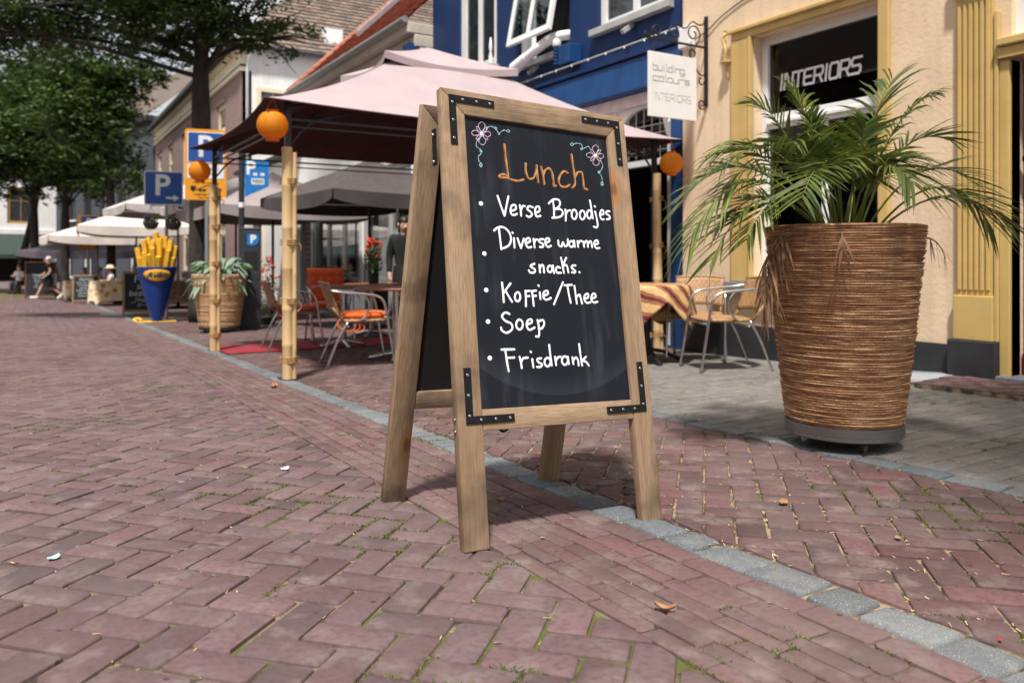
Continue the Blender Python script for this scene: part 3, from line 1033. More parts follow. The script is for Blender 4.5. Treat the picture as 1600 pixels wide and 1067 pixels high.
STROKE_WH = [[(-372,2220),(-350,2149),(-328,2086)],[(-328,2086),(-308,2153),(-287,2223)],[(-271,2123),(-236,2138),(-238,2166),(-265,2160),(-278,2127),(-271,2099),(-248,2097),(-229,2106)],[(-201,2169),(-197,2129),(-196,2095)],[(-195,2133),(-179,2163),(-160,2164)],[(-97,2161),(-127,2167),(-143,2145),(-121,2130),(-108,2111),(-129,2091),(-153,2098)],[(-74,2125),(-44,2140),(-46,2169),(-71,2163),(-81,2129),(-71,2099),(-38,2106)],[(38,2200),(80,2231),(124,2232),(134,2203),(114,2177),(83,2162)],[(83,2162),(133,2165),(152,2142),(127,2111),(58,2098)],[(74,2224),(79,2166),(73,2103)],[(175,2166),(176,2127),(171,2085)],[(177,2131),(193,2156),(217,2163)],[(263,2166),(253,2170),(241,2165),(232,2152),(227,2135),(228,2118),(235,2106),(246,2102),(257,2107),(267,2120),(272,2138),(270,2155),(263,2166)],[(334,2166),(324,2169),(312,2164),(302,2152),(298,2135),(299,2119),(306,2108),(317,2104),(329,2110),(338,2122),(343,2138),(341,2155),(334,2166)],[(396,2172),(386,2176),(375,2171),(366,2159),(362,2144),(363,2129),(369,2119),(379,2115),(390,2120),(399,2132),(403,2147),(402,2162),(396,2172)],[(399,2250),(406,2190),(411,2118)],[(437,2171),(447,2116),(449,2064),(430,2053),(413,2058)],[(437,2210),(441,2207)],[(482,2148),(511,2159),(510,2185),(490,2179),(479,2148),(487,2120),(510,2118)],[(570,2183),(543,2179),(539,2161),(563,2148),(567,2128),(537,2120)],[(-378,1993),(-374,1926),(-369,1856)],[(-416,1979),(-386,2002),(-341,2005),(-303,1977),(-289,1931),(-305,1890),(-338,1869),(-370,1860)],[(-266,1936),(-266,1872)],[(-276,1974),(-272,1971)],[(-238,1937),(-216,1871)],[(-216,1871),(-188,1936)],[(-172,1905),(-138,1923),(-146,1942),(-170,1933),(-176,1905),(-160,1878),(-132,1883)],[(-110,1940),(-106,1880)],[(-107,1908),(-95,1933),(-76,1936)],[(-28,1941),(-57,1939),(-63,1920),(-36,1908),(-38,1888),(-64,1886)],[(-11,1917),(19,1931),(14,1951),(-9,1942),(-15,1913),(1,1889),(30,1899)],[(94,1939),(96,1906),(117,1899),(132,1929),(145,1901),(170,1914),(176,1952)],[(215,1939),(205,1941),(195,1937),(187,1929),(183,1919),(185,1909),(191,1901),(201,1899),(211,1902),(219,1910),(223,1921),(221,1931),(215,1939)],[(228,1946),(231,1901)],[(258,1944),(259,1902)],[(261,1923),(275,1943),(296,1946)],[(310,1942),(312,1905)],[(314,1926),(333,1948),(346,1940),(345,1906)],[(347,1927),(367,1949),(379,1940),(383,1906)],[(406,1926),(438,1936),(435,1957),(411,1950),(404,1926),(419,1901),(448,1904)],[(-116,1768),(-147,1755),(-144,1743),(-117,1728),(-124,1708),(-156,1707),(-166,1721)],[(-79,1761),(-77,1709)],[(-77,1737),(-58,1762),(-45,1750),(-44,1710)],[(17,1756),(8,1759),(-2,1755),(-10,1747),(-13,1735),(-12,1724),(-6,1716),(4,1714),(14,1717),(21,1725),(25,1737),(23,1748),(17,1756)],[(32,1761),(37,1709)],[(91,1747),(70,1753),(55,1734),(63,1712),(95,1713)],[(105,1819),(114,1764),(119,1712)],[(149,1819),(123,1777),(113,1756)],[(119,1764),(148,1765),(158,1717)],[(223,1768),(195,1765),(191,1747),(217,1731),(210,1717),(188,1719)],[(251,1722),(255,1721)],[(-381,1633),(-378,1568),(-377,1504)],[(-316,1629),(-348,1594),(-375,1564)],[(-360,1579),(-335,1540),(-314,1507)],[(-256,1567),(-266,1571),(-277,1566),(-286,1555),(-290,1540),(-288,1525),(-281,1514),(-271,1511),(-260,1515),(-252,1526),(-248,1541),(-250,1556),(-256,1567)],[(-204,1582),(-205,1526),(-209,1478)],[(-204,1579),(-168,1582)],[(-203,1545),(-177,1547)],[(-153,1580),(-149,1527),(-147,1482)],[(-153,1580),(-120,1585)],[(-147,1547),(-123,1550)],[(-91,1574),(-89,1528)],[(-99,1621),(-95,1617)],[(-63,1549),(-26,1565),(-32,1585),(-58,1574),(-64,1539),(-42,1524),(-4,1537)],[(105,1647),(61,1571),(17,1494)],[(116,1626),(179,1631)],[(141,1625),(147,1563),(157,1506)],[(200,1624),(204,1563),(208,1501)],[(206,1543),(236,1564),(246,1533),(253,1501)],[(281,1533),(312,1549),(308,1571),(283,1560),(275,1528),(295,1507),(325,1511)],[(346,1539),(375,1550),(370,1572),(346,1564),(336,1529),(356,1510),(387,1516)],[(-340,1426),(-371,1436),(-398,1411),(-375,1382),(-331,1362),(-328,1328),(-370,1304),(-404,1319),(-410,1338)],[(-253,1385),(-266,1390),(-279,1385),(-289,1374),(-294,1357),(-292,1341),(-283,1329),(-271,1325),(-258,1329),(-248,1341),(-243,1357),(-245,1373),(-253,1385)],[(-210,1357),(-171,1372),(-178,1392),(-203,1382),(-214,1352),(-196,1322),(-153,1337)],[(-126,1387),(-118,1337),(-123,1282),(-147,1279)],[(-120,1377),(-84,1387),(-74,1362),(-95,1332),(-122,1329)],[(-417,1197),(-321,1197)],[(-389,1193),(-383,1126),(-374,1059)],[(-382,1143),(-325,1144)],[(-285,1148),(-277,1109),(-274,1075)],[(-276,1114),(-257,1137),(-222,1141)],[(-189,1131),(-184,1077)],[(-198,1180),(-194,1176)],[(-118,1134),(-148,1130),(-143,1110),(-115,1094),(-129,1078),(-156,1079)],[(-56,1132),(-68,1136),(-80,1132),(-90,1122),(-94,1109),(-92,1095),(-84,1084),(-73,1080),(-61,1084),(-51,1094),(-46,1107),(-48,1121),(-56,1132)],[(-47,1221),(-44,1157),(-39,1085)],[(-7,1141),(-3,1086)],[(-2,1116),(17,1137),(39,1140)],[(85,1138),(73,1142),(61,1139),(51,1129),(46,1115),(48,1101),(56,1090),(68,1086),(80,1090),(90,1100),(95,1113),(93,1128),(85,1138)],[(97,1139),(101,1091)],[(134,1135),(138,1090)],[(137,1112),(161,1132),(178,1116),(181,1079)],[(199,1223),(203,1151),(210,1078)],[(247,1135),(209,1105)],[(219,1110),(246,1099),(266,1076)]]
STROKE_PINK = [[(-464,2658),(-442,2686),(-435,2712),(-459,2729),(-486,2705),(-483,2680),(-464,2658)],[(-454,2646),(-435,2633),(-414,2630),(-393,2650),(-409,2667),(-431,2662),(-454,2646)],[(-464,2633),(-484,2605),(-489,2581),(-462,2566),(-437,2591),(-443,2614),(-464,2633)],[(-477,2645),(-498,2659),(-521,2661),(-543,2642),(-527,2625),(-503,2629),(-477,2645)],[(-470,2652),(-475,2670),(-485,2685),(-501,2690),(-500,2673),(-487,2661),(-470,2652)],[(-458,2653),(-438,2665),(-423,2679),(-417,2697),(-435,2689),(-448,2672),(-458,2653)],[(-472,2638),(-490,2628),(-504,2615),(-509,2599),(-492,2606),(-480,2621),(-472,2638)],[(-458,2640),(-450,2624),(-438,2612),(-420,2610),(-425,2626),(-439,2635),(-458,2640)],[(487,2609),(512,2637),(521,2662),(495,2680),(465,2656),(468,2632),(487,2609)],[(498,2598),(518,2585),(540,2582),(563,2601),(547,2618),(523,2613),(498,2598)],[(486,2585),(464,2558),(458,2534),(486,2520),(514,2544),(508,2566),(486,2585)],[(473,2597),(451,2610),(427,2613),(402,2595),(419,2577),(445,2582),(473,2597)],[(480,2604),(476,2622),(466,2636),(449,2641),(450,2625),(463,2613),(480,2604)],[(494,2605),(515,2616),(532,2630),(539,2647),(519,2639),(505,2623),(494,2605)],[(479,2590),(459,2581),(443,2568),(437,2552),(456,2559),(469,2573),(479,2590)],[(493,2592),(501,2576),(514,2565),(533,2563),(529,2578),(513,2587),(493,2592)]]
STROKE_TEAL = [[(-428,2682),(-396,2706),(-362,2700),(-338,2675),(-330,2653),(-318,2673),(-286,2693),(-266,2689)],[(-267,2689),(-258,2684),(-249,2683),(-240,2692),(-247,2700),(-257,2697),(-267,2689)],[(-345,2687),(-344,2697),(-347,2704),(-356,2705),(-359,2695),(-354,2690),(-345,2687)],[(-489,2606),(-511,2576),(-508,2546),(-482,2531),(-479,2504),(-502,2479),(-498,2449),(-486,2432),(-486,2407)],[(-486,2440),(-494,2428),(-496,2417),(-486,2410),(-476,2420),(-478,2431),(-486,2440)],[(-485,2528),(-486,2519),(-483,2513),(-474,2514),(-471,2522),(-477,2526),(-485,2528)],[(444,2643),(429,2661),(398,2648),(375,2640),(366,2668),(326,2673),(291,2661)],[(297,2662),(288,2669),(278,2669),(268,2658),(276,2650),(286,2653),(297,2662)],[(372,2642),(362,2641),(356,2637),(356,2628),(366,2628),(371,2634),(372,2642)],[(529,2560),(546,2532),(527,2491),(504,2474),(523,2447),(528,2413),(522,2374)],[(524,2403),(515,2391),(512,2380),(524,2374),(536,2384),(534,2394),(524,2403)],[(517,2479),(507,2480),(499,2477),(496,2468),(505,2465),(512,2470),(517,2479)]]
BULLETS = [[(-503,2157),(-500,1821),(-503,1581),(-504,1377),(-507,1145)]]
M_copper_hi = mat('copper_marker_light', (0.62, 0.33, 0.13), rough=0.4, scale=60, metal=0.2)
strokes('heading_lettering', STROKE_COP, 0.0052, M_copper, 0.10)
# the lighter dry-brush line that runs inside each copper stroke
strokes('heading_highlight', [[(x + 3, z + 2) for x, z in st] for st in STROKE_COP], 0.0018, M_copper_hi, 0.3, lift=0.0010)
for lo, hi in ((0, 20), (20, 40), (40, 51), (51, 71), (71, 76), (76, 200)):
    strokes('menu_line', STROKE_WH[lo:hi], 0.0039, M_white_paint, 0.07)
strokes('chalk_flower', STROKE_PINK, 0.0010, M_pink_chalk, 0.3)
strokes('chalk_vine', STROKE_TEAL, 0.0010, M_teal_chalk, 0.3)
for x, z in BULLETS[0]:
    MB().ball((x / 2000, 0.0120, z / 2000), (0.0085, 0.0012, 0.0078), 12, 6).build('bullet_point', M_white_paint, panel, smooth=True)
fl = []
for k in (0, 8):
    st = STROKE_PINK[k]
    fl.append((sum(STROKE_PINK[k + j][0][0] for j in range(4)) / 4, sum(STROKE_PINK[k + j][0][1] for j in range(4)) / 4))
for x, z in fl:
    MB().ball((x / 2000, 0.0120, z / 2000), (0.006, 0.0012, 0.006), 10, 6).build('flower_centre', M_white_paint, panel, smooth=True)

# ================================================================== POTS
def rope_mat(name, c1, c2, c3):
    m = bpy.data.materials.new(name)
    m.use_nodes = True
    N, L = m.node_tree.nodes, m.node_tree.links
    b = N['Principled BSDF']; b.inputs['Roughness'].default_value = 0.92; b.inputs['Specular IOR Level'].default_value = 0.08
    tc = N.new('ShaderNodeTexCoord')
    mp = N.new('ShaderNodeMapping'); mp.inputs['Scale'].default_value = (1, 1, 22); L.new(tc.outputs['Object'], mp.inputs['Vector'])
    a = N.new('ShaderNodeTexNoise'); a.inputs['Scale'].default_value = 7; a.inputs['Detail'].default_value = 5; L.new(mp.outputs['Vector'], a.inputs['Vector'])
    mp2 = N.new('ShaderNodeMapping'); mp2.inputs['Scale'].default_value = (1, 1, 1.6); L.new(tc.outputs['Object'], mp2.inputs['Vector'])
    d = N.new('ShaderNodeTexNoise'); d.inputs['Scale'].default_value = 130; d.inputs['Detail'].default_value = 3; L.new(mp2.outputs['Vector'], d.inputs['Vector'])
    r = N.new('ShaderNodeValToRGB'); r.color_ramp.elements[0].position = 0.3; r.color_ramp.elements[1].position = 0.7
    r.color_ramp.elements[0].color = c4(c1); r.color_ramp.elements[1].color = c4(c3)
    e = r.color_ramp.elements.new(0.5); e.color = c4(c2)
    L.new(a.outputs['Fac'], r.inputs['Fac'])
    mx = N.new('ShaderNodeMix'); mx.data_type = 'RGBA'; mx.blend_type = 'MULTIPLY'; mx.inputs[0].default_value = 0.8
    L.new(r.outputs['Color'], mx.inputs[6]); L.new(d.outputs['Color'], mx.inputs[7])
    hs = N.new('ShaderNodeHueSaturation'); hs.inputs['Value'].default_value = 2.1; hs.inputs['Saturation'].default_value = 0.92
    g = N.new('ShaderNodeRGBToBW'); L.new(d.outputs['Color'], g.inputs[0]); L.new(g.outputs[0], mx.inputs[7])
    L.new(mx.outputs[2], hs.inputs['Color']); L.new(hs.outputs['Color'], b.inputs['Base Color'])
    bp = N.new('ShaderNodeBump'); bp.inputs['Strength'].default_value = 1.0; bp.inputs['Distance'].default_value = 0.008
    L.new(d.outputs['Fac'], bp.inputs['Height']); L.new(bp.outputs['Normal'], b.inputs['Normal'])
    return m
M_rope = rope_mat('rope_winding', (0.13, 0.052, 0.022), (0.31, 0.15, 0.066), (0.60, 0.37, 0.19))
M_rope2 = rope_mat('pale_rope_winding', (0.34, 0.19, 0.09), (0.46, 0.27, 0.13), (0.56, 0.36, 0.19))
M_steel = mat('brushed_steel', (0.30, 0.295, 0.29), (0.22, 0.22, 0.22), rough=0.38, metal=0.9, scale=3, stretch=(1, 1, 60))
M_black = mat('black_plastic', (0.012, 0.012, 0.013), rough=0.5)
M_soil = mat('potting_soil', (0.035, 0.022, 0.014), (0.07, 0.045, 0.03), scale=40, bump=0.8)
M_rubber = mat('grey_rubber', (0.10, 0.10, 0.10), rough=0.7)

def caster(parent, a, r, z0, face):
    c = bpy.data.objects.new('caster', None)
    x, y = r * math.cos(a), r * math.sin(a)
    mb = MB()
    mb.box(-0.028, 0.028, -0.022, 0.022, z0 - 0.006, z0 - 0.001)
    mb.bar((-0.012, 0, z0 - 0.005), (-0.012, 0.014, 0.024), 0.003, 0.024, up=(0, 1, 0))
    mb.bar((0.012, 0, z0 - 0.005), (0.012, 0.014, 0.024), 0.003, 0.024, up=(0, 1, 0))
    o = mb.build('caster_fork', M_screw, parent, loc=(x, y, 0), rot=(0, 0, face))
    mb = MB()
    n = 16
    prof = [(0.010, -0.008), (0.024, -0.008), (0.027, -0.004), (0.027, 0.004), (0.024, 0.008), (0.010, 0.008)]
    mb.lathe(prof, n)
    mb.v = [(p[2], 0.014 + p[0], 0.027 + p[1]) for p in mb.v]
    mb.build('wheel', M_rubber, o, smooth='auto')

def rope_pot(name, label, loc, r_top, r_bot, h, z_base, rings, m, steel=True, seg=96, rotz=0.0):
    t = thing(name, label, 'planter', loc, rotz)
    prof = []
    per = 4
    jit = [rnd.gauss(0, 0.0024) for _ in range(rings + 1)]
    for k in range(rings):
        for q in range(per):
            u = (k + q / per) / rings
            z = z_base + u * h
            r = r_bot + (r_top - r_bot) * (u ** 0.92)
            bulge = math.sin(math.pi * q / per) * h / rings * 0.62
            prof.append((r + bulge + jit[k], z))
    prof.append((r_top, z_base + h))
    prof.append((r_top - 0.02, z_base + h + 0.004))
    prof.append((r_top - 0.028, z_base + h - 0.02))
    prof.append((r_top - 0.040, z_base + h - 0.075))
    sd = rnd.uniform(0, 50)
    def fn(i, a):
        k = i // per
        return 0.0026 * noise.noise(Vector((math.cos(a) * 5, math.sin(a) * 5, k * 3.7 + sd))) + 0.0022 * noise.noise(Vector((math.cos(a) * 40, math.sin(a) * 40, k * 1.3 + sd)))
    MB().lathe(prof, seg, fn=fn).build('rope_winding', m, t, smooth=True)
    MB().lathe([(r_top - 0.038, z_base + h - 0.07), (0.01, z_base + h - 0.055)], 32, cap0=False).build('soil', M_soil, t)
    if steel:
        MB().lathe([(r_bot + 0.004, z_base - 0.062), (r_bot + 0.010, z_base - 0.060), (r_bot + 0.010, z_base - 0.001), (r_bot - 0.02, z_base)], 64).build('steel_band', M_steel, t, smooth='auto')
        mb = MB()
        for k in range(26):
            a = k * 2 * math.pi / 26
            mb.ball(((r_bot + 0.010) * math.cos(a), (r_bot + 0.010) * math.sin(a), z_base - 0.050), 0.003, 6, 4)
        mb.build('rivet', M_screw, t, smooth=True, kind='stuff')
        MB().lathe([(r_bot - 0.03, 0.050), (r_bot - 0.025, z_base - 0.061)], 40).build('base_plate', M_black, t)
    else:
        MB().lathe([(r_bot - 0.01, z_base - 0.035), (r_bot + 0.012, z_base - 0.034), (r_bot + 0.012, z_base - 0.004), (r_bot - 0.03, z_base)], 40).build('base_plate', M_black, t, smooth='auto')
    for k in range(4):
        a = R(-118 + 90 * k)
        caster(t, a, r_bot - 0.055, z_base - (0.06 if steel else 0.03), a + R(70))
    return t

POT = on_ground(3.38, 2.47)
rope_pot('rope_planter', 'tall tapered brown rope-wound planter on casters holding the palm', POT, 0.362, 0.262, 0.93, 0.125, 82, M_rope, True, 128)

M_palm = mat('palm_leaf', (0.048, 0.088, 0.014), (0.165, 0.205, 0.034), rough=0.36, scale=5, trans=0.22, island=0.5, spec=0.6)
M_palm_dead = mat('dead_palm_leaf', (0.20, 0.10, 0.055), (0.32, 0.19, 0.10), rough=0.8, scale=10, trans=0.2, island=0.35)
M_palm_yel = mat('palm_stem', (0.16, 0.17, 0.03), (0.10, 0.14, 0.03), rough=0.5, scale=8)
CR = Vector((math.cos(YAW), -math.sin(YAW), 0))
CF = Vector((math.sin(YAW), math.cos(YAW), 0))
palm = thing('palm', 'green feathery palm with arching fronds growing in the tall brown planter', 'palm', (POT[0], POT[1], POT[2] + 1.0))
def frond(base, ctrl, tip, n_leaf=30, leaf=0.26, dead=False, droop=0.35, width=0.0072):
    """Arching midrib with two ranks of narrow, drooping leaflets."""
    b, c, e = Vector(base), Vector(ctrl), Vector(tip)
    def pt(u):
        return b * (1 - u) ** 2 + c * 2 * u * (1 - u) + e * u * u
    pts = [pt(i / 14) for i in range(15)]
    mb = MB()
    mb.tube(pts, [0.0065 * (1 - 0.8 * i / 14) for i in range(15)], 5)
    stem = mb.build('frond', M_palm_dead if dead else M_palm_yel, palm, smooth=True)
    lm = MB()
    for i in range(n_leaf):
        u = 0.36 + 0.64 * (i + 0.5) / n_leaf
        p = pt(u)
        d = (pt(min(u + 0.02, 1.0)) - pt(u - 0.02)).normalized()
        side = d.cross(Vector((0, 0, 1)))
        side = side.normalized() if side.length > 0.05 else Vector((1, 0, 0))
        up = side.cross(d)
        for sg in (-1, 1):
            L = leaf * (0.45 + 0.75 * math.sin(math.pi * min(1, (u - 0.22) / 0.86))) * rnd.uniform(0.82, 1.12)
            fw = 0.55 + 0.55 * (u - 0.3) + rnd.gauss(0, 0.08)
            dirv = (side * sg * (1.0 - 0.25 * u) + d * fw + up * rnd.uniform(0.05, 0.35)).normalized()
            if dead:
                dirv = (dirv * 0.5 + Vector((rnd.gauss(0, .25), rnd.gauss(0, .25), -0.9))).normalized()
            wv = dirv.cross(up).normalized()
            if wv.length < 0.1:
                wv = d
            wv = (wv + up * rnd.gauss(0, 0.35)).normalized()
            w = width * rnd.uniform(0.75, 1.15)
            vs = []
            for k, (q, ww) in enumerate(((0, 0.35), (0.2, 1.0), (0.5, 0.95), (0.78, 0.6), (1.0, 0.04))):
                x = p + dirv * (L * q) + Vector((0, 0, -droop * L * q * q * rnd.uniform(0.9, 1.1)))
                vs += [x - wv * w * ww, x + wv * w * ww]
            lm.add(vs, [(2 * k, 2 * k + 1, 2 * k + 3, 2 * k + 2) for k in range(4)])
    lm.build('leaflets', M_palm_dead if dead else M_palm, stem, smooth=True, kind='stuff')

def fr_cam(base, ctrl, tip, **k):
    """points given as (right, away, up) from the middle of the pot's rim"""
    f = lambda q: CR * q[0] + CF * q[1] + Vector((0, 0, q[2]))
    frond(f(base), f(ctrl), f(tip), **k)
hand = [  # base, control, tip
    ((-.10, -.05, 0), (-.50, -.12, .55), (-.80, -.18, -.04)), ((-.12, -.08, 0), (-.48, -.22, .42), (-.72, -.28, -.14)),
    ((-.08, .0, 0), (-.48, .05, .62), (-.80, .05, .14)), ((-.10, -.05, 0), (-.35, -.15, .62), (-.66, -.25, .30)),
    ((-.06, .02, 0), (-.28, .05, .66), (-.42, .05, .66)), ((-.04, .0, 0), (-.14, .05, .62), (-.22, .10, .74)),
    ((-.02, .02, 0), (-.12, .10, .56), (-.16, .16, .70)), ((.0, .02, 0), (.14, .08, .58), (.30, .12, .80)),
    ((.05, .0, 0), (.20, .0, .60), (.40, -.05, .68)), ((.08, .02, 0), (.25, .0, .60), (.50, -.05, .46)),
    ((.10, .02, 0), (.34, -.05, .50), (.60, -.10, .24)), ((.12, -.02, 0), (.42, -.10, .44), (.64, -.12, .06)),
    ((.12, -.04, 0), (.40, -.16, .34), (.66, -.22, .06)), ((.02, -.06, 0), (.0, -.15, .44), (-.10, -.26, .34)),
    ((.04, -.06, 0), (.06, -.22, .48), (.14, -.40, .22)), ((-.06, -.06, 0), (-.18, -.25, .52), (-.36, -.44, .16)),
    ((-.04, .04, 0), (-.25, .3, .55), (-.45, .45, .30)),
    ((.04, .05, 0), (.2, .3, .55), (.38, .45, .3)), ((-.10, -.02, 0), (-.40, -.05, .36), (-.62, -.08, .05)),
    ((-.08, -.04, 0), (-.36, -.20, .38), (-.56, -.30, -.02)), ((.0, .0, 0), (-.08, -.02, .42), (-.14, -.10, .44)),
    ((.03, .0, 0), (.08, -.06, .38), (.10, -.16, .36)), ((-.05, .0, 0), (-.22, -.08, .50), (-.30, -.16, .44)),
    ((.02, -.02, 0), (.14, -.10, .44), (.26, -.20, .34)), ((-.02, -.04, 0), (-.12, -.20, .42), (-.20, -.34, .30)),
    ((-.06, .02, 0), (-.42, .0, .55), (-.58, .02, .42)), 
]
for b_, c_, t_ in hand:
    fr_cam(b_, c_, t_, n_leaf=rnd.randint(18, 25), leaf=rnd.uniform(0.20, 0.28), droop=rnd.uniform(0.15, 0.5))
for k in range(3):
    a = rnd.uniform(0, 6.28); r = rnd.uniform(0.1, 0.3)
    fr_cam((.02 * math.cos(a), .02 * math.sin(a), 0), (r * .5 * math.cos(a), r * .5 * math.sin(a), .4), (r * math.cos(a), r * math.sin(a), rnd.uniform(.35, .6)), n_leaf=20, leaf=.18)
for b_, c_, t_ in (((-.24, -.16, -.02), (-.44, -.26, .12), (-.47, -.28, -.36)), ((-.24, -.14, -.02), (-.42, -.24, .10), (-.44, -.26, -.30)),
                   ((-.22, -.10, -.02), (-.42, -.24, .10), (-.50, -.28, -.24)), ((-.12, -.26, -.0), (-.16, -.38, .05), (-.17, -.39, -.08)), ((.3, -.05, -.02), (.40, -.10, .04), (.43, -.12, -.10))):
    fr_cam(b_, c_, t_, n_leaf=11 if t_[0] < -.3 else 4, leaf=0.16 if t_[0] < -.3 else .10, dead=True, droop=0.3, width=.0055)

# ================================================================== GAZEBO
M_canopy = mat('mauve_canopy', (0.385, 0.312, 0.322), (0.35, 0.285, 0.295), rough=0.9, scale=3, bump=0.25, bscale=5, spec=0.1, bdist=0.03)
M_canopy_under = mat('shaded_canopy_maroon', (0.085, 0.032, 0.032), (0.065, 0.026, 0.026), rough=0.9, scale=4)  # canopy tone darkened for the unlit underside, shade put into the colour
M_darkmetal = mat('dark_grey_metal', (0.035, 0.036, 0.042), rough=0.45, scale=20)
M_bamboo = mat('bamboo', (0.62, 0.44, 0.24), (0.50, 0.33, 0.16), rough=0.5, scale=9, stretch=(1, 1, 0.25))
M_twine = mat('twine', (0.40, 0.23, 0.10), (0.27, 0.15, 0.06), rough=0.9, scale=80)
GT0, GT1, GS0, GS1, GE = 1.83, 5.80, 6.585, 9.62, 2.10
gz = thing('gazebo', 'square gazebo with mauve fabric roof and bamboo-clad posts on the pavement', 'gazebo', on_ground(GT0, GS0))
gz_o = Vector(gz.location)
def gb(mb, name, m, **k):
    mb.v = [tuple(Vector(p) - gz_o) for p in mb.v]
    return mb.build(name, m, k.pop('parent', gz), **k)
gc, gd = (GT0 + GT1) / 2, (GS0 + GS1) / 2
ha, hb = (GT1 - GT0) / 2 + 0.24, (GS1 - GS0) / 2 + 0.22
def roof_panel(side, z0, z1, a0, b0, a1, b1, sag, edge, off=0.0):
    """One slope of the fabric roof, hollow towards the eaves, the hem bowing between the corners."""
    def fn(u, v):
        w = 2 * u - 1
        a = a0 + (a1 - a0) * v
        b = b0 + (b1 - b0) * v
        x, y = {0: (w * a, -b), 1: (a, w * b), 2: (-w * a, b), 3: (-a, -w * b)}[side]
        bow = (1 - w * w) * (1 - v) ** 1.5
        z = z0 + (z1 - z0) * (v ** 1.22) - sag * math.sin(math.pi * v) * (1 - 0.5 * w * w) - edge * bow + 0.016 * noise.noise(Vector((x * 1.9, y * 1.9, side))) * (1 - v) * min(1, v * 5) + 0.004 * noise.noise(Vector((x * 6, y * 6, side))) * min(1, v * 5)
        inward = 0.10 * bow
        if side == 0: y += inward
        if side == 2: y -= inward
        if side == 1: x -= inward
        if side == 3: x += inward
        return (gc + x, gd + y, z + off)
    return fn
for sd in range(4):
    mb = MB()
    mb.grid(roof_panel(sd, GE, 2.93, ha, hb, 0.50, 0.42, 0.03, 0.03), 22, 12)
    o = gb(mb, 'roof_panel', M_canopy, smooth=True)
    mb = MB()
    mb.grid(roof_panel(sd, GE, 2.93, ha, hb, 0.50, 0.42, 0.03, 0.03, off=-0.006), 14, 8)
    gb(mb, 'roof_shaded_underside', M_canopy_under, smooth=True)
    # hem
    f = roof_panel(sd, GE, 2.93, ha, hb, 0.50, 0.42, 0.03, 0.03)
    mb = MB()
    mb.tube([Vector(f(i / 16, 0)) - Vector((0, 0, 0.004)) for i in range(17)], 0.008, 6)
    gb(mb, 'hem', M_canopy_under, smooth=True)
    mb = MB()
    mb.grid(roof_panel(sd, 2.90, 3.17, 0.78, 0.66, 0.02, 0.02, 0.0, 0.05, off=0.0), 12, 6)
    o = gb(mb, 'vent_panel', M_canopy, smooth=True)
    f = roof_panel(sd, 2.90, 3.17, 0.78, 0.66, 0.02, 0.02, 0.0, 0.05)
    mb = MB()
    mb.grid(lambda u, v: tuple(Vector(f(u, 0)) - Vector((0, 0, v * 0.075))), 12, 1)
    gb(mb, 'vent_flap', M_canopy, smooth=True)
mb = MB()
mb.tube([(gc, gd, 3.16), (gc, gd, 3.19)], [0.02, 0.004], 8)
gb(mb, 'finial', M_darkmetal)
posts = [(GT0, GS0), (GT0, GS1), (GT1, GS0), (GT1, GS1)]
for i, (t, s) in enumerate(posts):
    g = ground_z(t, s)
    mb = MB()
    mb.box(t - 0.024, t + 0.024, s - 0.024, s + 0.024, g, GE + 0.02)
    post = gb(mb, 'post', M_darkmetal, bevel=0.004)
    mb = MB()
    mb.box(t - 0.07, t + 0.07, s - 0.07, s + 0.07, g, g + 0.012)
    gb(mb, 'foot_plate', M_darkmetal)
    # split bamboo culms standing round the post
    dirs = [(-0.022, -0.072, 0.043, 1.90), (0.027, -0.088, 0.020, 1.86)]
    for (dx, dy, r, h) in dirs:
        mb = MB()
        pts, rs = [], []
        z = 0.012
        tilt = (rnd.gauss(0, 0.006), rnd.gauss(0, 0.006))
        nxt = rnd.uniform(0.15, 0.3)
        zs = []
        while z < h:
            zs.append((z, r)); zs.append((min(z + nxt - 0.012, h), r * 0.975)); zs.append((min(z + nxt, h), r * 1.07))
            z += nxt + 0.012
            nxt = rnd.uniform(0.24, 0.36)
        seen_ = -1
        for (zz, rr) in zs:
            if zz <= seen_:
                continue
            seen_ = zz
            pts.append((t + dx + tilt[0] * zz, s + dy + tilt[1] * zz, g + zz)); rs.append(rr)
        mb.tube(pts, rs, 12)
        gb(mb, 'bamboo_culm', M_bamboo, smooth='auto')
    for hz in (0.14, 0.62, 1.10, 1.60) if i != 1 else (0.16, 0.55, 0.98, 1.4, 1.72):
        mb = MB()
        n = 40
        ring = []
        for k in range(n * 3):
            a = 2 * math.pi * k / n
            ring.append((t - 0.004 + (0.064 if math.cos(a) > 0 else 0.066) * math.cos(a), s - 0.042 + 0.080 * math.sin(a), g + hz + 0.018 * k / n + 0.006 * math.sin(a * 1.0 + i)))
        ring = [(x if abs(x - t) > 0 else x, y, z) for x, y, z in ring]
        mb.tube(ring, 0.006, 5)
        mb.tube(catmull([(t + 0.055, s - 0.08, g + hz + 0.02), (t + 0.085, s - 0.09, g + hz), (t + 0.08, s - 0.09, g + hz - 0.05)], 4), 0.004, 4)
        gb(mb, 'twine_tie', M_twine, smooth=True)
mb_list = []
def rail(p, q, w=0.022, nm='frame_rail'):
    mb = MB(); mb.bar(p, q, w, w); gb(mb, nm, M_darkmetal)
for (a, b_) in ((0, 1), (0, 2), (1, 3), (2, 3)):
    for z in (1.92, 1.98):
        rail((posts[a][0], posts[a][1], z), (posts[b_][0], posts[b_][1], z), 0.014 if z < 1.95 else 0.018)
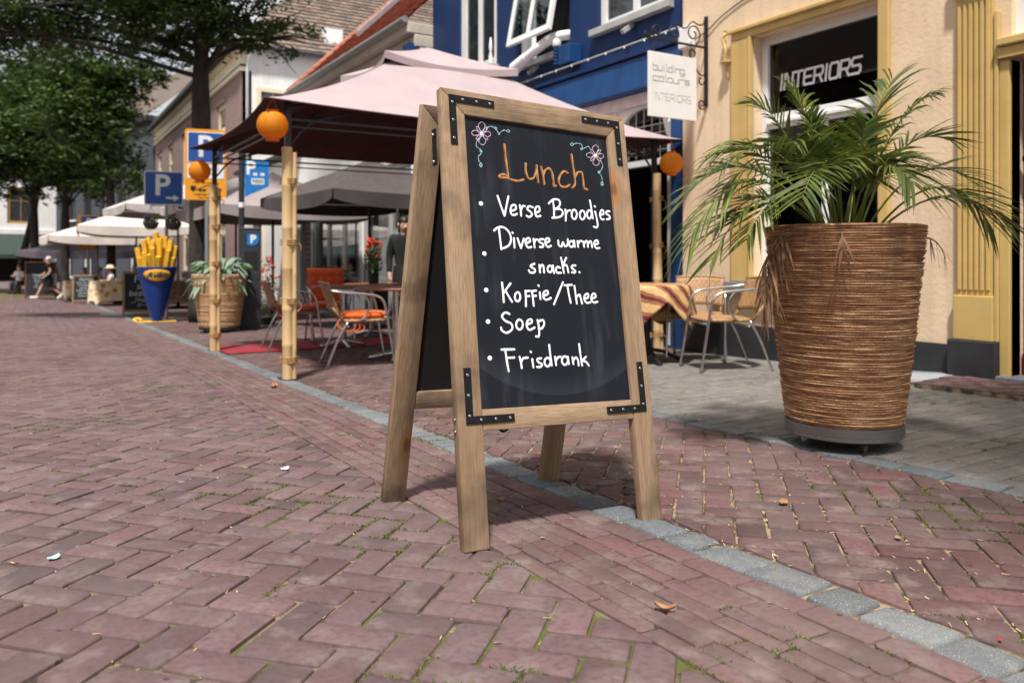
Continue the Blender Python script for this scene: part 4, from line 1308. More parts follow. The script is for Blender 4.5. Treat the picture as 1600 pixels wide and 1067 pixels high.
for (t, s) in posts:
    mb = MB()
    top = (gc + (t - gc) * 0.22, gd + (s - gd) * 0.22, 2.86)
    mb.tube(catmull([(t, s, GE - 0.02), (gc + (t - gc) * 0.6, gd + (s - gd) * 0.6, 2.36), top], 6), 0.013, 6)
    gb(mb, 'rafter', M_darkmetal, smooth=True)
    for (dt, ds) in ((1 if t < gc else -1, 0), (0, 1 if s < gd else -1)):
        mb = MB()
        mb.tube(catmull([(t, s, 1.74), (t + dt * 0.20, s + ds * 0.20, 1.96), (t + dt * 0.55, s + ds * 0.55, GE - 0.02)], 5), 0.011, 6)
        gb(mb, 'corner_brace', M_darkmetal, smooth=True)

# paper lanterns
M_lantern = mat('orange_lantern', (0.95, 0.40, 0.02), (0.92, 0.34, 0.015), rough=0.6, scale=6, trans=0.45)
M_lrim = mat('lantern_rim', (0.70, 0.17, 0.01), rough=0.6)
def lantern(label, loc, r=0.118):
    t = thing('paper_lantern', label, 'lantern', loc, group='orange lanterns hung from the gazebo corners')
    prof = []
    nr = 12
    for k in range(nr * 3 + 1):
        u = k / (nr * 3)
        z = -0.86 + 1.72 * u
        rr = math.sqrt(max(0.0, 1 - z * z)) * r + 0.0075 * abs(math.sin(math.pi * u * nr))
        prof.append((max(rr, r * 0.46), z * r))
    MB().lathe(prof, 28, cap0=False, cap1=False).build('shade', M_lantern, t, smooth=True)
    MB().lathe([(r * 0.44, -0.86 * r), (r * 0.46, -1.08 * r), (r * 0.42, -1.08 * r), (r * 0.40, -0.86 * r)], 24, cap0=False, cap1=False).build('rim', M_lrim, t, smooth='auto')
    MB().lathe([(r * 0.40, 0.86 * r), (r * 0.44, 1.02 * r), (r * 0.40, 1.02 * r), (r * 0.38, 0.86 * r)], 24, cap0=False, cap1=False).build('rim', M_lrim, t, smooth='auto')
    mb = MB()
    mb.tube(catmull([(-r * 0.4, 0, r), (-r * 0.15, 0, r * 1.5), (0, 0, r * 1.75), (r * 0.15, 0, r * 1.5), (r * 0.4, 0, r)], 5), 0.0025, 5)
    mb.tube([(0, 0, r * 1.74), (0.005, 0, r * 2.2)], 0.002, 4)
    mb.build('hanger', M_lrim, t)
lantern('orange ribbed paper lantern at the near street corner of the gazebo, highest in view', (1.675, 6.47, 1.90))
lantern('orange ribbed paper lantern on the far street corner of the gazebo, before the tow sign', (1.69, 9.74, 1.83))
lantern('orange ribbed paper lantern at the gazebo corner beside the blue house', (5.76, 6.27, 1.82))

# red carpet on the bricks
M_carpet = mat('red_carpet', (0.26, 0.022, 0.030), (0.20, 0.018, 0.024), rough=0.95, scale=30, bump=0.4)
mb = MB()
mb.grid(lambda u, v: (1.86 + 3.3 * u, 9.05 + 1.1 * v - 0.10 * u, ground_z(1.9, 9.05 + 1.1 * v - .1 * u) + 0.012 + 0.003 * noise.noise(Vector((u * 9, v * 5, 0)))), 24, 8)
o = mb.build('carpet', M_carpet, smooth=True)
so = o.modifiers.new('solid', 'SOLIDIFY'); so.thickness = 0.008
tag(o, 'red carpet laid over the bricks under the gazebo', 'carpet')

# ================================================================== TERRACE FURNITURE
M_alu = mat('polished_aluminium', (0.62, 0.62, 0.63), rough=0.25, metal=1.0, scale=20)
M_wicker = weave_mat('wicker', (0.14, 0.06, 0.025), (0.40, 0.23, 0.105), 45, bump=1.0)
M_wicker_dk = weave_mat('dark_wicker', (0.06, 0.028, 0.015), (0.36, 0.21, 0.11), 40, bump=1.0)
M_orange = mat('orange_fabric', (0.72, 0.14, 0.018), (0.62, 0.11, 0.015), rough=0.9, scale=25, bump=0.15, sheen=0.2)
M_redor = mat('red_orange_fabric', (0.55, 0.075, 0.014), (0.48, 0.06, 0.012), rough=0.9, scale=25, bump=0.15, sheen=0.2)

def rounded(mb, cx, cy, cz, hx, hy, hz, n=10, puff=0.0, M=None):
    """Soft slab (cushion, seat): superellipse outline, domed faces."""
    def sup(a, p=4.0):
        c, s = math.cos(a), math.sin(a)
        k = (abs(c) ** p + abs(s) ** p) ** (-1 / p)
        return c * k, s * k
    m = 28
    vs, fs = [], []
    rings = [(0.55, -1.0 - puff * .6), (0.86, -1.0), (0.98, -0.6), (1.0, 0.0), (0.98, 0.6), (0.86, 1.0), (0.55, 1.0 + puff)]
    for rr, zz in rings:
        for j in range(m):
            x, y = sup(2 * math.pi * j / m)
            vs.append(Vector((cx + hx * rr * x, cy + hy * rr * y, cz + hz * zz)))
    for i in range(len(rings) - 1):
        for j in range(m):
            fs.append((i * m + j, i * m + (j + 1) % m, (i + 1) * m + (j + 1) % m, (i + 1) * m + j))
    vs.append(Vector((cx, cy, cz - hz * (1 + puff * .8)))); vs.append(Vector((cx, cy, cz + hz * (1 + puff * 1.2))))
    for j in range(m):
        fs.append(((j + 1) % m, j, len(vs) - 2)); fs.append(((len(rings) - 1) * m + j, (len(rings) - 1) * m + (j + 1) % m, len(vs) - 1))
    if M is not None:
        vs = [M @ p for p in vs]
    mb.add(vs, fs)

def make_chair(label, loc, rz, wick, group='aluminium terrace chairs'):
    """front is +y; tube arms run from the front legs round to the back"""
    t = thing('terrace_chair', label, 'chair', loc, rz, group)
    for sx in (-1, 1):
        mb = MB()
        mb.tube(catmull([(sx * .265, .30, 0.0), (sx * .265, .25, .30), (sx * .265, .215, .52), (sx * .265, .185, .62), (sx * .265, .12, .665), (sx * .265, -.02, .685), (sx * .258, -.20, .70), (sx * .235, -.29, .715)], 5), 0.0125, 8)
        mb.build('front_leg', M_alu, t, smooth=True)
        mb = MB()
        mb.tube(catmull([(sx * .255, -.33, 0.0), (sx * .25, -.22, .27), (sx * .25, -.13, .43)], 5), 0.0115, 8)
        mb.build('rear_leg', M_alu, t, smooth=True)
        MB().tube(catmull([(sx * .265, .0, .684), (sx * .262, .055, .60), (sx * .255, .04, .50), (sx * .25, -.02, .435)], 5), 0.009, 8).build('arm_support', M_alu, t, smooth=True)
        for (yy) in (.30, -.33):
            mb = MB()
            mb.tube([(sx * (.265 if yy > 0 else .255), yy, 0.0), (sx * (.265 if yy > 0 else .255), yy - (.004 if yy > 0 else -.004), .022)], 0.0145, 8)
            mb.build('foot_cap', M_rubber, t)
    mb = MB()
    mb.tube([(-.265, .235, .405), (.265, .235, .405)], 0.009, 6)
    mb.tube([(-.252, -.13, .385), (.252, -.13, .385)], 0.009, 6)
    mb.build('stretcher', M_alu, t, smooth=True, kind='stuff')
    mb = MB()
    rounded(mb, 0, .03, .435, .245, .225, .016, puff=-0.2)
    mb.build('seat', wick, t, smooth=True)
    for sx in (-1, 1):
        MB().tube([(sx * .20, -.17, .43), (sx * .215, -.27, .56)], 0.013, 8).build('back_post', wick, t, smooth=True)
    mb = MB()
    def bf(u, v):
        w = 2 * u - 1
        x = w * (.235 - 0.02 * (1 - v))
        y = -.205 - .10 * v - .055 * (1 - w * w)
        return (x, y, .50 + .275 * v + .012 * (1 - w * w))
    mb.grid(bf, 14, 8)
    bk = mb.build('backrest', wick, t, smooth=True)
    so = bk.modifiers.new('solid', 'SOLIDIFY'); so.thickness = 0.012; so.offset = 0
    mb = MB()
    mb.tube([bf(i / 14, 1) for i in range(15)], 0.014, 8)
    mb.build('top_rail', wick, t, smooth=True)
    return t

def cushion(label, loc, rz, m, back=False, ties=True):
    t = thing('seat_cushion', label, 'cushion', loc, rz, 'cushions on the terrace chairs')
    mb = MB()
    rounded(mb, 0, .03, .482, .215, .215, .030, puff=0.25)
    mb.build('pad', m, t, smooth=True)
    if back:
        def bf(u, v):
            w = 2 * u - 1
            e = (1 - w ** 6) * (1 - (2 * v - 1) ** 6)
            tuft = 0.016 * abs(math.sin(u * math.pi * 4)) * abs(math.sin(v * math.pi * 4))
            return (w * .235, -.185 - .14 * v + (0.03 + tuft) * e, .50 + .44 * v)
        mb = MB()
        mb.grid(bf, 32, 32)
        mb.grid(lambda u, v: (-(2 * u - 1) * .235, -.19 - .14 * v - .012 * (1 - (2 * u - 1) ** 6) * (1 - (2 * v - 1) ** 6), .50 + .44 * v), 12, 12)
        mb.build('back_pad', m, t, smooth=True)
    if ties:
        mb = MB()
        for k in range(3):
            x = .20
            mb.tube(catmull([(x, -.17, .475), (x + .03, -.22, .42 - .02 * k), (x + .01 + .02 * k, -.15 + .05 * k, .34), (x + .03, -.06 + .04 * k, .38), (x + .01, -.10, .46)], 5), 0.004, 5)
        mb.build('tie', m, t, smooth=True, kind='stuff')
    return t

def chair_at(label, t, s, dirx, diry, wick, cush=None, cl=None, back=False):
    rz = math.atan2(-dirx, diry)
    g = on_ground(t, s)
    make_chair(label, g, rz, wick)
    if cush:
        cushion(cl, g, rz, cush, back)

chair_at('aluminium wicker chair nearest the sandwich board, seen from its side under the gazebo', 2.67, 7.20, 0.97, -0.20, M_wicker_dk, M_orange, 'plump orange cushion on the wicker chair beside the sandwich board')
chair_at('aluminium wicker chair behind the front bamboo post, turned to the right', 2.62, 9.18, 0.99, -0.1, M_wicker_dk, M_redor, 'red-orange cushion on the chair behind the front bamboo post')
chair_at('aluminium chair with a tall tufted cushion facing the street from behind the far table', 3.30, 9.95, -0.15, -0.99, M_wicker_dk, M_redor, 'tall tufted red-orange back cushion with seat pad', True)
chair_at('aluminium wicker chair half hidden behind the rear leg of the sandwich board', 3.75, 7.95, -0.95, -0.25, M_wicker_dk, M_redor, 'red-orange cushion on the chair half hidden by the sandwich board')
chair_at('aluminium wicker chair at the wall, its arm and seat hidden partly by dead palm leaves', 5.13, 4.93, -0.90, 0.42, M_wicker)
chair_at('aluminium wicker chair against the beige wall with its woven back facing the street', 5.50, 5.62, -0.75, -0.66, M_wicker)

# bistro tables: round top of narrow wood slats with a metal edge, column, four-armed foot
M_slat = mat('table_slat', (0.34, 0.13, 0.075), (0.24, 0.09, 0.05), rough=0.45, scale=10, stretch=(1, .1, 1), island=0.2)
def bistro_table(label, t, s, r=0.40, rz=0.3):
    T = thing('bistro_table', label, 'table', on_ground(t, s), rz, 'round slatted terrace tables')
    n = 13
    for k in range(n):
        y0 = -r + 2 * r * k / n + 0.003
        y1 = -r + 2 * r * (k + 1) / n - 0.003
        def w(y):
            return math.sqrt(max(r * r - y * y, 0.0004)) - 0.012
        mb = MB()
        ym = (y0 + y1) / 2
        poly = [(-w(y0), y0), (w(y0), y0), (w(ym), ym), (w(y1), y1), (-w(y1), y1), (-w(ym), ym)]
        mb.prism(poly, .705, .727)
        mb.build('slat', M_slat, T)
    mb = MB()
    pts = [(r * math.cos(a * math.pi / 20), r * math.sin(a * math.pi / 20), .716) for a in range(40)]
    vs = []
    mb.tube(pts, 0.010, 6, closed=True, flat=((0, 0, 1), 1.4))
    mb.build('edge_band', M_slat, T, smooth=True)
    MB().lathe([(0.14, 0.690), (0.14, 0.703)], 16).build('top_plate', M_alu, T)
    MB().lathe([(0.036, 0.05), (0.036, 0.69)], 16).build('column', M_alu, T, smooth='auto')
    for k in range(4):
        a = k * math.pi / 2 + math.pi / 4
        mb = MB()
        c, sn = math.cos(a), math.sin(a)
        mb.tube(catmull([(0.02 * c, 0.02 * sn, .075), (0.12 * c, 0.12 * sn, .060), (0.27 * c, 0.27 * sn, .022)], 4), [0.03, .03, .028, .027, .026, .025, .024, .022, .018], 8, flat=None)
        mb.build('foot', M_alu, T, smooth=True)
bistro_table('round slatted bistro table next to the rear leg of the sandwich board', 3.12, 7.36)
bistro_table('round slatted bistro table in front of the tall tufted cushion', 3.18, 9.08, 0.36, 0.7)
bistro_table('round slatted bistro table farther back on the terrace toward the glass shopfront', 4.05, 10.4, 0.40, 0.1)

# covered table by the blue house
def batik_mat():
    m = bpy.data.materials.new('batik_cloth')
    m.use_nodes = True
    N, L = m.node_tree.nodes, m.node_tree.links
    b = N['Principled BSDF']; b.inputs['Roughness'].default_value = 0.85
    tc = N.new('ShaderNodeTexCoord')
    mp = N.new('ShaderNodeMapping'); mp.inputs['Rotation'].default_value = (R(35), R(-42), 0); L.new(tc.outputs['Object'], mp.inputs['Vector'])
    w = N.new('ShaderNodeTexWave'); w.inputs['Scale'].default_value = 2.7; w.inputs['Distortion'].default_value = 0.6; w.bands_direction = 'Z'; w.inputs['Detail Scale'].default_value = 6
    L.new(mp.outputs['Vector'], w.inputs['Vector'])
    r = N.new('ShaderNodeValToRGB'); r.color_ramp.interpolation = 'CONSTANT'
    el = r.color_ramp.elements
    el[0].position = 0.0; el[0].color = (0.66, 0.46, 0.22, 1)
    el[1].position = 0.45; el[1].color = (0.12, 0.015, 0.04, 1)
    e = el.new(0.56); e.color = (0.36, 0.15, 0.045, 1)
    e = el.new(0.90); e.color = (0.12, 0.015, 0.04, 1)
    L.new(w.outputs['Color'], r.inputs['Fac'])
    v = N.new('ShaderNodeTexVoronoi'); v.inputs['Scale'].default_value = 26; L.new(tc.outputs['Object'], v.inputs['Vector'])
    mr = N.new('ShaderNodeMapRange'); mr.inputs['From Min'].default_value = 0.2; mr.inputs['From Max'].default_value = 0.32; mr.inputs['To Max'].default_value = 0.4; L.new(v.outputs['Distance'], mr.inputs['Value'])
    mx = N.new('ShaderNodeMix'); mx.data_type = 'RGBA'; mx.blend_type = 'MULTIPLY'; L.new(mr.outputs[0], mx.inputs[0]); L.new(r.outputs['Color'], mx.inputs[6]); mx.inputs[7].default_value = (0.55, 0.35, 0.2, 1)
    L.new(mx.outputs[2], b.inputs['Base Color'])
    return m
TB = on_ground(4.96, 5.74)
t = thing('pedestal_table', 'round table on a black cast foot beside the blue house', 'table', TB)
MB().lathe([(0.40, .70), (0.41, .712), (0.40, .724)], 32).build('table_top', M_slat, t)
MB().lathe([(0.04, 0.06), (0.03, 0.3), (0.035, .70)], 14).build('column', M_black, t, smooth='auto')
for k in range(4):
    a = R(-20) + k * math.pi / 2
    c, sn = math.cos(a), math.sin(a)
    MB().tube(catmull([(0.02 * c, 0.02 * sn, .12), (0.15 * c, 0.15 * sn, .10), (0.27 * c, 0.27 * sn, .05), (0.33 * c, 0.33 * sn, .025)], 4), 0.017, 8).build('foot', M_black, t, smooth=True)
    MB().lathe([(.026, 0), (.028, .02), (.02, .045)], 10, c=(0.33 * c, 0.33 * sn, 0)).build('foot_cap', M_black, t, smooth='auto')
mb = MB()
def cloth_r(a):
    # square cloth on a round top: long points at four corners
    q = abs(math.cos(2 * (a - 0.5)))
    return 0.14 + 0.26 * (q ** 1.5)
N_ = 96
vs, fs = [], []
rings = [(0.0, 0), (0.25, 0), (0.40, 0), (0.418, 0.008)]
for rr, dz in rings:
    for j in range(N_):
        a = 2 * math.pi * j / N_
        vs.append((rr * math.cos(a), rr * math.sin(a), .7275 - dz))
for k in range(1, 9):
    for j in range(N_):
        a = 2 * math.pi * j / N_
        dr = cloth_r(a) * k / 8
        ruff = 0.022 * math.sin(a * 9 + 0.6) * (k / 8) + 0.03 * (k / 8)
        rr = 0.418 + ruff - 0.0 * dr
        vs.append((rr * math.cos(a), rr * math.sin(a), .7275 - 0.008 - dr))
for i in range(len(rings) + 8 - 1):
    for j in range(N_):
        fs.append((i * N_ + j, i * N_ + (j + 1) % N_, (i + 1) * N_ + (j + 1) % N_, (i + 1) * N_ + j))
mb.add(vs, fs)
o = mb.build('tablecloth', batik_mat(), smooth=True, loc=TB)
so = o.modifiers.new('solid', 'SOLIDIFY'); so.thickness = 0.002
tag(o, 'tan and brown patterned batik cloth hanging over the table by the blue house', 'tablecloth')

# ================================================================== HOUSE FRONTS
def stucco(name, c, c2=None, bump=0.25):
    return mat(name, c, c2 or tuple(x * 0.93 for x in c), rough=0.88, scale=2.2, bump=bump, bscale=30, spec=0.2, bdist=0.012, streak=0.16)
M_beige = stucco('peach_stucco', (0.76, 0.585, 0.405), (0.70, 0.53, 0.36))
M_yellow = mat('ochre_paint', (0.58, 0.405, 0.15), (0.53, 0.365, 0.13), rough=0.55, scale=3, bump=0.2, streak=0.14)
M_white = mat('white_gloss_paint', (0.78, 0.78, 0.77), (0.72, 0.72, 0.71), rough=0.45, scale=4)
M_cream = mat('cream_paint', (0.74, 0.66, 0.46), (0.68, 0.60, 0.42), rough=0.6, scale=3)
M_blue = mat('blue_render', (0.002, 0.021, 0.090), (0.003, 0.027, 0.110), rough=0.6, scale=1.6, bump=0.25, bscale=25, streak=0.3)
M_blue_lt = mat('blue_board', (0.005, 0.045, 0.155), (0.008, 0.055, 0.18), rough=0.5, scale=2.5, streak=0.35)
M_anthra = mat('anthracite_paint', (0.020, 0.021, 0.025), (0.03, 0.03, 0.034), rough=0.6, scale=6, bump=0.15)
M_greysill = mat('bluestone', (0.14, 0.15, 0.165), (0.18, 0.19, 0.2), rough=0.7, scale=8)
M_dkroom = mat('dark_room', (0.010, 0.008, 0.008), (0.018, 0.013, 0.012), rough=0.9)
M_maroon = mat('maroon_gloss', (0.12, 0.012, 0.016), (0.10, 0.010, 0.014), rough=0.35, scale=4)
M_redpaint = mat('red_gloss', (0.22, 0.012, 0.025), rough=0.35)
M_iron = mat('wrought_iron', (0.008, 0.008, 0.009), rough=0.55)
M_greyframe = mat('grey_frame', (0.42, 0.42, 0.40), (0.36, 0.36, 0.345), rough=0.5)
M_whitewall = stucco('white_render', (0.78, 0.77, 0.75))
M_concrete = mat('pale_concrete', (0.30, 0.31, 0.33), (0.24, 0.25, 0.265), rough=0.9, scale=6, bump=0.3)
M_glass = glass_mat('clear_glass', (0.55, 0.58, 0.58), 1.42)
M_glass_dk = mat('dark_window_glass', (0.02, 0.025, 0.03), (0.03, 0.035, 0.04), rough=0.06, spec=0.9)
M_brickwall = brickwall_mat('purple_brick_wall', (0.27, 0.16, 0.145), (0.20, 0.118, 0.112), (0.30, 0.25, 0.23))
M_brickgrey = brickwall_mat('grey_brick_pier', (0.22, 0.20, 0.21), (0.17, 0.16, 0.17), (0.3, 0.28, 0.27))
M_darkfront = stucco('slate_grey_render', (0.075, 0.08, 0.095))

class Facade:
    def __init__(self, p0, p1, z=0.0):
        self.p0, p1 = Vector((p0[0], p0[1], 0)), Vector((p1[0], p1[1], 0))
        self.d = (p1 - self.p0).normalized()
        self.L = (p1 - self.p0).length
        self.n = Vector((-self.d.y, self.d.x, 0))
        self.M = Matrix(((self.d.x, self.n.x, 0, self.p0.x), (self.d.y, self.n.y, 0, self.p0.y), (0, 0, 1, 0), (0, 0, 0, 1)))
        self.root = None
        self.z = z
    def thing(self, name, label, cat='building', group=None):
        self.root = thing(name, label, cat, (self.p0.x, self.p0.y, self.z), group=group)
        return self.root
    def loc(self, mb):
        o = self.root.location
        mb.v = [tuple(self.M @ Vector(p) - o) for p in mb.v]
        return mb
    def part(self, mb, name, m, parent=None, **k):
        return self.loc(mb).build(name, m, parent or self.root, **k)
    def box(self, name, m, u0, u1, w0, w1, z0, z1, parent=None, **k):
        mb = MB()
        mb.box(u0, u1, w0, w1, z0, z1)
        return self.part(mb, name, m, parent, **k)
    def wall(self, name, m, u0, u1, z0, z1, openings=(), depth=0.2, w=0.0):
        us = sorted({u0, u1} | {q for o in openings for q in o[:2]})
        zs = sorted({z0, z1} | {q for o in openings for q in o[2:4]})
        mb = MB()
        for i in range(len(us) - 1):
            for j in range(len(zs) - 1):
                um, zm = (us[i] + us[i + 1]) / 2, (zs[j] + zs[j + 1]) / 2
                if any(o[0] < um < o[1] and o[2] < zm < o[3] for o in openings):
                    continue
                mb.add([(us[i], w, zs[j]), (us[i + 1], w, zs[j]), (us[i + 1], w, zs[j + 1]), (us[i], w, zs[j + 1])], [(0, 1, 2, 3)])
        for o in openings:
            a, b, c, d = o[:4]
            for (p, q) in (((a, c), (b, c)), ((b, c), (b, d)), ((b, d), (a, d)), ((a, d), (a, c))):
                mb.add([(p[0], w, p[1]), (q[0], w, q[1]), (q[0], w - depth, q[1]), (p[0], w - depth, p[1])], [(0, 1, 2, 3)])
        # the wall's own thickness at its ends and top
        for (p, q) in (((u0, z0), (u0, z1)), ((u0, z1), (u1, z1)), ((u1, z1), (u1, z0))):
            mb.add([(p[0], w, p[1]), (q[0], w, q[1]), (q[0], w - 0.3, q[1]), (p[0], w - 0.3, p[1])], [(0, 1, 2, 3)])
        return self.part(mb, name, m)
    def window(self, u0, u1, z0, z1, w=-0.10, fw=0.06, m=None, cols=1, rows=(), pane=None, name='window', bar=0.035, th=0.05, parent=None):
        m = m or M_white
        pane = pane or M_glass_dk
        mb = MB()
        mb.box(u0, u0 + fw, w - th, w, z0, z1); mb.box(u1 - fw, u1, w - th, w, z0, z1)
        mb.box(u0 + fw, u1 - fw, w - th, w - .001, z0, z0 + fw); mb.box(u0 + fw, u1 - fw, w - th, w - .001, z1 - fw, z1)
        uc = [u0 + fw + (u1 - u0 - 2 * fw) * k / cols for k in range(cols + 1)]
        for k in range(1, cols):
            mb.box(uc[k] - bar / 2, uc[k] + bar / 2, w - th + .004, w - .003, z0 + fw, z1 - fw)
        zc = [z0 + fw] + [q for q in rows] + [z1 - fw]
        for q in rows:
            mb.box(u0 + fw, u1 - fw, w - th + .002, w - .002, q - bar / 2, q + bar / 2)
        fr = self.part(mb, name, m, parent)
        for k in range(cols):
            for j in range(len(zc) - 1):
                self.box('pane', pane, uc[k] + 0.004, uc[k + 1] - 0.004, w - th * .55, w - th * .45, zc[j] + .004, zc[j + 1] - .004, parent=fr)
        return fr

# ------------------------------------------------ peach house with the shop window
B = Facade((5.95, 0.0), (5.95, 6.30))
B.thing('peach_house', 'peach stuccoed house with ochre window surround and fluted pilaster beside a dark red door')
B.wall('wall', M_beige, -0.6, 6.30, -0.25, 6.2, [(4.0, 5.33, 0.60, 2.95), (1.95, 2.985, -0.06, 2.245), (1.95, 2.985, 2.40, 3.3)], 0.22)
for (u0, u1, z0, z1) in ((5.33, 5.585, .60, 2.95), (3.905, 4.0, .60, 2.95), (3.905, 5.585, 2.95, 3.045)):
    B.box('window_surround', M_yellow, u0, u1, 0.0 if z0 > 2 else 0.002, 0.045, z0 + (.001 if z0 > 2 else 0), z1, bevel=0.008)
B.box('surround_moulding', M_yellow, 3.87, 5.62, 0.044, 0.075, 3.02, 3.062, bevel=0.01)
B.box('surround_moulding', M_yellow, 5.33, 5.36, 0.03, 0.06, .60, 2.95, bevel=0.008)
B.box('window_sill', M_greysill, 3.86, 5.63, -0.05, 0.10, 0.49, 0.598, bevel=0.006)
B.box('plinth', M_anthra, 3.40, 6.30, -0.1, 0.025, -0.25, 0.185, bevel=0.006)
# the shop window: fixed light above the transom, two lights below
mb = MB()
for (u0, u1, z0, z1) in ((4.0, 4.07, .60, 2.95), (5.26, 5.33, .60, 2.95), (4.07, 5.26, .60, .68), (4.07, 5.26, 2.87, 2.95), (4.07, 5.26, 2.06, 2.20), (4.60, 4.655, .68, 2.06)):
    mb.box(u0, u1, -0.19, -0.11 - (0.002 if u0 > 4.0 and u1 < 5.3 else 0), z0, z1)
shopwin = B.part(mb, 'shop_window', M_white, bevel=0.006)
B.box('transom_moulding', M_white, 4.07, 5.26, -0.112, -0.085, 2.10, 2.135, parent=shopwin, bevel=0.006)
for (u0, u1, z0, z1) in ((4.07, 5.26, 2.20, 2.87), (4.07, 4.60, .68, 2.06), (4.655, 5.26, .68, 2.06)):
    B.box('pane', M_glass, u0, u1, -0.152, -0.146, z0, z1, parent=shopwin)
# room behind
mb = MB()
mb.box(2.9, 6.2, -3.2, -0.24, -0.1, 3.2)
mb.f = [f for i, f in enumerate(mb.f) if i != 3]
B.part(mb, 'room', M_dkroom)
M_lampglow = bpy.data.materials.new('lamp_glow')
M_lampglow.use_nodes = True
_b = M_lampglow.node_tree.nodes['Principled BSDF']
_b.inputs['Emission Color'].default_value = (1.0, 0.72, 0.35, 1)
_b.inputs['Emission Strength'].default_value = 6.0
_b.inputs['Base Color'].default_value = (0.9, 0.7, 0.4, 1)
SQ = {  # squared capital strokes in a 1 x 1 box
    'I': [[(.5, 0), (.5, 1)]], 'N': [[(0, 0), (0, 1), (.2, 1), (.8, 0), (1, 0), (1, 1)]], 'T': [[(0, 1), (1, 1)], [(.5, 0), (.5, 1)]],
    'E': [[(1, 1), (.15, 1), (0, .85), (0, .15), (.15, 0), (1, 0)], [(0, .5), (.8, .5)]], 'R': [[(0, 0), (0, 1), (.85, 1), (1, .85), (1, .6), (.85, .45), (0, .45)], [(.6, .45), (1, 0)]],
    'O': [[(.15, 0), (0, .15), (0, .85), (.15, 1), (.85, 1), (1, .85), (1, .15), (.85, 0), (.15, 0)]], 'S': [[(1, 1), (.15, 1), (0, .88), (0, .62), (.15, .5), (.85, .5), (1, .38), (1, .12), (.85, 0), (0, 0)]],
    'b': [[(0, 1.35), (0, 0), (1, 0), (1, .85), (.05, .85)]], 'u': [[(0, .85), (0, 0), (1, 0), (1, .85)]], 'i': [[(.3, .85), (.5, .85), (.5, 0)], [(.5, 1.15), (.5, 1.3)]], 'l': [[(.3, 1.35), (.5, 1.35), (.5, 0), (.8, 0)]],
    'd': [[(1, 1.35), (1, 0), (0, 0), (0, .85), (.95, .85)]], 'n': [[(0, 0), (0, .85), (1, .85), (1, 0)]], 'g': [[(1, .0), (0, .0), (0, .85), (1, .85), (1, -.4), (0, -.4)]],
    'c': [[(1, .85), (0, .85), (0, 0), (1, 0)]], 'o': [[(0, 0), (0, .85), (1, .85), (1, 0), (0, 0)]], 'a': [[(0, .85), (1, .85), (1, 0), (0, 0), (0, .45), (.95, .45)]],
    'r': [[(0, 0), (0, .85), (1, .85)]], 's': [[(1, .85), (0, .85), (0, .45), (1, .45), (1, 0), (0, 0)]]}
def sq_text(name, s, x0, z0, w, h, gap, r, m, parent, F, slant=0.0, narrow='iIl'):
    """squared stroke lettering laid on a plane; F maps (x, z) to a point, normal is taken from F"""
    o = F(0, 0); ex = (F(1, 0) - o).normalized(); ez = (F(0, 1) - o).normalized(); nrm = ex.cross(ez)
    mb = MB()
    x = x0
    for ch in s:
        cw = w * (0.35 if ch in narrow else 1.0)
        for st in SQ.get(ch, []):
            pts = [F(x + p[0] * cw + slant * p[1] * h, z0 + p[1] * h) for p in st]
            for i in range(len(pts) - 1):
                d = (pts[i + 1] - pts[i]).normalized() * r * 0.9
                k = 0.00025 * (i % 3)
                mb.tube([pts[i] - d + nrm * k, pts[i + 1] + d + nrm * k], r, 6, flat=(tuple(nrm), 0.25))
        x += cw + gap
    mb.v = [tuple(Vector(p) - parent_origin(parent)) for p in mb.v]
    return mb.build(name, m, parent, kind='stuff')
def parent_origin(o):
    v = Vector((0, 0, 0))
    while o is not None:
        v += Vector(o.location)
        o = o.parent
    return v
sq_text('window_lettering', 'INTERIORS', 0.0, 0.0, 0.088, 0.135, 0.022, 0.0115, M_white, shopwin, lambda x, z: Vector((6.088, 5.14 - x, 2.42 + z)), slant=0.12)
# pilaster with five flutes
mb = MB()
fl = []
for k in range(6):
    ua = 3.095 + 0.020 + k * 0.041
    fl.append((ua, ua + 0.024))
mb.box(3.095, 3.36, 0.001, 0.035, 0.56, 2.78)
for (a, b_) in fl:
    mb.box(a - 0.0005, b_ + 0.0005, 0.034, 0.050, 0.60, 2.70)
B.part(mb, 'pilaster_shaft', M_yellow, bevel=0.004)
B.box('pilaster_base', M_yellow, 3.085, 3.37, 0.002, 0.066, 0.235, 0.56, bevel=0.006)
B.box('pilaster_capital', M_yellow, 3.075, 3.38, 0.002, 0.08, 2.78, 2.98, bevel=0.01)
B.box('pilaster_block', M_anthra, 3.055, 3.40, 0.0, 0.090, -0.25, 0.234, bevel=0.008)
B.box('door_jamb', M_yellow, 2.985, 3.055, -0.12, 0.03, -0.02, 2.245, bevel=0.006)
B.box('door_jamb_moulding', M_yellow, 3.056, 3.085, 0.001, 0.045, 0.235, 2.6, bevel=0.006)
B.box('door_lintel', M_yellow, 1.8, 3.054, -0.15, 0.06, 2.246, 2.33, bevel=0.008)
B.box('lintel_moulding', M_yellow, 1.8, 3.054, -0.15, 0.085, 2.331, 2.395, bevel=0.012)
B.window(1.95, 2.985, 2.40, 3.3, -0.06, 0.07, M_white, 1, (), name='fanlight')
dr = B.box('door', M_maroon, 1.97, 2.975, -0.20, -0.15, 0.0, 2.24)
for (u0, u1, z0, z1) in ((2.10, 2.45, .25, .85), (2.50, 2.85, .25, .85), (2.10, 2.45, 1.05, 2.0), (2.50, 2.85, 1.05, 2.0)):
    B.box('door_panel', M_maroon, u0, u1, -0.151, -0.138, z0, z1, parent=dr, bevel=0.006)
B.box('weather_board', M_redpaint, 1.97, 2.975, -0.151, -0.115, 0.0, 0.16, parent=dr, bevel=0.01)
mb = MB()
mb.ball((2.905, -0.085, 1.54), 0.048, 16, 10)
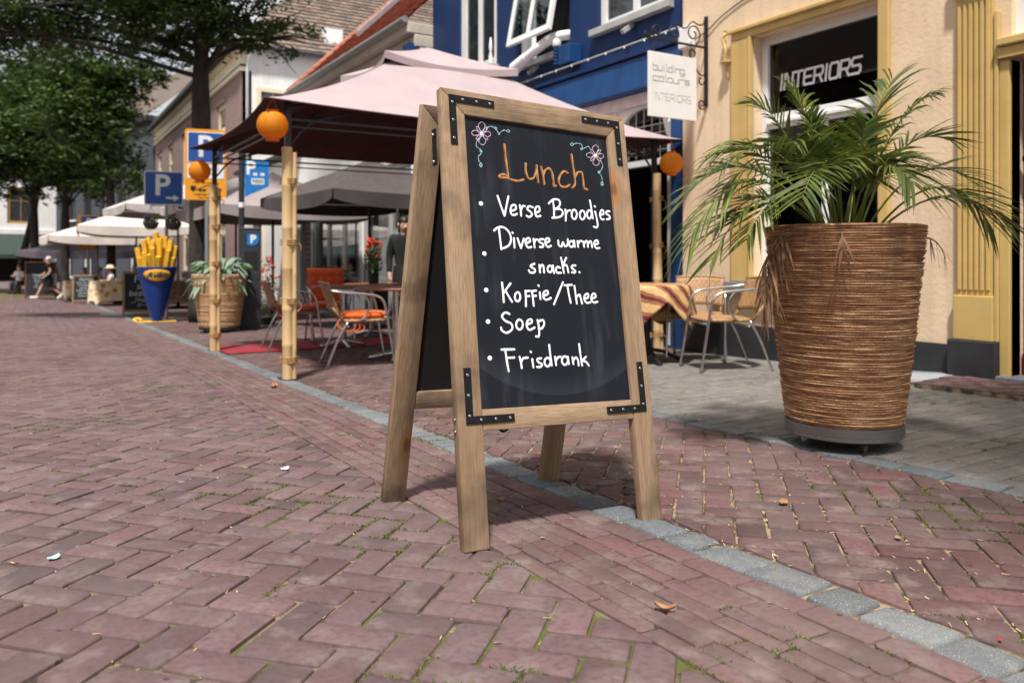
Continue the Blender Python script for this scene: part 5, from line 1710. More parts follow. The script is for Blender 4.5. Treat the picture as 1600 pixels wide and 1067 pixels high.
mb.tube([(2.905, -0.15, 1.54), (2.905, -0.10, 1.54)], 0.018, 10)
B.part(mb, 'door_knob', M_black, parent=dr, smooth=True)
B.box('key_plate', M_alu, 2.875, 2.905, -0.151, -0.142, 1.17, 1.30, parent=dr, bevel=0.002)
B.box('sticker', M_white, 2.87, 2.915, -0.151, -0.1485, 1.425, 1.445, parent=dr)
B.box('sticker_band', M_redpaint, 2.872, 2.913, -0.1486, -0.1475, 1.433, 1.441, parent=dr)
B.box('threshold', M_greysill, 1.9, 3.05, -0.25, 0.10, -0.2, 0.0, bevel=0.008)
# ornamental bracket cast into the wall at the window's upper corner
mb = MB()
ux = 5.66
mb.tube(catmull([(ux, .03, 3.06), (ux + .02, .06, 3.0), (ux, .045, 2.93), (ux - .015, .05, 2.85), (ux, .04, 2.78)], 5), [0.012, .016, .02, .016, .014, .013, .013, .014, .015, .017, .02, .022, .022, .02, .018, .016, .014, .014, .016, .018, .02], 8)
mb.lathe([(.012, 0), (.05, .03), (.06, .045), (.03, .05)], 12, c=(ux - .03, .06, 2.72))
mb.tube(catmull([(ux - .03, .06, 2.72), (ux - .03, .05, 2.66), (ux - .03, .03, 2.60)], 5), 0.013, 8)
mb.ball((ux, .04, 3.085), (.015, .015, .02))
B.part(mb, 'wall_bracket', M_yellow, smooth=True)
B.box('junction_box', M_white, 6.10, 6.27, 0.002, 0.10, 3.02, 3.25, bevel=0.012)
mb = MB()
mb.tube(catmull([(6.10, .02, 3.10), (5.9, .02, 3.16), (5.7, .015, 3.26), (5.3, .012, 3.36), (4.5, .012, 3.40)], 8), 0.006, 6)
B.part(mb, 'cable', M_anthra, smooth=True)
# things in the window
t = thing('pendant_lamp', 'small lit bulb lamp hanging inside the shop window behind the palm', 'lamp', (6.75, 4.45, 1.83))
MB().ball((0, 0, 0), (.03, .03, .04)).build('bulb', M_lampglow, t, smooth=True)
MB().tube([(0, 0, .035), (0, 0, 1.3)], 0.004, 5).build('flex', M_black, t)
MB().lathe([(.16, -.28), (.20, -.45)], 20, c=(0.1, 0.05, 0), cap1=False).build('shade', mat('grey_shade', (0.12, 0.12, 0.13)), t, smooth='auto')
t = thing('brochure_stand', 'small colourful brochure display standing on the inner sill of the shop window', 'display', (6.20, 4.62, 0.70))
MB().box(-.01, .01, -.11, .11, 0, .34).build('backing', M_white, t)
for k, c_ in enumerate(((0.55, 0.16, 0.08), (0.10, 0.33, 0.50), (0.25, 0.45, 0.55))):
    MB().box(-.016, -.0105, -.095, .095, .225 - .1 * k, .32 - .1 * k).build('card', mat('brochure_%d' % k, c_, rough=0.5), t)
MB().box(-.03, .07, -.11, .11, -0.02, 0.0).build('foot', M_white, t)
# concrete ramp along the plinth and brick landing before the door
mb = MB()
gz3 = lambda t_, s_: ground_z(t_, s_)
def ramp_pt(u, v):
    s_ = 4.7 - 1.35 * u
    t_ = 5.925 - (0.10 + 0.30 * u) * (1 - v)
    return (t_, s_, gz3(t_, s_) + 0.004 + 0.055 * u * (0.35 + 0.65 * v))
mb.grid(ramp_pt, 8, 3)
o = mb.build('ramp', M_concrete, smooth=True)
so = o.modifiers.new('solid', 'SOLIDIFY'); so.thickness = 0.03; so.offset = -1
o['kind'] = 'structure'
o = MB().box(5.36, 6.05, 0.2, 3.34, -0.16, 0.0).build('landing', M_joint_dry)
o.data.transform(Matrix.Identity(4))
for v in o.data.vertices:
    v.co.z = ground_z(6, v.co.y) + (-0.08 if v.co.z < -0.1 else (0.028 if v.co.x < 5.7 else 0.05))
o['kind'] = 'structure'
k = 0
s = 0.3
while s < 3.3:
    t_ = 5.37 - (0.1 if k % 2 else 0)
    while t_ < 5.95:
        a, b_ = max(t_, 5.37), min(t_ + 0.196, 6.0)
        if b_ - a > 0.04 and s > 1.9:
            zc = lambda x: 0.037 + 0.022 * (x - 5.36) / 0.69
            MB().box(a, b_, s, s + 0.096, -0.03, 0.0).build('brick', M_brick_walk, o, bevel=0.004, loc=(0, 0, ground_z(6, s + .05) + zc((a + b_) / 2)))
        t_ += 0.204
    s += 0.102
    k += 1

# hanging trade sign on a wrought-iron bracket
t = thing('hanging_sign', 'square white trade sign hanging square to the peach house wall', 'sign', (5.48, 5.95, 2.215))
mb = MB()
mb.box(-.315, .315, -.012, .012, 0, .635)
sb = mb.build('board', M_white, t, bevel=0.003)
mb = MB()
for x in (-.25, .25):
    for k in range(5):
        zc = .645 + k * .034
        ring = [(x + (.009 * math.cos(q * math.pi / 4) if k % 2 else 0), (0 if k % 2 else .009 * math.cos(q * math.pi / 4)), zc + .019 * math.sin(q * math.pi / 4)) for q in range(8)]
        mb.tube(ring, 0.003, 4, closed=True)
mb.build('chain', M_iron, t, kind='stuff')
MB().tube([(-.05, 0, -.035), (-.05, 0, 0)], 0.016, 8).build('bottom_lug', M_white, t)
M_signgrey = mat('sign_grey', (0.16, 0.16, 0.165), rough=0.6)
M_signpale = mat('sign_pale_grey', (0.46, 0.46, 0.47), rough=0.6)
FS = lambda x, z: Vector((5.48 + x, 5.95 - .0135, 2.215 + z))
sq_text('sign_lettering', 'building', -.265, .455, .052, .052, .014, .0026, M_signgrey, sb, FS, narrow='il')
sq_text('sign_lettering', 'colours', -.265, .352, .060, .052, .0165, .0026, M_signgrey, sb, FS, narrow='l')
sq_text('sign_lettering', 'INTERIORS', -.26, .17, .052, .068, .012, .0024, M_signpale, sb, FS, slant=0.0)
b = thing('sign_bracket', 'black wrought-iron scroll bracket carrying the white hanging sign', 'bracket', (5.95, 5.95, 3.0))
MB().box(-.022, 0, -.018, .018, -.62, .30).build('wall_bar', M_iron, b)
MB().bar((-.02, 0, -.02), (-.80, 0, -.02), .016, .02).build('arm', M_iron, b)
def spiral(cx, cz, r0, a0, turns, sgn=1, n=26):
    return [(cx + r0 * (1 - .78 * k / n) * math.cos(a0 + sgn * turns * 2 * math.pi * k / n), 0, cz + r0 * (1 - .78 * k / n) * math.sin(a0 + sgn * turns * 2 * math.pi * k / n)) for k in range(n + 1)]
for pts in (spiral(-.19, .10, .105, R(-70), 1.4, 1), spiral(-.46, .075, .09, R(-100), 1.4, 1), spiral(-.67, .06, .075, R(-90), 1.3, -1), spiral(-.80, .012, .035, R(-90), 1.2, -1),
            spiral(-.07, -.60, .06, R(0), 1.4, -1), catmull([(-.02, 0, -.30), (-.10, 0, -.30), (-.19, 0, -.20), (-.24, 0, -.10), (-.21, 0, -.06), (-.16, 0, -.09), (-.18, 0, -.13)], 5),
            catmull([(-.02, 0, -.34), (-.06, 0, -.40), (-.10, 0, -.39), (-.10, 0, -.34), (-.07, 0, -.34)], 5),
            catmull([(-.02, 0, .30), (-.05, 0, .22), (-.12, 0, .20), (-.2, 0, .22), (-.3, 0, .14), (-.42, 0, .17)], 5)):
    MB().tube(pts, 0.0075, 6).build('scroll', M_iron, b, smooth=True)

# ------------------------------------------------ blue house
U = Facade((6.10, 6.30), (6.10, 12.74))
U.thing('blue_house', 'deep blue rendered house front with white upstairs windows and an arched shopfront')
w1, w2, w3 = (4.20, 5.45, 3.76, 5.9), (2.28, 3.56, 3.60, 5.6), (0.36, 1.70, 3.68, 5.7)
U.wall('wall', M_blue, 0.0, 6.44, -0.3, 6.6, [w1, w2, w3, (0.30, 6.2, -0.15, 2.74)], 0.22)
for (a, b_, c_, d_), nm in ((w1, 0), (w3, 1)):
    U.window(a + .002, b_ - .002, c_, d_, -0.05 if nm == 0 else -0.07, 0.16 if nm == 0 else .1, M_white, 2 if nm == 0 else 2, (), bar=0.10, th=0.07)
    U.box('window_sill', M_greyframe, a - .06, b_ + .06, -0.06, 0.09, c_ - 0.085, c_ - 0.002, bevel=0.006)
U.box('window_sill', M_greyframe, w2[0] - .06, w2[1] + .06, -0.06, 0.09, w2[2] - .085, w2[2] - .002, bevel=0.006)
mb = MB()
a, b_, c_, d_ = w2
for (u0, u1, z0, z1) in ((a, a + .06, c_, d_), (b_ - .16, b_, c_, d_), (a + .06, b_ - .16, c_, c_ + .05), (a + .06, b_ - .16, d_ - .06, d_)):
    mb.box(u0, u1, -0.12, -0.05 - (.001 if z1 - z0 < .1 else 0), z0, z1)
wf = U.part(mb, 'window', M_white)
U.box('dark_opening', M_dkroom, a, b_, -0.35, -0.30, c_, d_)
# top-hung sash pushed out at its foot
ang = R(11)
SM = Matrix.Translation((0, -0.02, 5.40)) @ Matrix.Rotation(ang, 4, 'X')
mb = MB()
sa_, sb_, sh = a + .05, b_ - .15, -1.62
for (u0, u1, z0, z1) in ((sa_, sa_ + .07, sh, 0), (sb_ - .07, sb_, sh, 0), (sa_ + .07, sb_ - .07, sh, sh + .08), (sa_ + .07, sb_ - .07, -.08, 0), ((sa_ + sb_) / 2 - .035, (sa_ + sb_) / 2 + .035, sh + .08, -.08)):
    mb.box(u0, u1, -0.03, 0.02 - (.001 if u1 - u0 > .3 else 0), z0, z1, M=SM)
sash = U.part(mb, 'open_sash', M_white, parent=None)
for (u0, u1) in ((sa_ + .07, (sa_ + sb_) / 2 - .035), ((sa_ + sb_) / 2 + .035, sb_ - .07)):
    mb = MB(); mb.box(u0, u1, -.008, -.003, sh + .08, -.08, M=SM)
    U.part(mb, 'pane', M_glass, parent=sash)
t = thing('exhaust_hose', 'white flexible exhaust hose poking out under the open blue-house window', 'hose', (6.0, 9.3, 3.6))
mb = MB()
pts = catmull([(.25, -.62, .22), (.02, -.48, .17), (-.12, -.32, .06), (-.17, -.16, -.02), (-.18, -.08, -.05)], 8)
mb.tube(pts, [0.064 + .004 * (i % 2) for i in range(len(pts))], 14)
mb.build('hose', M_white, t, smooth='auto')
mb = MB()
mb.tube([(-.18, -.10, -.04), (-.22, .16, -.15)], [0.074, 0.088], 14)
mb.build('nozzle', M_white, t, smooth='auto')
# blue fascia boards, string of lamps, lamp box, brackets
mb = MB()
mb.add([(0.0, .0, 2.74), (6.44, .0, 2.74), (6.44, .17, 2.76), (0.0, .17, 2.76), (0.0, .13, 3.12), (6.44, .13, 3.12), (6.44, .0, 3.14), (0.0, .0, 3.14)], [(0, 1, 2, 3), (3, 2, 5, 4), (4, 5, 6, 7), (0, 3, 4, 7), (1, 6, 5, 2)])
U.part(mb, 'fascia', M_blue_lt)
U.box('cornice_board', M_blue, 0.0, 6.44, 0.002, 0.16, 3.142, 3.19, bevel=0.006)
t = thing('string_lights', 'white cable of little lamps strung along the blue house front', 'string lights', (5.95, 6.33, 3.285))
MB().tube([(-.03, 0, 0), (-.03, 2, -.006), (-.03, 4, -.012), (-.03, 6.3, -.03)], 0.009, 6).build('cable', M_greyframe, t, smooth=True)
for k in range(18):
    MB().tube([(-.03, .2 + k * .35, .004), (-.038, .2 + k * .35, -.026)], [0.007, 0.010], 8).build('lamp', M_white, t)
U.box('lamp_box', M_blue_lt, 2.02, 2.26, 0.001, 0.20, 3.33, 3.58, bevel=0.01)
mb = MB()
for k in range(5):
    mb.lathe([(.05, 0), (.05, .018)], 14, c=(2.34, .17, 3.36 + k * .045))
mb.lathe([(.03, 0), (.03, .24)], 12, c=(2.34, .17, 3.35))
U.part(mb, 'vent_grille', M_blue_lt, smooth='auto', kind='stuff')
mb = MB(); mb.lathe([(.05, 0), (.06, .03), (.05, .08), (.02, .10)], 14, c=(2.34, .17, 3.60))
U.part(mb, 'vent_cap', M_white, smooth='auto')
for (u, z) in ((1.0, 3.52), (3.05, 3.44)):
    mb = MB(); mb.bar((u, 0.0, z + .06), (u, .16, z - .05), .05, .05)
    U.part(mb, 'stay_bracket', M_greyframe)
mb = MB(); mb.lathe([(.03, 0), (.045, .02), (.02, .05), (.035, .12), (.015, .2), (.03, .26), (.008, .42)], 10, c=(4.28, .06, 3.77))
U.part(mb, 'flower_stand', M_white, smooth=True)
# shopfront: arched lights over dark openings
bays = [(0.42 + 0.98 * k, 0.42 + 0.98 * (k + 1)) for k in range(5)]
for i, (a, b_) in enumerate(bays):
    mb = MB()
    n = 14
    u0, u1 = a + .07, b_ - .07
    hz = lambda u: 2.22 + 0.36 * math.sqrt(max(0, 1 - ((u - (u0 + u1) / 2) / ((u1 - u0) / 2)) ** 2)) ** 0.9
    for j in range(n):
        p, q = u0 + (u1 - u0) * j / n, u0 + (u1 - u0) * (j + 1) / n
        mb.add([(p, -.06, hz(p)), (q, -.06, hz(q)), (q, -.06, 2.74), (p, -.06, 2.74), (p, -.12, hz(p)), (q, -.12, hz(q))], [(0, 1, 2, 3), (0, 4, 5, 1)])
    mb.add([(a, -.06, 2.22), (u0, -.06, 2.22), (u0, -.06, 2.74), (a, -.06, 2.74)], [(0, 1, 2, 3)])
    mb.add([(u1, -.06, 2.22), (b_, -.06, 2.22), (b_, -.06, 2.74), (u1, -.06, 2.74)], [(0, 1, 2, 3)])
    mb.box(a, b_, -.14, -.055, 1.90, 1.97)
    mb.box(a - .035, a + .035, -.15, -.045, -0.15, 2.74)
    hd = U.part(mb, 'arched_head', M_white)
    mb = MB()
    mb.add([(u0, -.10, 1.97)] + [(u0 + (u1 - u0) * j / n, -.10, hz(u0 + (u1 - u0) * j / n)) for j in range(n + 1)] + [(u1, -.10, 1.97)], [tuple(range(n + 3))])
    U.part(mb, 'pane', M_glass, parent=hd)
    mb = MB()
    for j in range(1, 6):
        u = u0 + (u1 - u0) * j / 6
        mb.bar((u, -.095, 1.97), (u, -.095, hz(u)), .012, .008, up=(0, 1, 0))
    for z in (2.07, 2.17, 2.27, 2.37):
        ww = [u for u in [u0 + (u1 - u0) * j / 40 for j in range(41)] if hz(u) > z]
        mb.bar((ww[0], -.093, z), (ww[-1], -.093, z), .012, .008, up=(0, 1, 0))
    U.part(mb, 'lead_came', M_greyframe, parent=hd, kind='stuff')
U.box('header_beam', mat('pink_white_paint', (0.70, 0.58, 0.56)), 0.30, 6.2, -.05, .03, 2.60, 2.739, bevel=0.006)
U.box('corner_strip', M_white, 0.002, 0.05, 0.001, 0.03, -0.2, 2.74)
U.box('pilaster', M_blue_lt, 0.05, 0.30, 0.001, 0.05, -0.2, 2.74, bevel=0.006)
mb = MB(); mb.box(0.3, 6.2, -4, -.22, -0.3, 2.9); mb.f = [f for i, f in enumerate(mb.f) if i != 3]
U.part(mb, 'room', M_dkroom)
t = thing('ceiling_lamp', 'warm glowing lamp inside the blue house behind the arched lights', 'lamp', (6.9, 7.0, 2.45))
MB().ball((0, 0, 0), (.22, .22, .10), 14, 8).build('shade', M_lampglow, t, smooth=True)
MB().tube([(0, 0, .08), (0, 0, .4)], .01, 6).build('rod', M_black, t)
# rain hopper and downpipe between the blue house and the tiled one
t = thing('rain_hopper', 'blue rainwater box with white downpipe at the corner of the blue house', 'downpipe', (5.80, 12.9, 4.2))
MB().lathe([(.13, .0), (.20, .12), (.21, .36), (.19, .36)], 4).build('hopper', M_blue_lt, t, rot=(0, 0, R(45)))
MB().tube([(0, 0, .02), (0, 0, -4.4)], .045, 10).build('pipe', M_white, t, smooth='auto')
MB().tube(catmull([(0, .1, .6), (0, .05, .45), (0, 0, .34)], 5), .05, 10).build('elbow', M_anthra, t, smooth=True)

# ------------------------------------------------ low tiled house with the glass shopfront
def tiles(mb, o, du, dv, nu, nv, tw, th, lift=0.03, rag=0.006, hip=0.0):
    """Overlapping roof tiles: each a tilted slab with a rounded lower edge. o lower corner, du along the eave, dv up the slope."""
    du, dv = Vector(du).normalized(), Vector(dv).normalized()
    n = du.cross(dv).normalized()
    if n.z < 0:
        n = -n
    o = Vector(o)
    for j in range(nv):
        for i in range(nu):
            x = (i + (0.5 if j % 2 else 0)) * tw
            y = j * th
            if x < hip * y:
                continue
            r = rnd.gauss(0, rag)
            p = o + du * x + dv * (y + r) + n * rnd.uniform(0, .006)
            w = tw * 0.97
            vs = []
            for (a, b_, h) in ((0, .10, lift), (.22, .015, lift * 1.12), (.5, -.02, lift * 1.2), (.78, .015, lift * 1.12), (1, .10, lift)):
                vs.append(p + du * (w * a) + dv * (th * (b_ - .12)) + n * h)
            vs += [p + du * w + dv * (th * 1.05) + n * .004, p + dv * (th * 1.05) + n * .004]
            vs += [q - n * (lift * .8) for q in vs[:5]]
            mb.add(vs, [(0, 1, 2, 3, 4, 5, 6)] + [(7 + k, 8 + k, k + 1, k) for k in range(4)])
M_redtile = mat('orange_clay_tile', (0.37, 0.135, 0.085), (0.28, 0.11, 0.075), rough=0.85, scale=3, island=0.25)
M_browntile = mat('brown_clay_tile', (0.19, 0.138, 0.108), (0.135, 0.105, 0.09), rough=0.85, scale=1.2, island=0.32)
K = Facade((5.95, 12.76), (5.95, 20.15))
K.thing('tiled_house', 'low house with orange tiled roof, deep beige eaves and grey-framed glass shopfront')
K.wall('wall', M_whitewall, 0.0, 7.39, -0.5, 4.6, [(0.35, 3.1, -0.35, 2.62), (3.25, 6.6, -0.35, 2.62)], 0.25)
for z0, z1, w in ((4.30, 4.50, .10), (4.502, 4.72, .20), (4.722, 4.92, .33)):
    K.box('eaves_moulding', mat('beige_eaves', (0.52, 0.46, 0.38), rough=0.7), -0.02, 7.40, -0.2, w, z0, z1, bevel=0.02)
mb = MB(); mb.tube([(-.02, .38, 4.95), (7.4, .38, 4.95)], .06, 10)
K.part(mb, 'gutter', mat('zinc_gutter', (0.30, 0.30, 0.29), rough=0.5, metal=0.4), smooth='auto')
mb = MB()
sl = Vector((1, 0, .98)).normalized()
tiles(mb, (5.62, 12.80, 4.97), (0, 1, 0), sl, 34, 24, .215, .235, .035)
mb.v = [tuple(Vector(p) - Vector(K.root.location)) for p in mb.v]
rf = mb.build('roof_tiles', M_redtile, K.root, kind='stuff')
mb = MB()
mb.add([(5.60, 12.78, 4.93), (5.60, 20.13, 4.93), (10.3, 20.13, 9.54), (10.3, 12.78, 9.54)], [(0, 1, 2, 3)])
mb.v = [tuple(Vector(p) - Vector(K.root.location)) for p in mb.v]
K_roof = mb.build('roof', M_redtile, K.root)
mb = MB()
for k in range(26):
    p = Vector((5.62, 20.14, 5.0)) + sl * (.23 * k)
    mb.tube([p, p + sl * .25], [.085, .075], 8)
mb.v = [tuple(Vector(p) - Vector(K.root.location)) for p in mb.v]
mb.build('verge_tiles', M_redtile, K.root, smooth='auto', kind='stuff')
mb = MB()
RM = Matrix.Translation((7.3, 17.4, 4.97 + .98 * 1.68 + .05)) @ Matrix.Rotation(-math.atan(.98), 4, 'Y')
mb.box(-1.15, 1.15, -.07, .07, 0.02, .14, M=RM)
mb.v = [tuple(Vector(p) - Vector(K.root.location)) for p in mb.v]
mb.build('skylight', M_alu, K.root, bevel=0.01)
gfm = M_greyframe
M_glass_clear = glass_mat('clear_shop_glass', (0.92, 0.94, 0.94), 1.8)
M_mint = mat('pale_mint_panel', (0.62, 0.72, 0.66), rough=0.7)
for u0, u1, z0, z1, mm in ((.55, 1.45, .3, 1.9, M_mint), (1.9, 2.9, .2, 2.0, M_whitewall), (3.5, 4.2, .4, 2.0, M_whitewall), (4.75, 5.3, .1, 1.7, M_mint), (5.6, 6.3, .5, 1.9, M_whitewall)):
    K.box('display_panel', mm, u0, u1, -.34, -.30, z0, z1)
K.window(0.35, 3.1, -.35, 2.62, -0.05, 0.10, gfm, 2, (2.05,), M_glass_clear, 'shopfront', .10, .10)
K.window(3.25, 6.6, -.35, 2.62, -0.05, 0.10, gfm, 3, (2.05, .35), M_glass_clear, 'shopfront', .09, .10)
K.box('brick_pier', M_brickgrey, 6.62, 7.05, 0.002, .12, -0.5, 2.2)
K.box('pier_cap', M_whitewall, 6.56, 7.11, 0.0, .18, 2.2, 2.36, bevel=0.02)
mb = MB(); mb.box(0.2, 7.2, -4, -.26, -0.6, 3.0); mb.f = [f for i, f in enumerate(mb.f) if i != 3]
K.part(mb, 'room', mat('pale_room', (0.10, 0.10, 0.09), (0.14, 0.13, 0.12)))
# pale gap wall next to it
Wl = Facade((5.95, 20.2), (5.95, 26.6))
Wl.thing('white_house', 'plain white rendered low house between the glass shopfront and the purple brick house')
Wl.wall('wall', M_whitewall, 0, 6.4, -.7, 3.6, [(3.9, 5.4, -.6, 2.0)], .2)
Wl.box('doorway', M_dkroom, 3.9, 5.4, -.3, -.25, -.6, 2.0)
Wl.box('door_frame', M_cream, 3.75, 3.9, .001, .04, -.6, 2.1)
Wl.box('door_frame', M_cream, 5.4, 5.55, .001, .04, -.6, 2.1)
mb = MB(); mb.add([(-.05, .3, 3.55), (6.45, .3, 3.55), (6.45, -5, 5.2), (-.05, -5, 5.2)], [(0, 1, 2, 3)]); mb.box(-.05, 6.45, -.1, .3, 3.45, 3.54)
Wl.part(mb, 'roof', M_anthra)

# ------------------------------------------------ purple brick house
Q = Facade((5.95, 26.75), (5.95, 47.5))
Q.thing('brick_house', 'tall purple brick house with cream cornice, cream windows and white side wall')
op = []
for u in (2.6, 6.2, 10.4, 14.6, 18.4):
    op.append((u, u + 1.45, 3.95, 6.35)); op.append((u, u + 1.45, .2, 2.7))
Q.wall('wall', M_brickwall, 0, 20.75, -1.0, 6.90, op, .25)
for (a, b_, c_, d_) in op:
    Q.window(a + .001, b_ - .001, c_, d_, -0.06, .20, M_cream, 1, ((c_ + d_) / 2 + .25,), bar=.14, th=.08)
    mb = MB()
    n = 8
    for j in range(n):
        p, q = a - .08 + (b_ - a + .16) * j / n, a - .08 + (b_ - a + .16) * (j + 1) / n
        f = lambda u: d_ - .02 + .16 * (1 - ((u - (a + b_) / 2) / ((b_ - a) / 2 + .08)) ** 2)
        mb.add([(p, .03, d_ - .03), (q, .03, d_ - .03), (q, .03, f(q) + .12), (p, .03, f(p) + .12), (p, 0, d_ - .03), (q, 0, d_ - .03)], [(0, 1, 2, 3), (0, 4, 5, 1)])
    Q.part(mb, 'brick_arch', M_brickwall)
    Q.box('window_sill', M_greysill, a - .05, b_ + .05, .001, .08, c_ - .1, c_ - .002)
for z0, z1, w, mm in ((6.88, 7.02, .09, M_cream), (7.022, 7.10, .05, M_anthra), (7.102, 7.50, .07, M_cream), (7.502, 7.64, .20, M_cream), (7.642, 7.80, .45, M_anthra)):
    Q.box('cornice', mm, -.03, 20.8, -.2, w, z0, z1)
mb = MB()
mb.add([(5.95, 26.75, -1), (12.5, 26.75, -1), (12.5, 26.75, 7.75), (5.95, 26.75, 7.75)], [(0, 1, 2, 3)])
mb.v = [tuple(Vector(p) - Vector(Q.root.location)) for p in mb.v]
mb.build('side_wall', M_whitewall, Q.root)
S = Facade((12.5, 26.745), (5.95, 26.745)); S.root = Q.root
S.window(4.75, 6.10, 4.6, 6.4, .06, .14, M_cream, 1, (5.5,), bar=.12, th=.08)
mb = MB(); mb.tube([(6.75, .28, 7.70), (0, .28, 7.62)], .07, 8); S.part(mb, 'side_gutter', mat('lead_gutter', (0.10, 0.11, 0.12), rough=0.6), smooth='auto')
mb = MB(); mb.tube(catmull([(6.2, .28, 7.66), (6.35, .2, 7.4), (6.40, .06, 7.1)], 5) + [Vector((6.40, .06, 0))], .05, 8); S.part(mb, 'downpipe', M_white, smooth=True)
mb = MB()
sl2 = Vector((0, .70, .72)).normalized()
tiles(mb, (5.6, 26.45, 7.72), (1, 0, 0), sl2, 34, 30, .27, .24, .05, hip=.68)
mb.v = [tuple(Vector(p) - Vector(Q.root.location)) for p in mb.v]
mb.build('roof_tiles', M_browntile, Q.root, kind='stuff')
mb = MB()
mb.add([(5.55, 26.4, 7.66), (16, 26.4, 7.66), (16, 31.9, 13.3), (10.9, 31.9, 13.3)], [(0, 1, 2, 3)])
mb.add([(10.9, 31.9, 13.3), (10.9, 47.5, 13.3), (5.55, 47.5, 7.66), (5.55, 26.4, 7.66)], [(0, 1, 2, 3)])
mb.v = [tuple(Vector(p) - Vector(Q.root.location)) for p in mb.v]
mb.build('roof', M_browntile, Q.root)
mb = MB()
mb.box(8.75, 9.4, 26.9, 27.2, 8.0, 8.75)
mb.v = [tuple(Vector(p) - Vector(Q.root.location)) for p in mb.v]
mb.build('dormer', M_white, Q.root)

# ------------------------------------------------ slate grey house where the street bends, white one closing the view
D = Facade((5.9, 47.9), (1.6, 62.2), -0.9)
D.thing('slate_house', 'dark slate grey house with tall dark windows beyond the terrace trees')
op = [(u, u + 1.3, 3.2, 6.0) for u in (1.0, 3.6, 6.2, 8.8, 11.4)] + [(u, u + 1.7, -.6, 1.9) for u in (1.5, 5.0, 8.5, 12.0)]
D.wall('wall', M_darkfront, 0, D.L, -1.0, 8.6, op, .3)
for (a, b_, c_, d_) in op:
    D.window(a + .01, b_ - .01, c_, d_, -.12, .12, M_anthra if c_ > 0 else M_white, 2, ((c_ + d_) / 2 + .4,), th=.08)
    D.box('window_sill', M_white if c_ > 0 else M_greysill, a - .08, b_ + .08, .001, .1, c_ - .12, c_ - .002)
D.box('cornice', M_anthra, 0, D.L, .001, .35, 8.3, 8.62)
mb = MB(); mb.add([(0, .3, 8.62), (D.L, .3, 8.62), (D.L, -5, 13), (0, -5, 13)], [(0, 1, 2, 3)]); D.part(mb, 'roof', M_browntile)
E_ = Facade((1.55, 62.6), (-22, 58.5), -0.9)
E_.thing('white_corner_house', 'white house closing the street with a dark green awning')
op = [(u, u + 1.6, 3.0, 5.4) for u in (1.2, 4.6, 8.0, 11.4, 14.8)]
E_.wall('wall', M_whitewall, 0, E_.L, -1.0, 9.0, op + [(.6, 20, -.8, 2.2)], .3)
for (a, b_, c_, d_) in op:
    E_.window(a + .01, b_ - .01, c_, d_, -.1, .16, mat('ochre_frame', (0.42, 0.24, 0.08)), 2, ((c_ + d_) / 2 + .3,), th=.08)
E_.box('dark_shop', M_dkroom, .6, 20, -.5, -.4, -.9, 2.2)
M_awning = mat('green_awning', (0.025, 0.040, 0.036), (0.03, 0.05, 0.045), rough=0.8)
for k in range(4):
    mb = MB()
    u0 = .5 + 4.6 * k
    mb.add([(u0, .1, 2.3), (u0 + 4.5, .1, 2.3), (u0 + 4.5, 1.6, .95), (u0, 1.6, .95), (u0, 1.6, .70), (u0 + 4.5, 1.6, .70)], [(0, 1, 2, 3), (3, 2, 5, 4)])
    E_.part(mb, 'awning', M_awning)
E_.box('string_course', M_whitewall, 0, E_.L, .001, .12, 2.3, 2.6)
mb = MB(); mb.add([(0, .3, 9), (E_.L, .3, 9), (E_.L, -5, 13), (0, -5, 13)], [(0, 1, 2, 3)]); E_.part(mb, 'roof', M_browntile)

# ------------------------------------------------ houses across the street: seen only mirrored in the panes
O = Facade((-9.5, 26.0), (-9.5, -6.0), 0.0)
O.thing('opposite_house', 'brown brick houses with tiled roofs mirrored in the shop window glass')
M_bw2 = brickwall_mat('brown_brick_wall', (0.20, 0.11, 0.085), (0.15, 0.085, 0.07), (0.25, 0.2, 0.18))
op = [(u, u + 1.4, 3.4, 5.4) for u in range(2, 30, 4)] + [(u, u + 2.4, 0.4, 2.6) for u in range(2, 30, 4)]
O.wall('wall', M_bw2, 0, 32, -1, 6.4, op, .2)
for (a, b_, c_, d_) in op:
    O.window(a + .01, b_ - .01, c_, d_, -.1, .1, M_white, 2, ((c_ + d_) / 2 + .3,))
mb = MB(); mb.add([(0, .35, 6.4), (32, .35, 6.4), (32, -5.5, 11.5), (0, -5.5, 11.5)], [(0, 1, 2, 3)]); O.part(mb, 'roof', M_browntile)

# ================================================================== STREET FURNITURE AND BACKGROUND
M_signblue = mat('sign_blue', (0.012, 0.075, 0.30), (0.010, 0.065, 0.27), rough=0.4, scale=3)
M_sky_blue = mat('pennant_blue', (0.010, 0.17, 0.50), rough=0.4, scale=3)
M_signyel = mat('sign_amber', (0.72, 0.30, 0.015), (0.66, 0.27, 0.012), rough=0.45, scale=3)
M_signwhite = mat('sign_white', (0.75, 0.76, 0.78), rough=0.5, scale=5)
M_galv = mat('galvanised_pole', (0.36, 0.37, 0.38), rough=0.45, metal=0.6, scale=12)
M_slategrey = mat('slate_grey_coat', (0.022, 0.026, 0.034), (0.028, 0.032, 0.042), rough=0.45, scale=5)

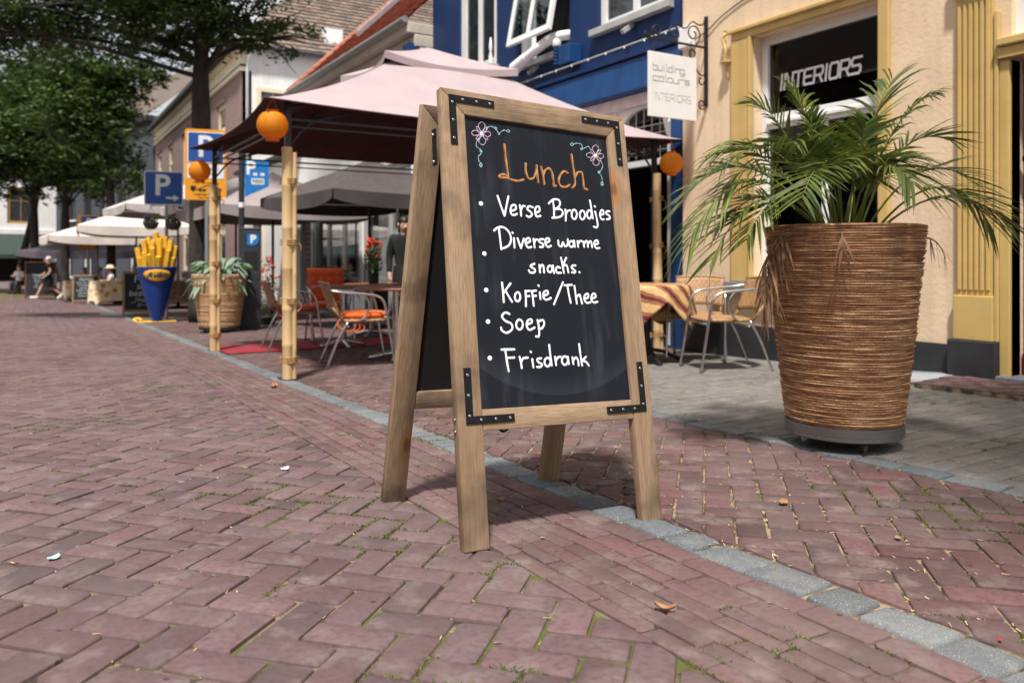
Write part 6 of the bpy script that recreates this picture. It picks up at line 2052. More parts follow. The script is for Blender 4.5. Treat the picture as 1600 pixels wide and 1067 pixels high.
def rrect(w, h, r, n=5):
    out = []
    for cx, cy, a0 in ((w / 2 - r, h / 2 - r, 0), (-w / 2 + r, h / 2 - r, 90), (-w / 2 + r, -h / 2 + r, 180), (w / 2 - r, -h / 2 + r, 270)):
        for k in range(n + 1):
            a = R(a0 + 90 * k / n)
            out.append((cx + r * math.cos(a), cy + r * math.sin(a)))
    return out
def plate(name, w, h, r, m, parent, y0, y1, cx=0, cz=0, poly=None):
    pp = [(cx + p[0], cz + p[1]) for p in (poly or rrect(w, h, r))]
    mb = MB()
    mb.prism(pp, -y1, -y0, FACE_BACK)
    return mb.build(name, m, parent)
def letter(name, s, size, m, parent, x, y, z, **k):
    return text_obj(name, s, size, m, parent, Matrix.Translation((x, y, z)) @ FACE_BACK, **k)

# tow-away parking sign
t = thing('tow_away_sign', 'tall amber sign with blue parking panel and tow truck symbol by the tree trunk', 'sign', on_ground(2.66, 14.75), R(-9))
zz = -ground_z(2.66, 14.75)
MB().tube([(0.02, .03, 0), (0.02, .03, 3.05 + zz)], .035, 12).build('pole', M_galv, t, smooth='auto')
pl = plate('sign_plate', .68, 1.24, .05, M_signyel, t, -.012, .0, 0, 2.45 + zz)
bp_ = plate('parking_panel', .60, .54, .02, M_signwhite, t, -.016, -.0125, 0, 2.75 + zz)
plate('blue_field', .57, .51, .015, M_signblue, bp_, -.019, -.0165, 0, 2.75 + zz)
letter('parking_letter', 'P', .52, M_signwhite, bp_, -.01, -.021, 2.75 + zz, bold=.012)
tp = plate('text_panel', .60, .24, .01, M_signwhite, t, -.016, -.0125, 0, 2.33 + zz)
M_ink = mat('black_ink', (0.012, 0.012, 0.012), rough=0.6)
letter('small_lettering', 'parkeerverboden', .062, M_ink, tp, 0, -.0175, 2.375 + zz)
letter('small_lettering', 'zo t/m za  tot', .058, M_ink, tp, 0, -.0175, 2.285 + zz)
letter('small_lettering', 'i.v.m. verwijdering', .058, M_ink, pl, 0, -.0135, 2.13 + zz)
letter('small_lettering', 'wegsleepregeling', .058, M_ink, pl, 0, -.0135, 1.93 + zz)
letter('small_lettering', 'van kracht', .058, M_ink, pl, 0, -.0135, 1.87 + zz)
mb = MB()
for (x0, x1, z0, z1) in ((-.25, -.16, 2.0, 2.075), (-.155, .02, 2.0, 2.02), (.07, .26, 2.0, 2.035), (.10, .22, 2.035, 2.06)):
    mb.box(x0, x1, -.0155, -.013, z0 + zz, z1 + zz)
mb.bar((-.12, -.0145, 2.02 + zz), (.03, -.0145, 2.09 + zz), .003, .014, up=(0, 0, 1))
mb.bar((.03, -.0145, 2.09 + zz), (.10, -.0145, 2.03 + zz), .003, .010, up=(0, 0, 1))
for x in (-.21, -.09, -.03, .11, .22):
    ring = [(x + .022 * math.cos(q * math.pi / 6), 1.996 + zz + .022 * math.sin(q * math.pi / 6)) for q in range(12)]
    mb.prism(ring, .0125, .0165, FACE_BACK)
mb.build('tow_truck_symbol', M_ink, pl, kind='stuff')

# blue parking arrow sign with two hanging baskets on its pole
P2 = on_ground(2.32, 17.30)
t = thing('parking_arrow_sign', 'square blue parking sign with right arrow above two hanging baskets', 'sign', P2, R(-8))
zz = -P2[2]
MB().tube([(.05, .03, 0), (.05, .03, 2.5 + zz)], .032, 12).build('pole', M_galv, t, smooth='auto')
pl = plate('sign_plate', .72, .68, .04, M_signwhite, t, -.012, 0, 0, 2.21 + zz)
plate('blue_field', .68, .64, .03, M_signblue, pl, -.016, -.0125, 0, 2.21 + zz)
letter('parking_letter', 'P', .58, M_signwhite, pl, -.03, -.018, 2.25 + zz, bold=.012)
mb = MB()
mb.prism([(.04, -.215), (.18, -.215), (.18, -.26), (.29, -.195), (.18, -.13), (.18, -.175), (.04, -.175)], .0165, .020, FACE_BACK)
mb.v = [(x, y, z + 2.21 + zz) for x, y, z in mb.v]
mb.build('arrow', M_signwhite, pl)
MB().bar((-.24, .03, 1.86 + zz), (.26, .03, 1.86 + zz), .02, .02).build('basket_bar', M_galv, t)
M_basket = mat('grey_basket', (0.10, 0.10, 0.11), (0.07, 0.07, 0.075), rough=0.9, scale=30, bump=0.4)
M_herb = mat('bright_foliage', (0.07, 0.17, 0.025), (0.13, 0.24, 0.04), rough=0.6, scale=8, trans=0.25, island=0.4)
M_herb_dk = mat('dark_foliage', (0.03, 0.07, 0.018), (0.05, 0.10, 0.025), rough=0.6, scale=8, trans=0.2, island=0.4)
M_purple = mat('purple_petals', (0.16, 0.07, 0.22), (0.30, 0.22, 0.36), rough=0.7, scale=20, island=0.4)
M_redpetal = mat('red_petals', (0.60, 0.035, 0.02), (0.70, 0.10, 0.03), rough=0.6, scale=20, island=0.35)
M_peach = mat('peach_petals', (0.75, 0.48, 0.22), (0.70, 0.40, 0.30), rough=0.6, scale=20, island=0.35)
def leaf_cloud(mb, c, r, n, size, up=0.3):
    for k in range(n):
        while True:
            p = Vector((rnd.uniform(-1, 1), rnd.uniform(-1, 1), rnd.uniform(-1, 1)))
            if p.length < 1:
                break
        p = Vector((c[0] + p.x * r[0], c[1] + p.y * r[1], c[2] + p.z * r[2]))
        a = Vector((rnd.gauss(0, 1), rnd.gauss(0, 1), rnd.gauss(0, 1) + up)).normalized()
        b_ = a.orthogonal().normalized()
        b_ = (Matrix.Rotation(rnd.uniform(0, 6.28), 3, a) @ b_)
        q = a.cross(b_)
        s_ = size * rnd.uniform(.6, 1.3)
        mb.add([p - b_ * s_, p + q * s_ * .5, p + b_ * s_, p - q * s_ * .5], [(0, 1, 2, 3)])
def basket(label, x, y, z, leafm, petal=None):
    b = thing('hanging_basket', label, 'hanging basket', (x, y, z), group='baskets hung under the parking arrow sign')
    MB().lathe([(.07, -.12), (.12, -.07), (.155, .0), (.165, .02), (.14, .02)], 18).build('bowl', M_basket, b, smooth=True)
    mb = MB()
    for k in range(3):
        a = k * 2.094 + .4
        mb.tube([(.16 * math.cos(a), .16 * math.sin(a), .02), (0, 0, .36)], .004, 4)
    mb.build('cords', M_twine, b, kind='stuff')
    mb = MB(); leaf_cloud(mb, (0, 0, .06), (.14, .14, .08), 260, .028)
    mb.build('foliage', leafm, b, kind='stuff')
    if petal:
        mb = MB(); leaf_cloud(mb, (-.06, 0, .13), (.1, .1, .06), 90, .025)
        mb.build('blossom', petal, b, kind='stuff')
basket('hanging basket with bright green plants and purple blossom, left under the arrow sign', 2.09, 17.36, 1.50, M_herb, M_purple)
basket('hanging basket with sparse dark leaves, right under the arrow sign', 2.50, 17.28, 1.49, M_herb_dk)

# parking meter with pennant
PM = on_ground(3.06, 13.15)
t = thing('parking_meter', 'slate grey parking ticket machine with a blue P badge behind the far rope pot', 'parking meter', PM, R(-12))
mb = MB()
mb.box(-.15, .15, -.13, .13, 0, 1.58)
mb.build('cabinet', M_slategrey, t, bevel=0.015)
MB().box(-.155, .155, -.135, .135, 1.58, 1.63).build('lid', M_slategrey, t, bevel=0.012)
bd = plate('badge', 0, 0, 0, M_sky_blue, t, -.138, -.131, .03, 1.44, poly=[(-.09, .09), (.09, .09), (.09, -.02), (.06, -.075), (-.02, -.10), (-.09, -.08)])
letter('badge_letter', 'P', .17, M_signwhite, bd, .03, -.140, 1.445, bold=.008)
MB().box(-.10, .10, -.1335, -.131, .95, 1.25).build('screen_panel', M_black, t)
t = thing('parking_pennant', 'slim dark pole with a slanted sky blue parking pennant above the ticket machine', 'sign', on_ground(2.93, 13.22), R(-10))
zz = -ground_z(2.93, 13.22)
MB().tube([(0, 0, 0), (0, 0, 2.62 + zz)], .045, 14).build('pole', M_slategrey, t, smooth='auto')
MB().tube([(0, 0, 1.63 + zz), (0, 0, 1.71 + zz)], .0462, 14).build('pole_band', M_signwhite, t, smooth='auto')
pn = plate('pennant', 0, 0, 0, M_sky_blue, t, -.006, .006, .05, 0, poly=[(0, 2.40 + zz), (0, 1.80 + zz), (.37, 1.98 + zz), (.37, 2.40 + zz)])
letter('parking_letter', 'P', .30, M_signwhite, pn, .14, -.008, 2.26 + zz, bold=.008)
for x in (.21, .32):
    plate('coin_hand_symbol', .07, .05, .02, M_signwhite, pn, -.009, -.0065, x, 2.17 + zz)
np_ = plate('number_panel', .20, .10, .02, M_signwhite, pn, -.009, -.0065, .25, 2.055 + zz)
letter('number', '9800', .085, M_ink, np_, .25, -.0105, 2.053 + zz)

# fries cone
M_cone = mat('cone_blue', (0.010, 0.040, 0.215), (0.012, 0.05, 0.25), rough=0.4, scale=3)
M_fry = mat('fry_yellow', (0.74, 0.43, 0.035), (0.62, 0.33, 0.02), rough=0.5, scale=5)
t = thing('fries_cone', 'giant blue paper cone of yellow fries standing on the pavement as an advertisement', 'advertising figure', on_ground(2.10, 16.55), R(-7))
MB().lathe([(.085, .02), (.10, .03), (.365, 1.05), (.35, 1.06), (.335, 1.0)], 36, cap1=True).build('cone', M_cone, t, smooth='auto')
MB().box(-.34, .34, -.10, .16, 0, .022).build('base', M_fry, t, bevel=0.008)
MB().tube(catmull([(-.34, -.05, .012), (-.40, -.02, .05), (-.33, .02, .075), (-.26, -.02, .04)], 5), .028, 8).build('base_handle', M_fry, t, smooth=True)
fries = [(-.26, -.02, -.34, .0, 1.42), (-.20, -.10, -.22, -.12, 1.34), (-.16, .05, -.23, .05, 1.58), (-.10, -.05, -.08, -.05, 1.55), (-.02, .04, -.02, .05, 1.72), (.04, -.06, .05, -.08, 1.60), (.12, .05, .15, .08, 1.64),
         (.16, -.04, .24, -.05, 1.56), (.24, .0, .33, .0, 1.46), (-.08, -.15, -.14, -.24, 1.30), (.02, -.14, .02, -.25, 1.26), (.13, -.14, .20, -.22, 1.38), (.22, -.10, .28, -.18, 1.24), (-.22, -.04, -.30, -.08, 1.24), (.08, .10, .10, .14, 1.66), (-.12, .10, -.15, .16, 1.62), (-.05, -.16, -.08, -.26, 1.42), (.18, .12, .22, .16, 1.6)]
for (x0, y0, x1, y1, z1) in fries:
    mb = MB()
    mb.bar((x0, y0, .92), (x1, y1, z1), .088, .088, up=(.3, 1, 0))
    mb.build('fry', M_fry, t, bevel=0.014)
# the oval badge sits on the cone's flank
zc, yc = .90, -.335
BM = Matrix.Translation((0, -.336, .90)) @ Matrix.Rotation(R(14.5), 4, 'X') @ FACE_BACK
mb = MB()
def wrap(mb_, rr=.333):
    out = []
    for p in mb_.v:
        q = BM.inverted() @ Vector(p)
        out.append(tuple(BM @ Vector((q.x, q.y, q.z - (rr - math.sqrt(max(rr * rr - q.x * q.x, .01)))))))
    mb_.v = out
    return mb_
def oval(a, b_, z0, z1):
    m_ = MB()
    n = 40
    vs = []
    rings = (0.0, .35, .65, .85, 1.0)
    for rr in rings:
        for k in range(n):
            vs.append(Vector((a * rr * math.cos(k * 2 * math.pi / n), b_ * rr * math.sin(k * 2 * math.pi / n), z1)))
    for k in range(n):
        vs.append(Vector((a * math.cos(k * 2 * math.pi / n), b_ * math.sin(k * 2 * math.pi / n), z0)))
    fs = [(i * n + k, i * n + (k + 1) % n, (i + 1) * n + (k + 1) % n, (i + 1) * n + k) for i in range(5) for k in range(n)]
    m_.add([BM @ v for v in vs], fs)
    return wrap(m_)
ov = oval(.235, .115, -.005, .010).build('badge', M_signyel, t, smooth=True)
ov2 = oval(.215, .098, .009, .014).build('badge_field', mat('badge_yellow', (0.85, 0.50, 0.03), rough=0.45), ov, smooth=True)
lt = text_obj('badge_lettering', 'Aviko', .155, mat('badge_ink', (0.012, 0.03, 0.14), rough=0.5), ov, Matrix.Identity(4), extrude=.002, shear=.25, bold=.004)
for v in lt.data.vertices:
    q = v.co.copy()
    q.z += .0165 - (.333 - math.sqrt(.333 ** 2 - q.x ** 2))
    v.co = BM @ q

# second rope pot with a grey-green fern
P3 = on_ground(2.52, 12.85)
rope_pot('rope_planter', 'pale straw rope-wound planter with grey-green fern behind the far bamboo post', P3, 0.40, 0.29, 0.80, 0.09, 46, M_rope2, False, 64)
M_stag = mat('grey_green_leaf', (0.17, 0.26, 0.17), (0.24, 0.33, 0.24), rough=0.6, scale=7, trans=0.2, island=0.3)
t = thing('fern', 'grey-green forked fern spreading over the rim of the pale rope planter', 'fern', (P3[0], P3[1], P3[2] + .84))
for k in range(46):
    a = k * 2.399 + rnd.uniform(-.3, .3)
    el = rnd.uniform(.5, 1.7)
    L = rnd.uniform(.34, .48)
    d = Vector((math.cos(a), math.sin(a), 0))
    sd = Vector((-d.y, d.x, 0))
    pts = [d * (.06 + L * q) + Vector((0, 0, L * (1.15 * el * q - 1.35 * q * q))) for q in (0, .2, .4, .6, .8, 1)]
    ws = (.012, .035, .055, .065, .045, .008)
    mb = MB()
    vs = []
    for p, w in zip(pts, ws):
        vs += [p - sd * w, p + Vector((0, 0, .008)), p + sd * w]
    mb.add(vs, [(3 * i + j, 3 * i + j + 1, 3 * i + j + 4, 3 * i + j + 3) for i in range(5) for j in range(2)])
    for f in (-1, 1):   # forked lobes
        for q0 in (2, 3):
            b0 = pts[q0]
            e = b0 + d * .15 + sd * f * .10 + Vector((0, 0, -.05))
            mid = b0.lerp(e, .5) + Vector((0, 0, .02))
            mb.add([b0 - d * .02, b0 + d * .03, mid + d * .022, mid - d * .018, e], [(0, 1, 2, 3), (3, 2, 4)])
    mb.build('fern_leaf', M_stag if k % 9 else M_herb, t, smooth=True)

# background sandwich boards
M_darkwood = mat('dark_wood', (0.10, 0.045, 0.025), (0.07, 0.03, 0.02), rough=0.6, scale=12)
M_oldwood = mat('old_wood', (0.28, 0.18, 0.10), (0.20, 0.12, 0.07), rough=0.7, scale=12)
M_chalk = mat('chalk_blue', (0.42, 0.52, 0.55), rough=0.9, scale=30)
M_chalk_y = mat('chalk_yellow', (0.60, 0.58, 0.30), rough=0.9, scale=30)
def small_board(label, t_, s_, rz, w, h, lines, size, fm, side=M_oldwood, headm=None):
    b = thing('chalkboard_sign', label, 'sandwich board', on_ground(t_, s_), rz, 'chalkboard signs along the terrace')
    for f in (1, -1):
        LM = Matrix.Translation((0, -f * .22, 0)) @ Matrix.Rotation(-f * .22, 4, 'X')
        def put(mb, n, m, par=None):
            mb.v = [tuple(LM @ Vector(p)) for p in mb.v]
            return mb.build(n, m, par or b)
        for sx in (-1, 1):
            mb = MB(); mb.box(min(sx * w / 2, sx * (w / 2 - .05)), max(sx * w / 2, sx * (w / 2 - .05)), -.015, .015, 0, h); put(mb, 'stile', fm)
        mb = MB(); mb.box(-w / 2 + .05, w / 2 - .05, -.014, .014, h - .05, h); put(mb, 'top_rail', fm)
        mb = MB(); mb.box(-w / 2 + .05, w / 2 - .05, -.014, .014, .10, .15); put(mb, 'bottom_rail', fm)
        mb = MB(); mb.box(-w / 2 + .045, w / 2 - .045, -.004, .004, .14, h - .04)
        pn_ = put(mb, 'chalkboard', M_slate_back)
        if f == 1:
            for k, (s, zf, sz) in enumerate(lines):
                mm = headm if (headm and k == 0) else M_chalk
                text_obj('chalk_line', s, sz, mm, pn_, LM @ Matrix.Translation((0, -.006, h * zf)) @ FACE_BACK, shear=.15, extrude=.001)
small_board('small chalkboard sign offering delivery with a drawn truck, leaning behind the fries cone', 2.22, 19.6, R(-6), .88, 1.02,
            [('Fern', .82, .24), ('snel', .66, .20), ('bezorgd', .51, .19), ('_/=o=o=', .36, .15), ('o---o', .26, .14)], .2, M_oldwood)
small_board('chalkboard sign with small handwriting between the two flowered tables', 1.62, 29.6, R(-8), .80, .98,
            [('dagmenu', .86, .12), ('soep van de dag', .75, .09), ('broodje zalm', .66, .09), ('salade geit', .57, .09), ('koffie met taart', .48, .09), ('pannenkoek', .39, .09), ('verse sappen', .30, .09)], .1, M_oldwood)
small_board('large dark framed chalkboard menu farthest down the street behind the walking woman', 0.42, 37.0, R(-3), 1.10, 1.50,
            [('Grill Restaurant', .90, .14), ('menu van de dag', .80, .10), ('vis van de markt', .72, .10), ('biefstuk salade', .64, .10), ('kip met friet', .56, .10), ('pasta  soep', .48, .10), ('ijs  koffie', .40, .10), ('kinderkaart', .32, .10)], .1, M_darkwood, headm=M_chalk_y)
mb = MB(); mb.box(-.6, .1, -.05, .05, 0, .05)
o = mb.build('timber_beam', M_signwhite, loc=on_ground(1.98, 20.2, .002), rot=(0, 0, R(-12)), bevel=0.006)
tag(o, 'white painted timber lying at the foot of the delivery chalkboard', 'beam')

# parasols
def parasol(label, t_, s_, half, z_eave, z_top, m, under, rz=0.0, val=0.22):
    g = ground_z(t_, s_)
    p = thing('parasol', label, 'parasol', (t_, s_, g), rz, 'parasols over the terraces')
    MB().lathe([(.028, 0.05), (.028, z_top - g)], 10).build('pole', M_darkmetal, p, smooth='auto')
    MB().lathe([(.26, 0), (.26, .05), (.05, .08), (.04, .3)], 14).build('base', M_darkmetal, p, smooth='auto')
    c = [(-half, -half), (half, -half), (half, half), (-half, half)]
    ze, zt = z_eave - g, z_top - g
    for k in range(4):
        a, b_ = Vector((*c[k], ze)), Vector((*c[(k + 1) % 4], ze))
        top = Vector((0, 0, zt))
        def fn(u, v, off=0.0):
            e = a.lerp(b_, u)
            q = e.lerp(top, v)
            q.z += -.10 * math.sin(math.pi * v) * (1 - abs(2 * u - 1)) - .03 * (1 - (2 * u - 1) ** 2) * (1 - v) + off
            return tuple(q)
        mb = MB(); mb.grid(fn, 8, 6); mb.build('canopy_panel', m, p, smooth=True)
        mb = MB(); mb.grid(lambda u, v: fn(u, v, -.008), 6, 5); mb.build('canopy_underside', under, p, smooth=True)
        mb = MB()
        inn = (a + b_) / 2; inn.z = 0; inn.normalize()
        def vf(u, v):
            q = Vector(fn(u, 0)) - Vector((0, 0, v * val * (1 - .35 * abs(2 * u - 1) ** 4))) + inn * (.01 + .015 * math.sin(u * 14) * v)
            return tuple(q)
        mb.grid(vf, 16, 3); mb.build('valance', m, p, smooth=True)
        mb = MB(); mb.tube([(0, 0, zt - .06), tuple(Vector((*c[k], ze - .02)))], .010, 5); mb.build('rib', M_darkmetal, p)
        mb = MB(); mb.tube([(0, 0, ze - .15), tuple(Vector((*c[k], ze)).lerp(Vector((0, 0, zt)), .5) - Vector((0, 0, .05)))], .008, 5); mb.build('strut', M_darkmetal, p)
M_taupe = mat('taupe_fabric', (0.30, 0.255, 0.25), (0.27, 0.23, 0.225), rough=0.9, scale=4)
M_taupe_u = mat('dark_taupe_underside', (0.06, 0.042, 0.04), rough=0.95)  # very dark brown for the underside of every parasol
M_pale = mat('pale_grey_fabric', (0.50, 0.45, 0.43), (0.45, 0.40, 0.385), rough=0.9, scale=4)
M_ecru = mat('ecru_fabric', (0.62, 0.56, 0.50), (0.56, 0.50, 0.45), rough=0.9, scale=4)
M_aub = mat('aubergine_fabric', (0.12, 0.10, 0.125), rough=0.9)
parasol('taupe parasol with shade in its colour directly behind the gazebo in front of the glass shopfront', 4.75, 12.3, 1.30, 1.80, 2.42, mat('shaded_taupe_fabric', (0.075, 0.062, 0.06), rough=0.95), M_taupe_u, R(8))  # taupe darkened in the colour itself, for the gazebo's shade on it
parasol('taupe parasol with scalloped edge behind the parking pennant', 4.15, 16.0, 1.50, 1.76, 2.50, M_taupe, M_taupe_u, R(3))
parasol('pale grey parasol above the parking meter, second behind the gazebo', 4.3, 20.0, 1.5, 2.05, 2.75, M_pale, M_taupe_u, R(0))
parasol('pale grey parasol behind the blue arrow sign', 3.5, 23.4, 1.6, 2.15, 2.85, M_pale, M_taupe_u, R(5))
parasol('ecru parasol with drooping edge above the flowered tables', 2.9, 27.6, 1.6, 1.75, 2.40, M_ecru, M_taupe_u, R(-4), .28)
parasol('ecru parasol farthest along, over the seated guests', 2.15, 32.6, 1.7, 1.55, 2.15, M_ecru, M_taupe_u, R(4), .28)
parasol('dark aubergine parasol in front of the slate grey house', 2.6, 41.0, 2.6, 1.05, 1.75, M_aub, M_taupe_u, R(-12), .3)

# flowered tables
def floral_mat():
    m = bpy.data.materials.new('floral_cloth')
    m.use_nodes = True
    N, L = m.node_tree.nodes, m.node_tree.links
    b = N['Principled BSDF']; b.inputs['Roughness'].default_value = .9
    tc = N.new('ShaderNodeTexCoord')
    v = N.new('ShaderNodeTexVoronoi'); v.inputs['Scale'].default_value = 5; L.new(tc.outputs['Object'], v.inputs['Vector'])
    r = N.new('ShaderNodeValToRGB'); e = r.color_ramp.elements
    e[0].position = .15; e[0].color = (.50, .12, .05, 1); e[1].position = .50; e[1].color = (.80, .70, .48, 1)
    q = e.new(.32); q.color = (.70, .42, .14, 1)
    L.new(v.outputs['Distance'], r.inputs['Fac']); L.new(r.outputs['Color'], b.inputs['Base Color'])
    return m
M_floral = floral_mat()
def cloth_table(label, clabel, t_, s_, w, d, h=.76, drop=.5, rz=0.0, m=None):
    g = on_ground(t_, s_)
    t = thing('terrace_table', label, 'table', g, rz, 'clothed terrace tables')
    MB().box(-w / 2, w / 2, -d / 2, d / 2, h - .03, h).build('table_top', M_oldwood, t)
    for sx in (-1, 1):
        for sy in (-1, 1):
            MB().tube([(sx * (w / 2 - .10), sy * (d / 2 - .08), 0), (sx * (w / 2 - .22), -sy * (d / 2 - .08), h - .03)], .016, 8).build('leg', M_alu, t)
    mb = MB()
    n = 24
    per = []
    for k in range(n): per.append((-w / 2 + w * k / n, -d / 2))
    for k in range(n): per.append((w / 2, -d / 2 + d * k / n))
    for k in range(n): per.append((w / 2 - w * k / n, d / 2))
    for k in range(n): per.append((-w / 2, d / 2 - d * k / n))
    m_ = len(per)
    vs, fs = [], []
    for rr in range(7):
        for k, (x, y) in enumerate(per):
            q = rr / 6
            f = 1 + (.05 + .035 * math.sin(k * .82)) * q
            vs.append((x * f * 1.01, y * f * 1.01, h + .004 - drop * q * (1 + .18 * (abs(x) / (w / 2) * abs(y) / (d / 2)) ** 6)))
    for rr in range(6):
        for k in range(m_):
            fs.append((rr * m_ + k, rr * m_ + (k + 1) % m_, (rr + 1) * m_ + (k + 1) % m_, (rr + 1) * m_ + k))
    fs.append(tuple(range(m_ - 1, -1, -1)))
    mb.add(vs, fs)
    o = mb.build('tablecloth', m or M_floral, smooth='auto', loc=g, rot=(0, 0, rz))
    tag(o, clabel, 'tablecloth', 'flowered tablecloths')
cloth_table('terrace table under the flowered cloth nearest the fries cone', 'yellow and red flowered cloth with long drape nearest the fries cone', 2.22, 28.4, 1.0, .8, drop=.62, rz=R(12))
cloth_table('terrace table under the flowered cloth behind the walking woman', 'yellow and red flowered cloth just behind the walking woman', 1.75, 33.0, 1.3, .8, drop=.5, rz=R(5))
cloth_table('terrace table under the brown cloth, right of the fries cone', 'dull brown flowered cloth right of the fries cone in shade', 3.5, 23.2, 1.1, .9, drop=.55, rz=R(8), m=mat('brown_floral', (0.22, 0.14, 0.09), (0.12, 0.08, 0.055), scale=14, lo=.45, hi=.55))

# ------------------------------------------------ people
M_skin = mat('skin', (0.55, 0.33, 0.23), (0.50, 0.29, 0.20), rough=0.6, scale=6)
def skinned(name, joints, edges, m, parent, levels=2):
    names = list(joints)
    me = bpy.data.meshes.new(name)
    me.from_pydata([joints[n][0] for n in names], [(names.index(a), names.index(b)) for a, b in edges], [])
    me.materials.append(m)
    o = bpy.data.objects.new(name, me)
    col.objects.link(o)
    o.parent = parent
    sk = o.modifiers.new('skin', 'SKIN')
    sk.use_smooth_shade = True
    for i, n in enumerate(names):
        r = joints[n][1]
        me.skin_vertices[0].data[i].radius = r if isinstance(r, tuple) else (r, r)
        me.skin_vertices[0].data[i].use_root = (i == 0)
    ss = o.modifiers.new('sub', 'SUBSURF'); ss.levels = levels; ss.render_levels = levels
    return o
def body_edges():
    return [('pelvis', 'waist'), ('waist', 'chest'), ('chest', 'neck'), ('neck', 'jaw'), ('jaw', 'skull'), ('skull', 'crown'), ('jaw', 'nose')] + \
        [(a + s, b + s) for s in 'lr' for a, b in (('shoulder', 'elbow'), ('elbow', 'wrist'), ('wrist', 'palm'), ('palm', 'finger'), ('palm', 'thumb'), ('hip', 'knee'), ('knee', 'ankle'), ('ankle', 'toe'))] + \
        [('chest', 'shoulder' + s) for s in 'lr'] + [('pelvis', 'hip' + s) for s in 'lr']
def person(label, loc, rz, P, top, hair, skirt=None, trousers=None, shoes=None, hair_len=0.0, hat=None, long_sleeves=False):
    """facing +y; P overrides joint positions of a 1.68 m standing figure"""
    J = {'pelvis': ((0, 0, .92), (.135, .105)), 'waist': ((0, 0, 1.07), (.115, .09)), 'chest': ((0, 0, 1.28), (.14, .10)), 'neck': ((0, 0, 1.43), .05), 'jaw': ((0, .02, 1.50), .062), 'skull': ((0, .01, 1.58), (.078, .092)), 'crown': ((0, 0, 1.635), .05), 'nose': ((0, .115, 1.535), .014)}
    for s, k in (('l', -1), ('r', 1)):
        J.update({'shoulder' + s: ((k * .165, 0, 1.36), .055), 'elbow' + s: ((k * .21, -.02, 1.09), .04), 'wrist' + s: ((k * .22, .06, .87), .027), 'palm' + s: ((k * .22, .08, .80), (.034, .02)), 'finger' + s: ((k * .22, .09, .71), .016), 'thumb' + s: ((k * .20, .12, .77), .012),
                  'hip' + s: ((k * .09, 0, .86), .095), 'knee' + s: ((k * .09, .01, .48), .058), 'ankle' + s: ((k * .09, -.02, .08), .036), 'toe' + s: ((k * .10, .13, .035), (.04, .03))})
    for n, p in P.items():
        J[n] = (p, J[n][1])
    t = thing('person', label, 'person', loc, rz)
    skinned('body', J, body_edges(), M_skin, t)
    T = {n: (J[n][0], tuple(q + .026 for q in (J[n][1] if isinstance(J[n][1], tuple) else (J[n][1],) * 2))) for n in ('waist', 'pelvis', 'chest', 'shoulderl', 'shoulderr')}
    T['collar'] = (tuple(Vector(J['chest'][0]).lerp(Vector(J['neck'][0]), .62)), (.105, .085))
    E = [('waist', 'pelvis'), ('waist', 'chest'), ('chest', 'shoulderl'), ('chest', 'shoulderr'), ('chest', 'collar')]
    if skirt is None and trousers is None:
        trousers = M_anthra
    sl_ = {}
    for s in 'lr':
        a, b_ = Vector(J['shoulder' + s][0]), Vector(J['elbow' + s][0])
        T['sleeve' + s] = (tuple(a.lerp(b_, .55)), .062); E.append(('shoulder' + s, 'sleeve' + s))
        if long_sleeves:
            T['sleeve' + s] = (J['elbow' + s][0], .055); T['cuff' + s] = (J['wrist' + s][0], .042); E.append(('sleeve' + s, 'cuff' + s))
    skinned('top', T, E, top, t)
    if skirt:
        kl, kr = Vector(J['kneel'][0]), Vector(J['kneer'][0])
        pv = Vector(J['pelvis'][0])
        mid = (kl + kr) / 2
        spread = (kl - kr).length / 2
        mb = MB()
        n = 24
        vs, fs = [], []
        for q, rx, ry in ((0, .15, .125), (.2, .17, .15), (.5, .175, .155), (.85, .17, .15), (1.02, .168, .148)):
            c = pv.lerp(mid, q) + Vector((0, 0, .06 * (1 - q)))
            for k in range(n):
                a = 2 * math.pi * k / n
                vs.append((c.x + rx * math.cos(a), c.y + (ry + (abs(kl.y - kr.y) * .35 * q)) * math.sin(a), c.z))
        for i in range(4):
            for k in range(n):
                fs.append((i * n + k, i * n + (k + 1) % n, (i + 1) * n + (k + 1) % n, (i + 1) * n + k))
        mb.add(vs, fs)
        mb.build('skirt', skirt, t, smooth=True)
    else:
        T = {'pelvis': (J['pelvis'][0], (.155, .125))}
        E = []
        for s in 'lr':
            T['hip' + s] = (J['hip' + s][0], .11); T['knee' + s] = (J['knee' + s][0], .075); T['ankle' + s] = (tuple(Vector(J['ankle' + s][0]) + Vector((0, 0, .03))), .058)
            E += [('pelvis', 'hip' + s), ('hip' + s, 'knee' + s), ('knee' + s, 'ankle' + s)]
        skinned('trousers', T, E, trousers, t)
    sk_ = Vector(J['skull'][0])
    mb = MB()
    mb.ball(tuple(sk_ + Vector((0, -.022, .022))), (.092, .104, .092), 16, 10)
    if hair_len:
        mb.ball(tuple(sk_ + Vector((0, -.06, -.06 - hair_len / 2))), (.085, .06, .07 + hair_len / 2), 14, 8)
    mb.build('hair', hair, t, smooth=True)
    for s, k in (('l', -1), ('r', 1)):
        mb = MB(); mb.ball(tuple(sk_ + Vector((k * .032, .088, -.012))), (.012, .008, .008), 8, 6); mb.build('eye', M_black, t, smooth=True)
        mb = MB(); mb.ball(tuple(sk_ + Vector((k * .086, .0, -.02))), (.012, .022, .032), 8, 6); mb.build('ear', M_skin, t, smooth=True)
    mb = MB(); mb.ball(tuple(Vector(J['jaw'][0]) + Vector((0, .070, -.012))), (.024, .008, .007), 8, 6); mb.build('mouth', mat('lips', (0.40, 0.12, 0.10)), t, smooth=True)
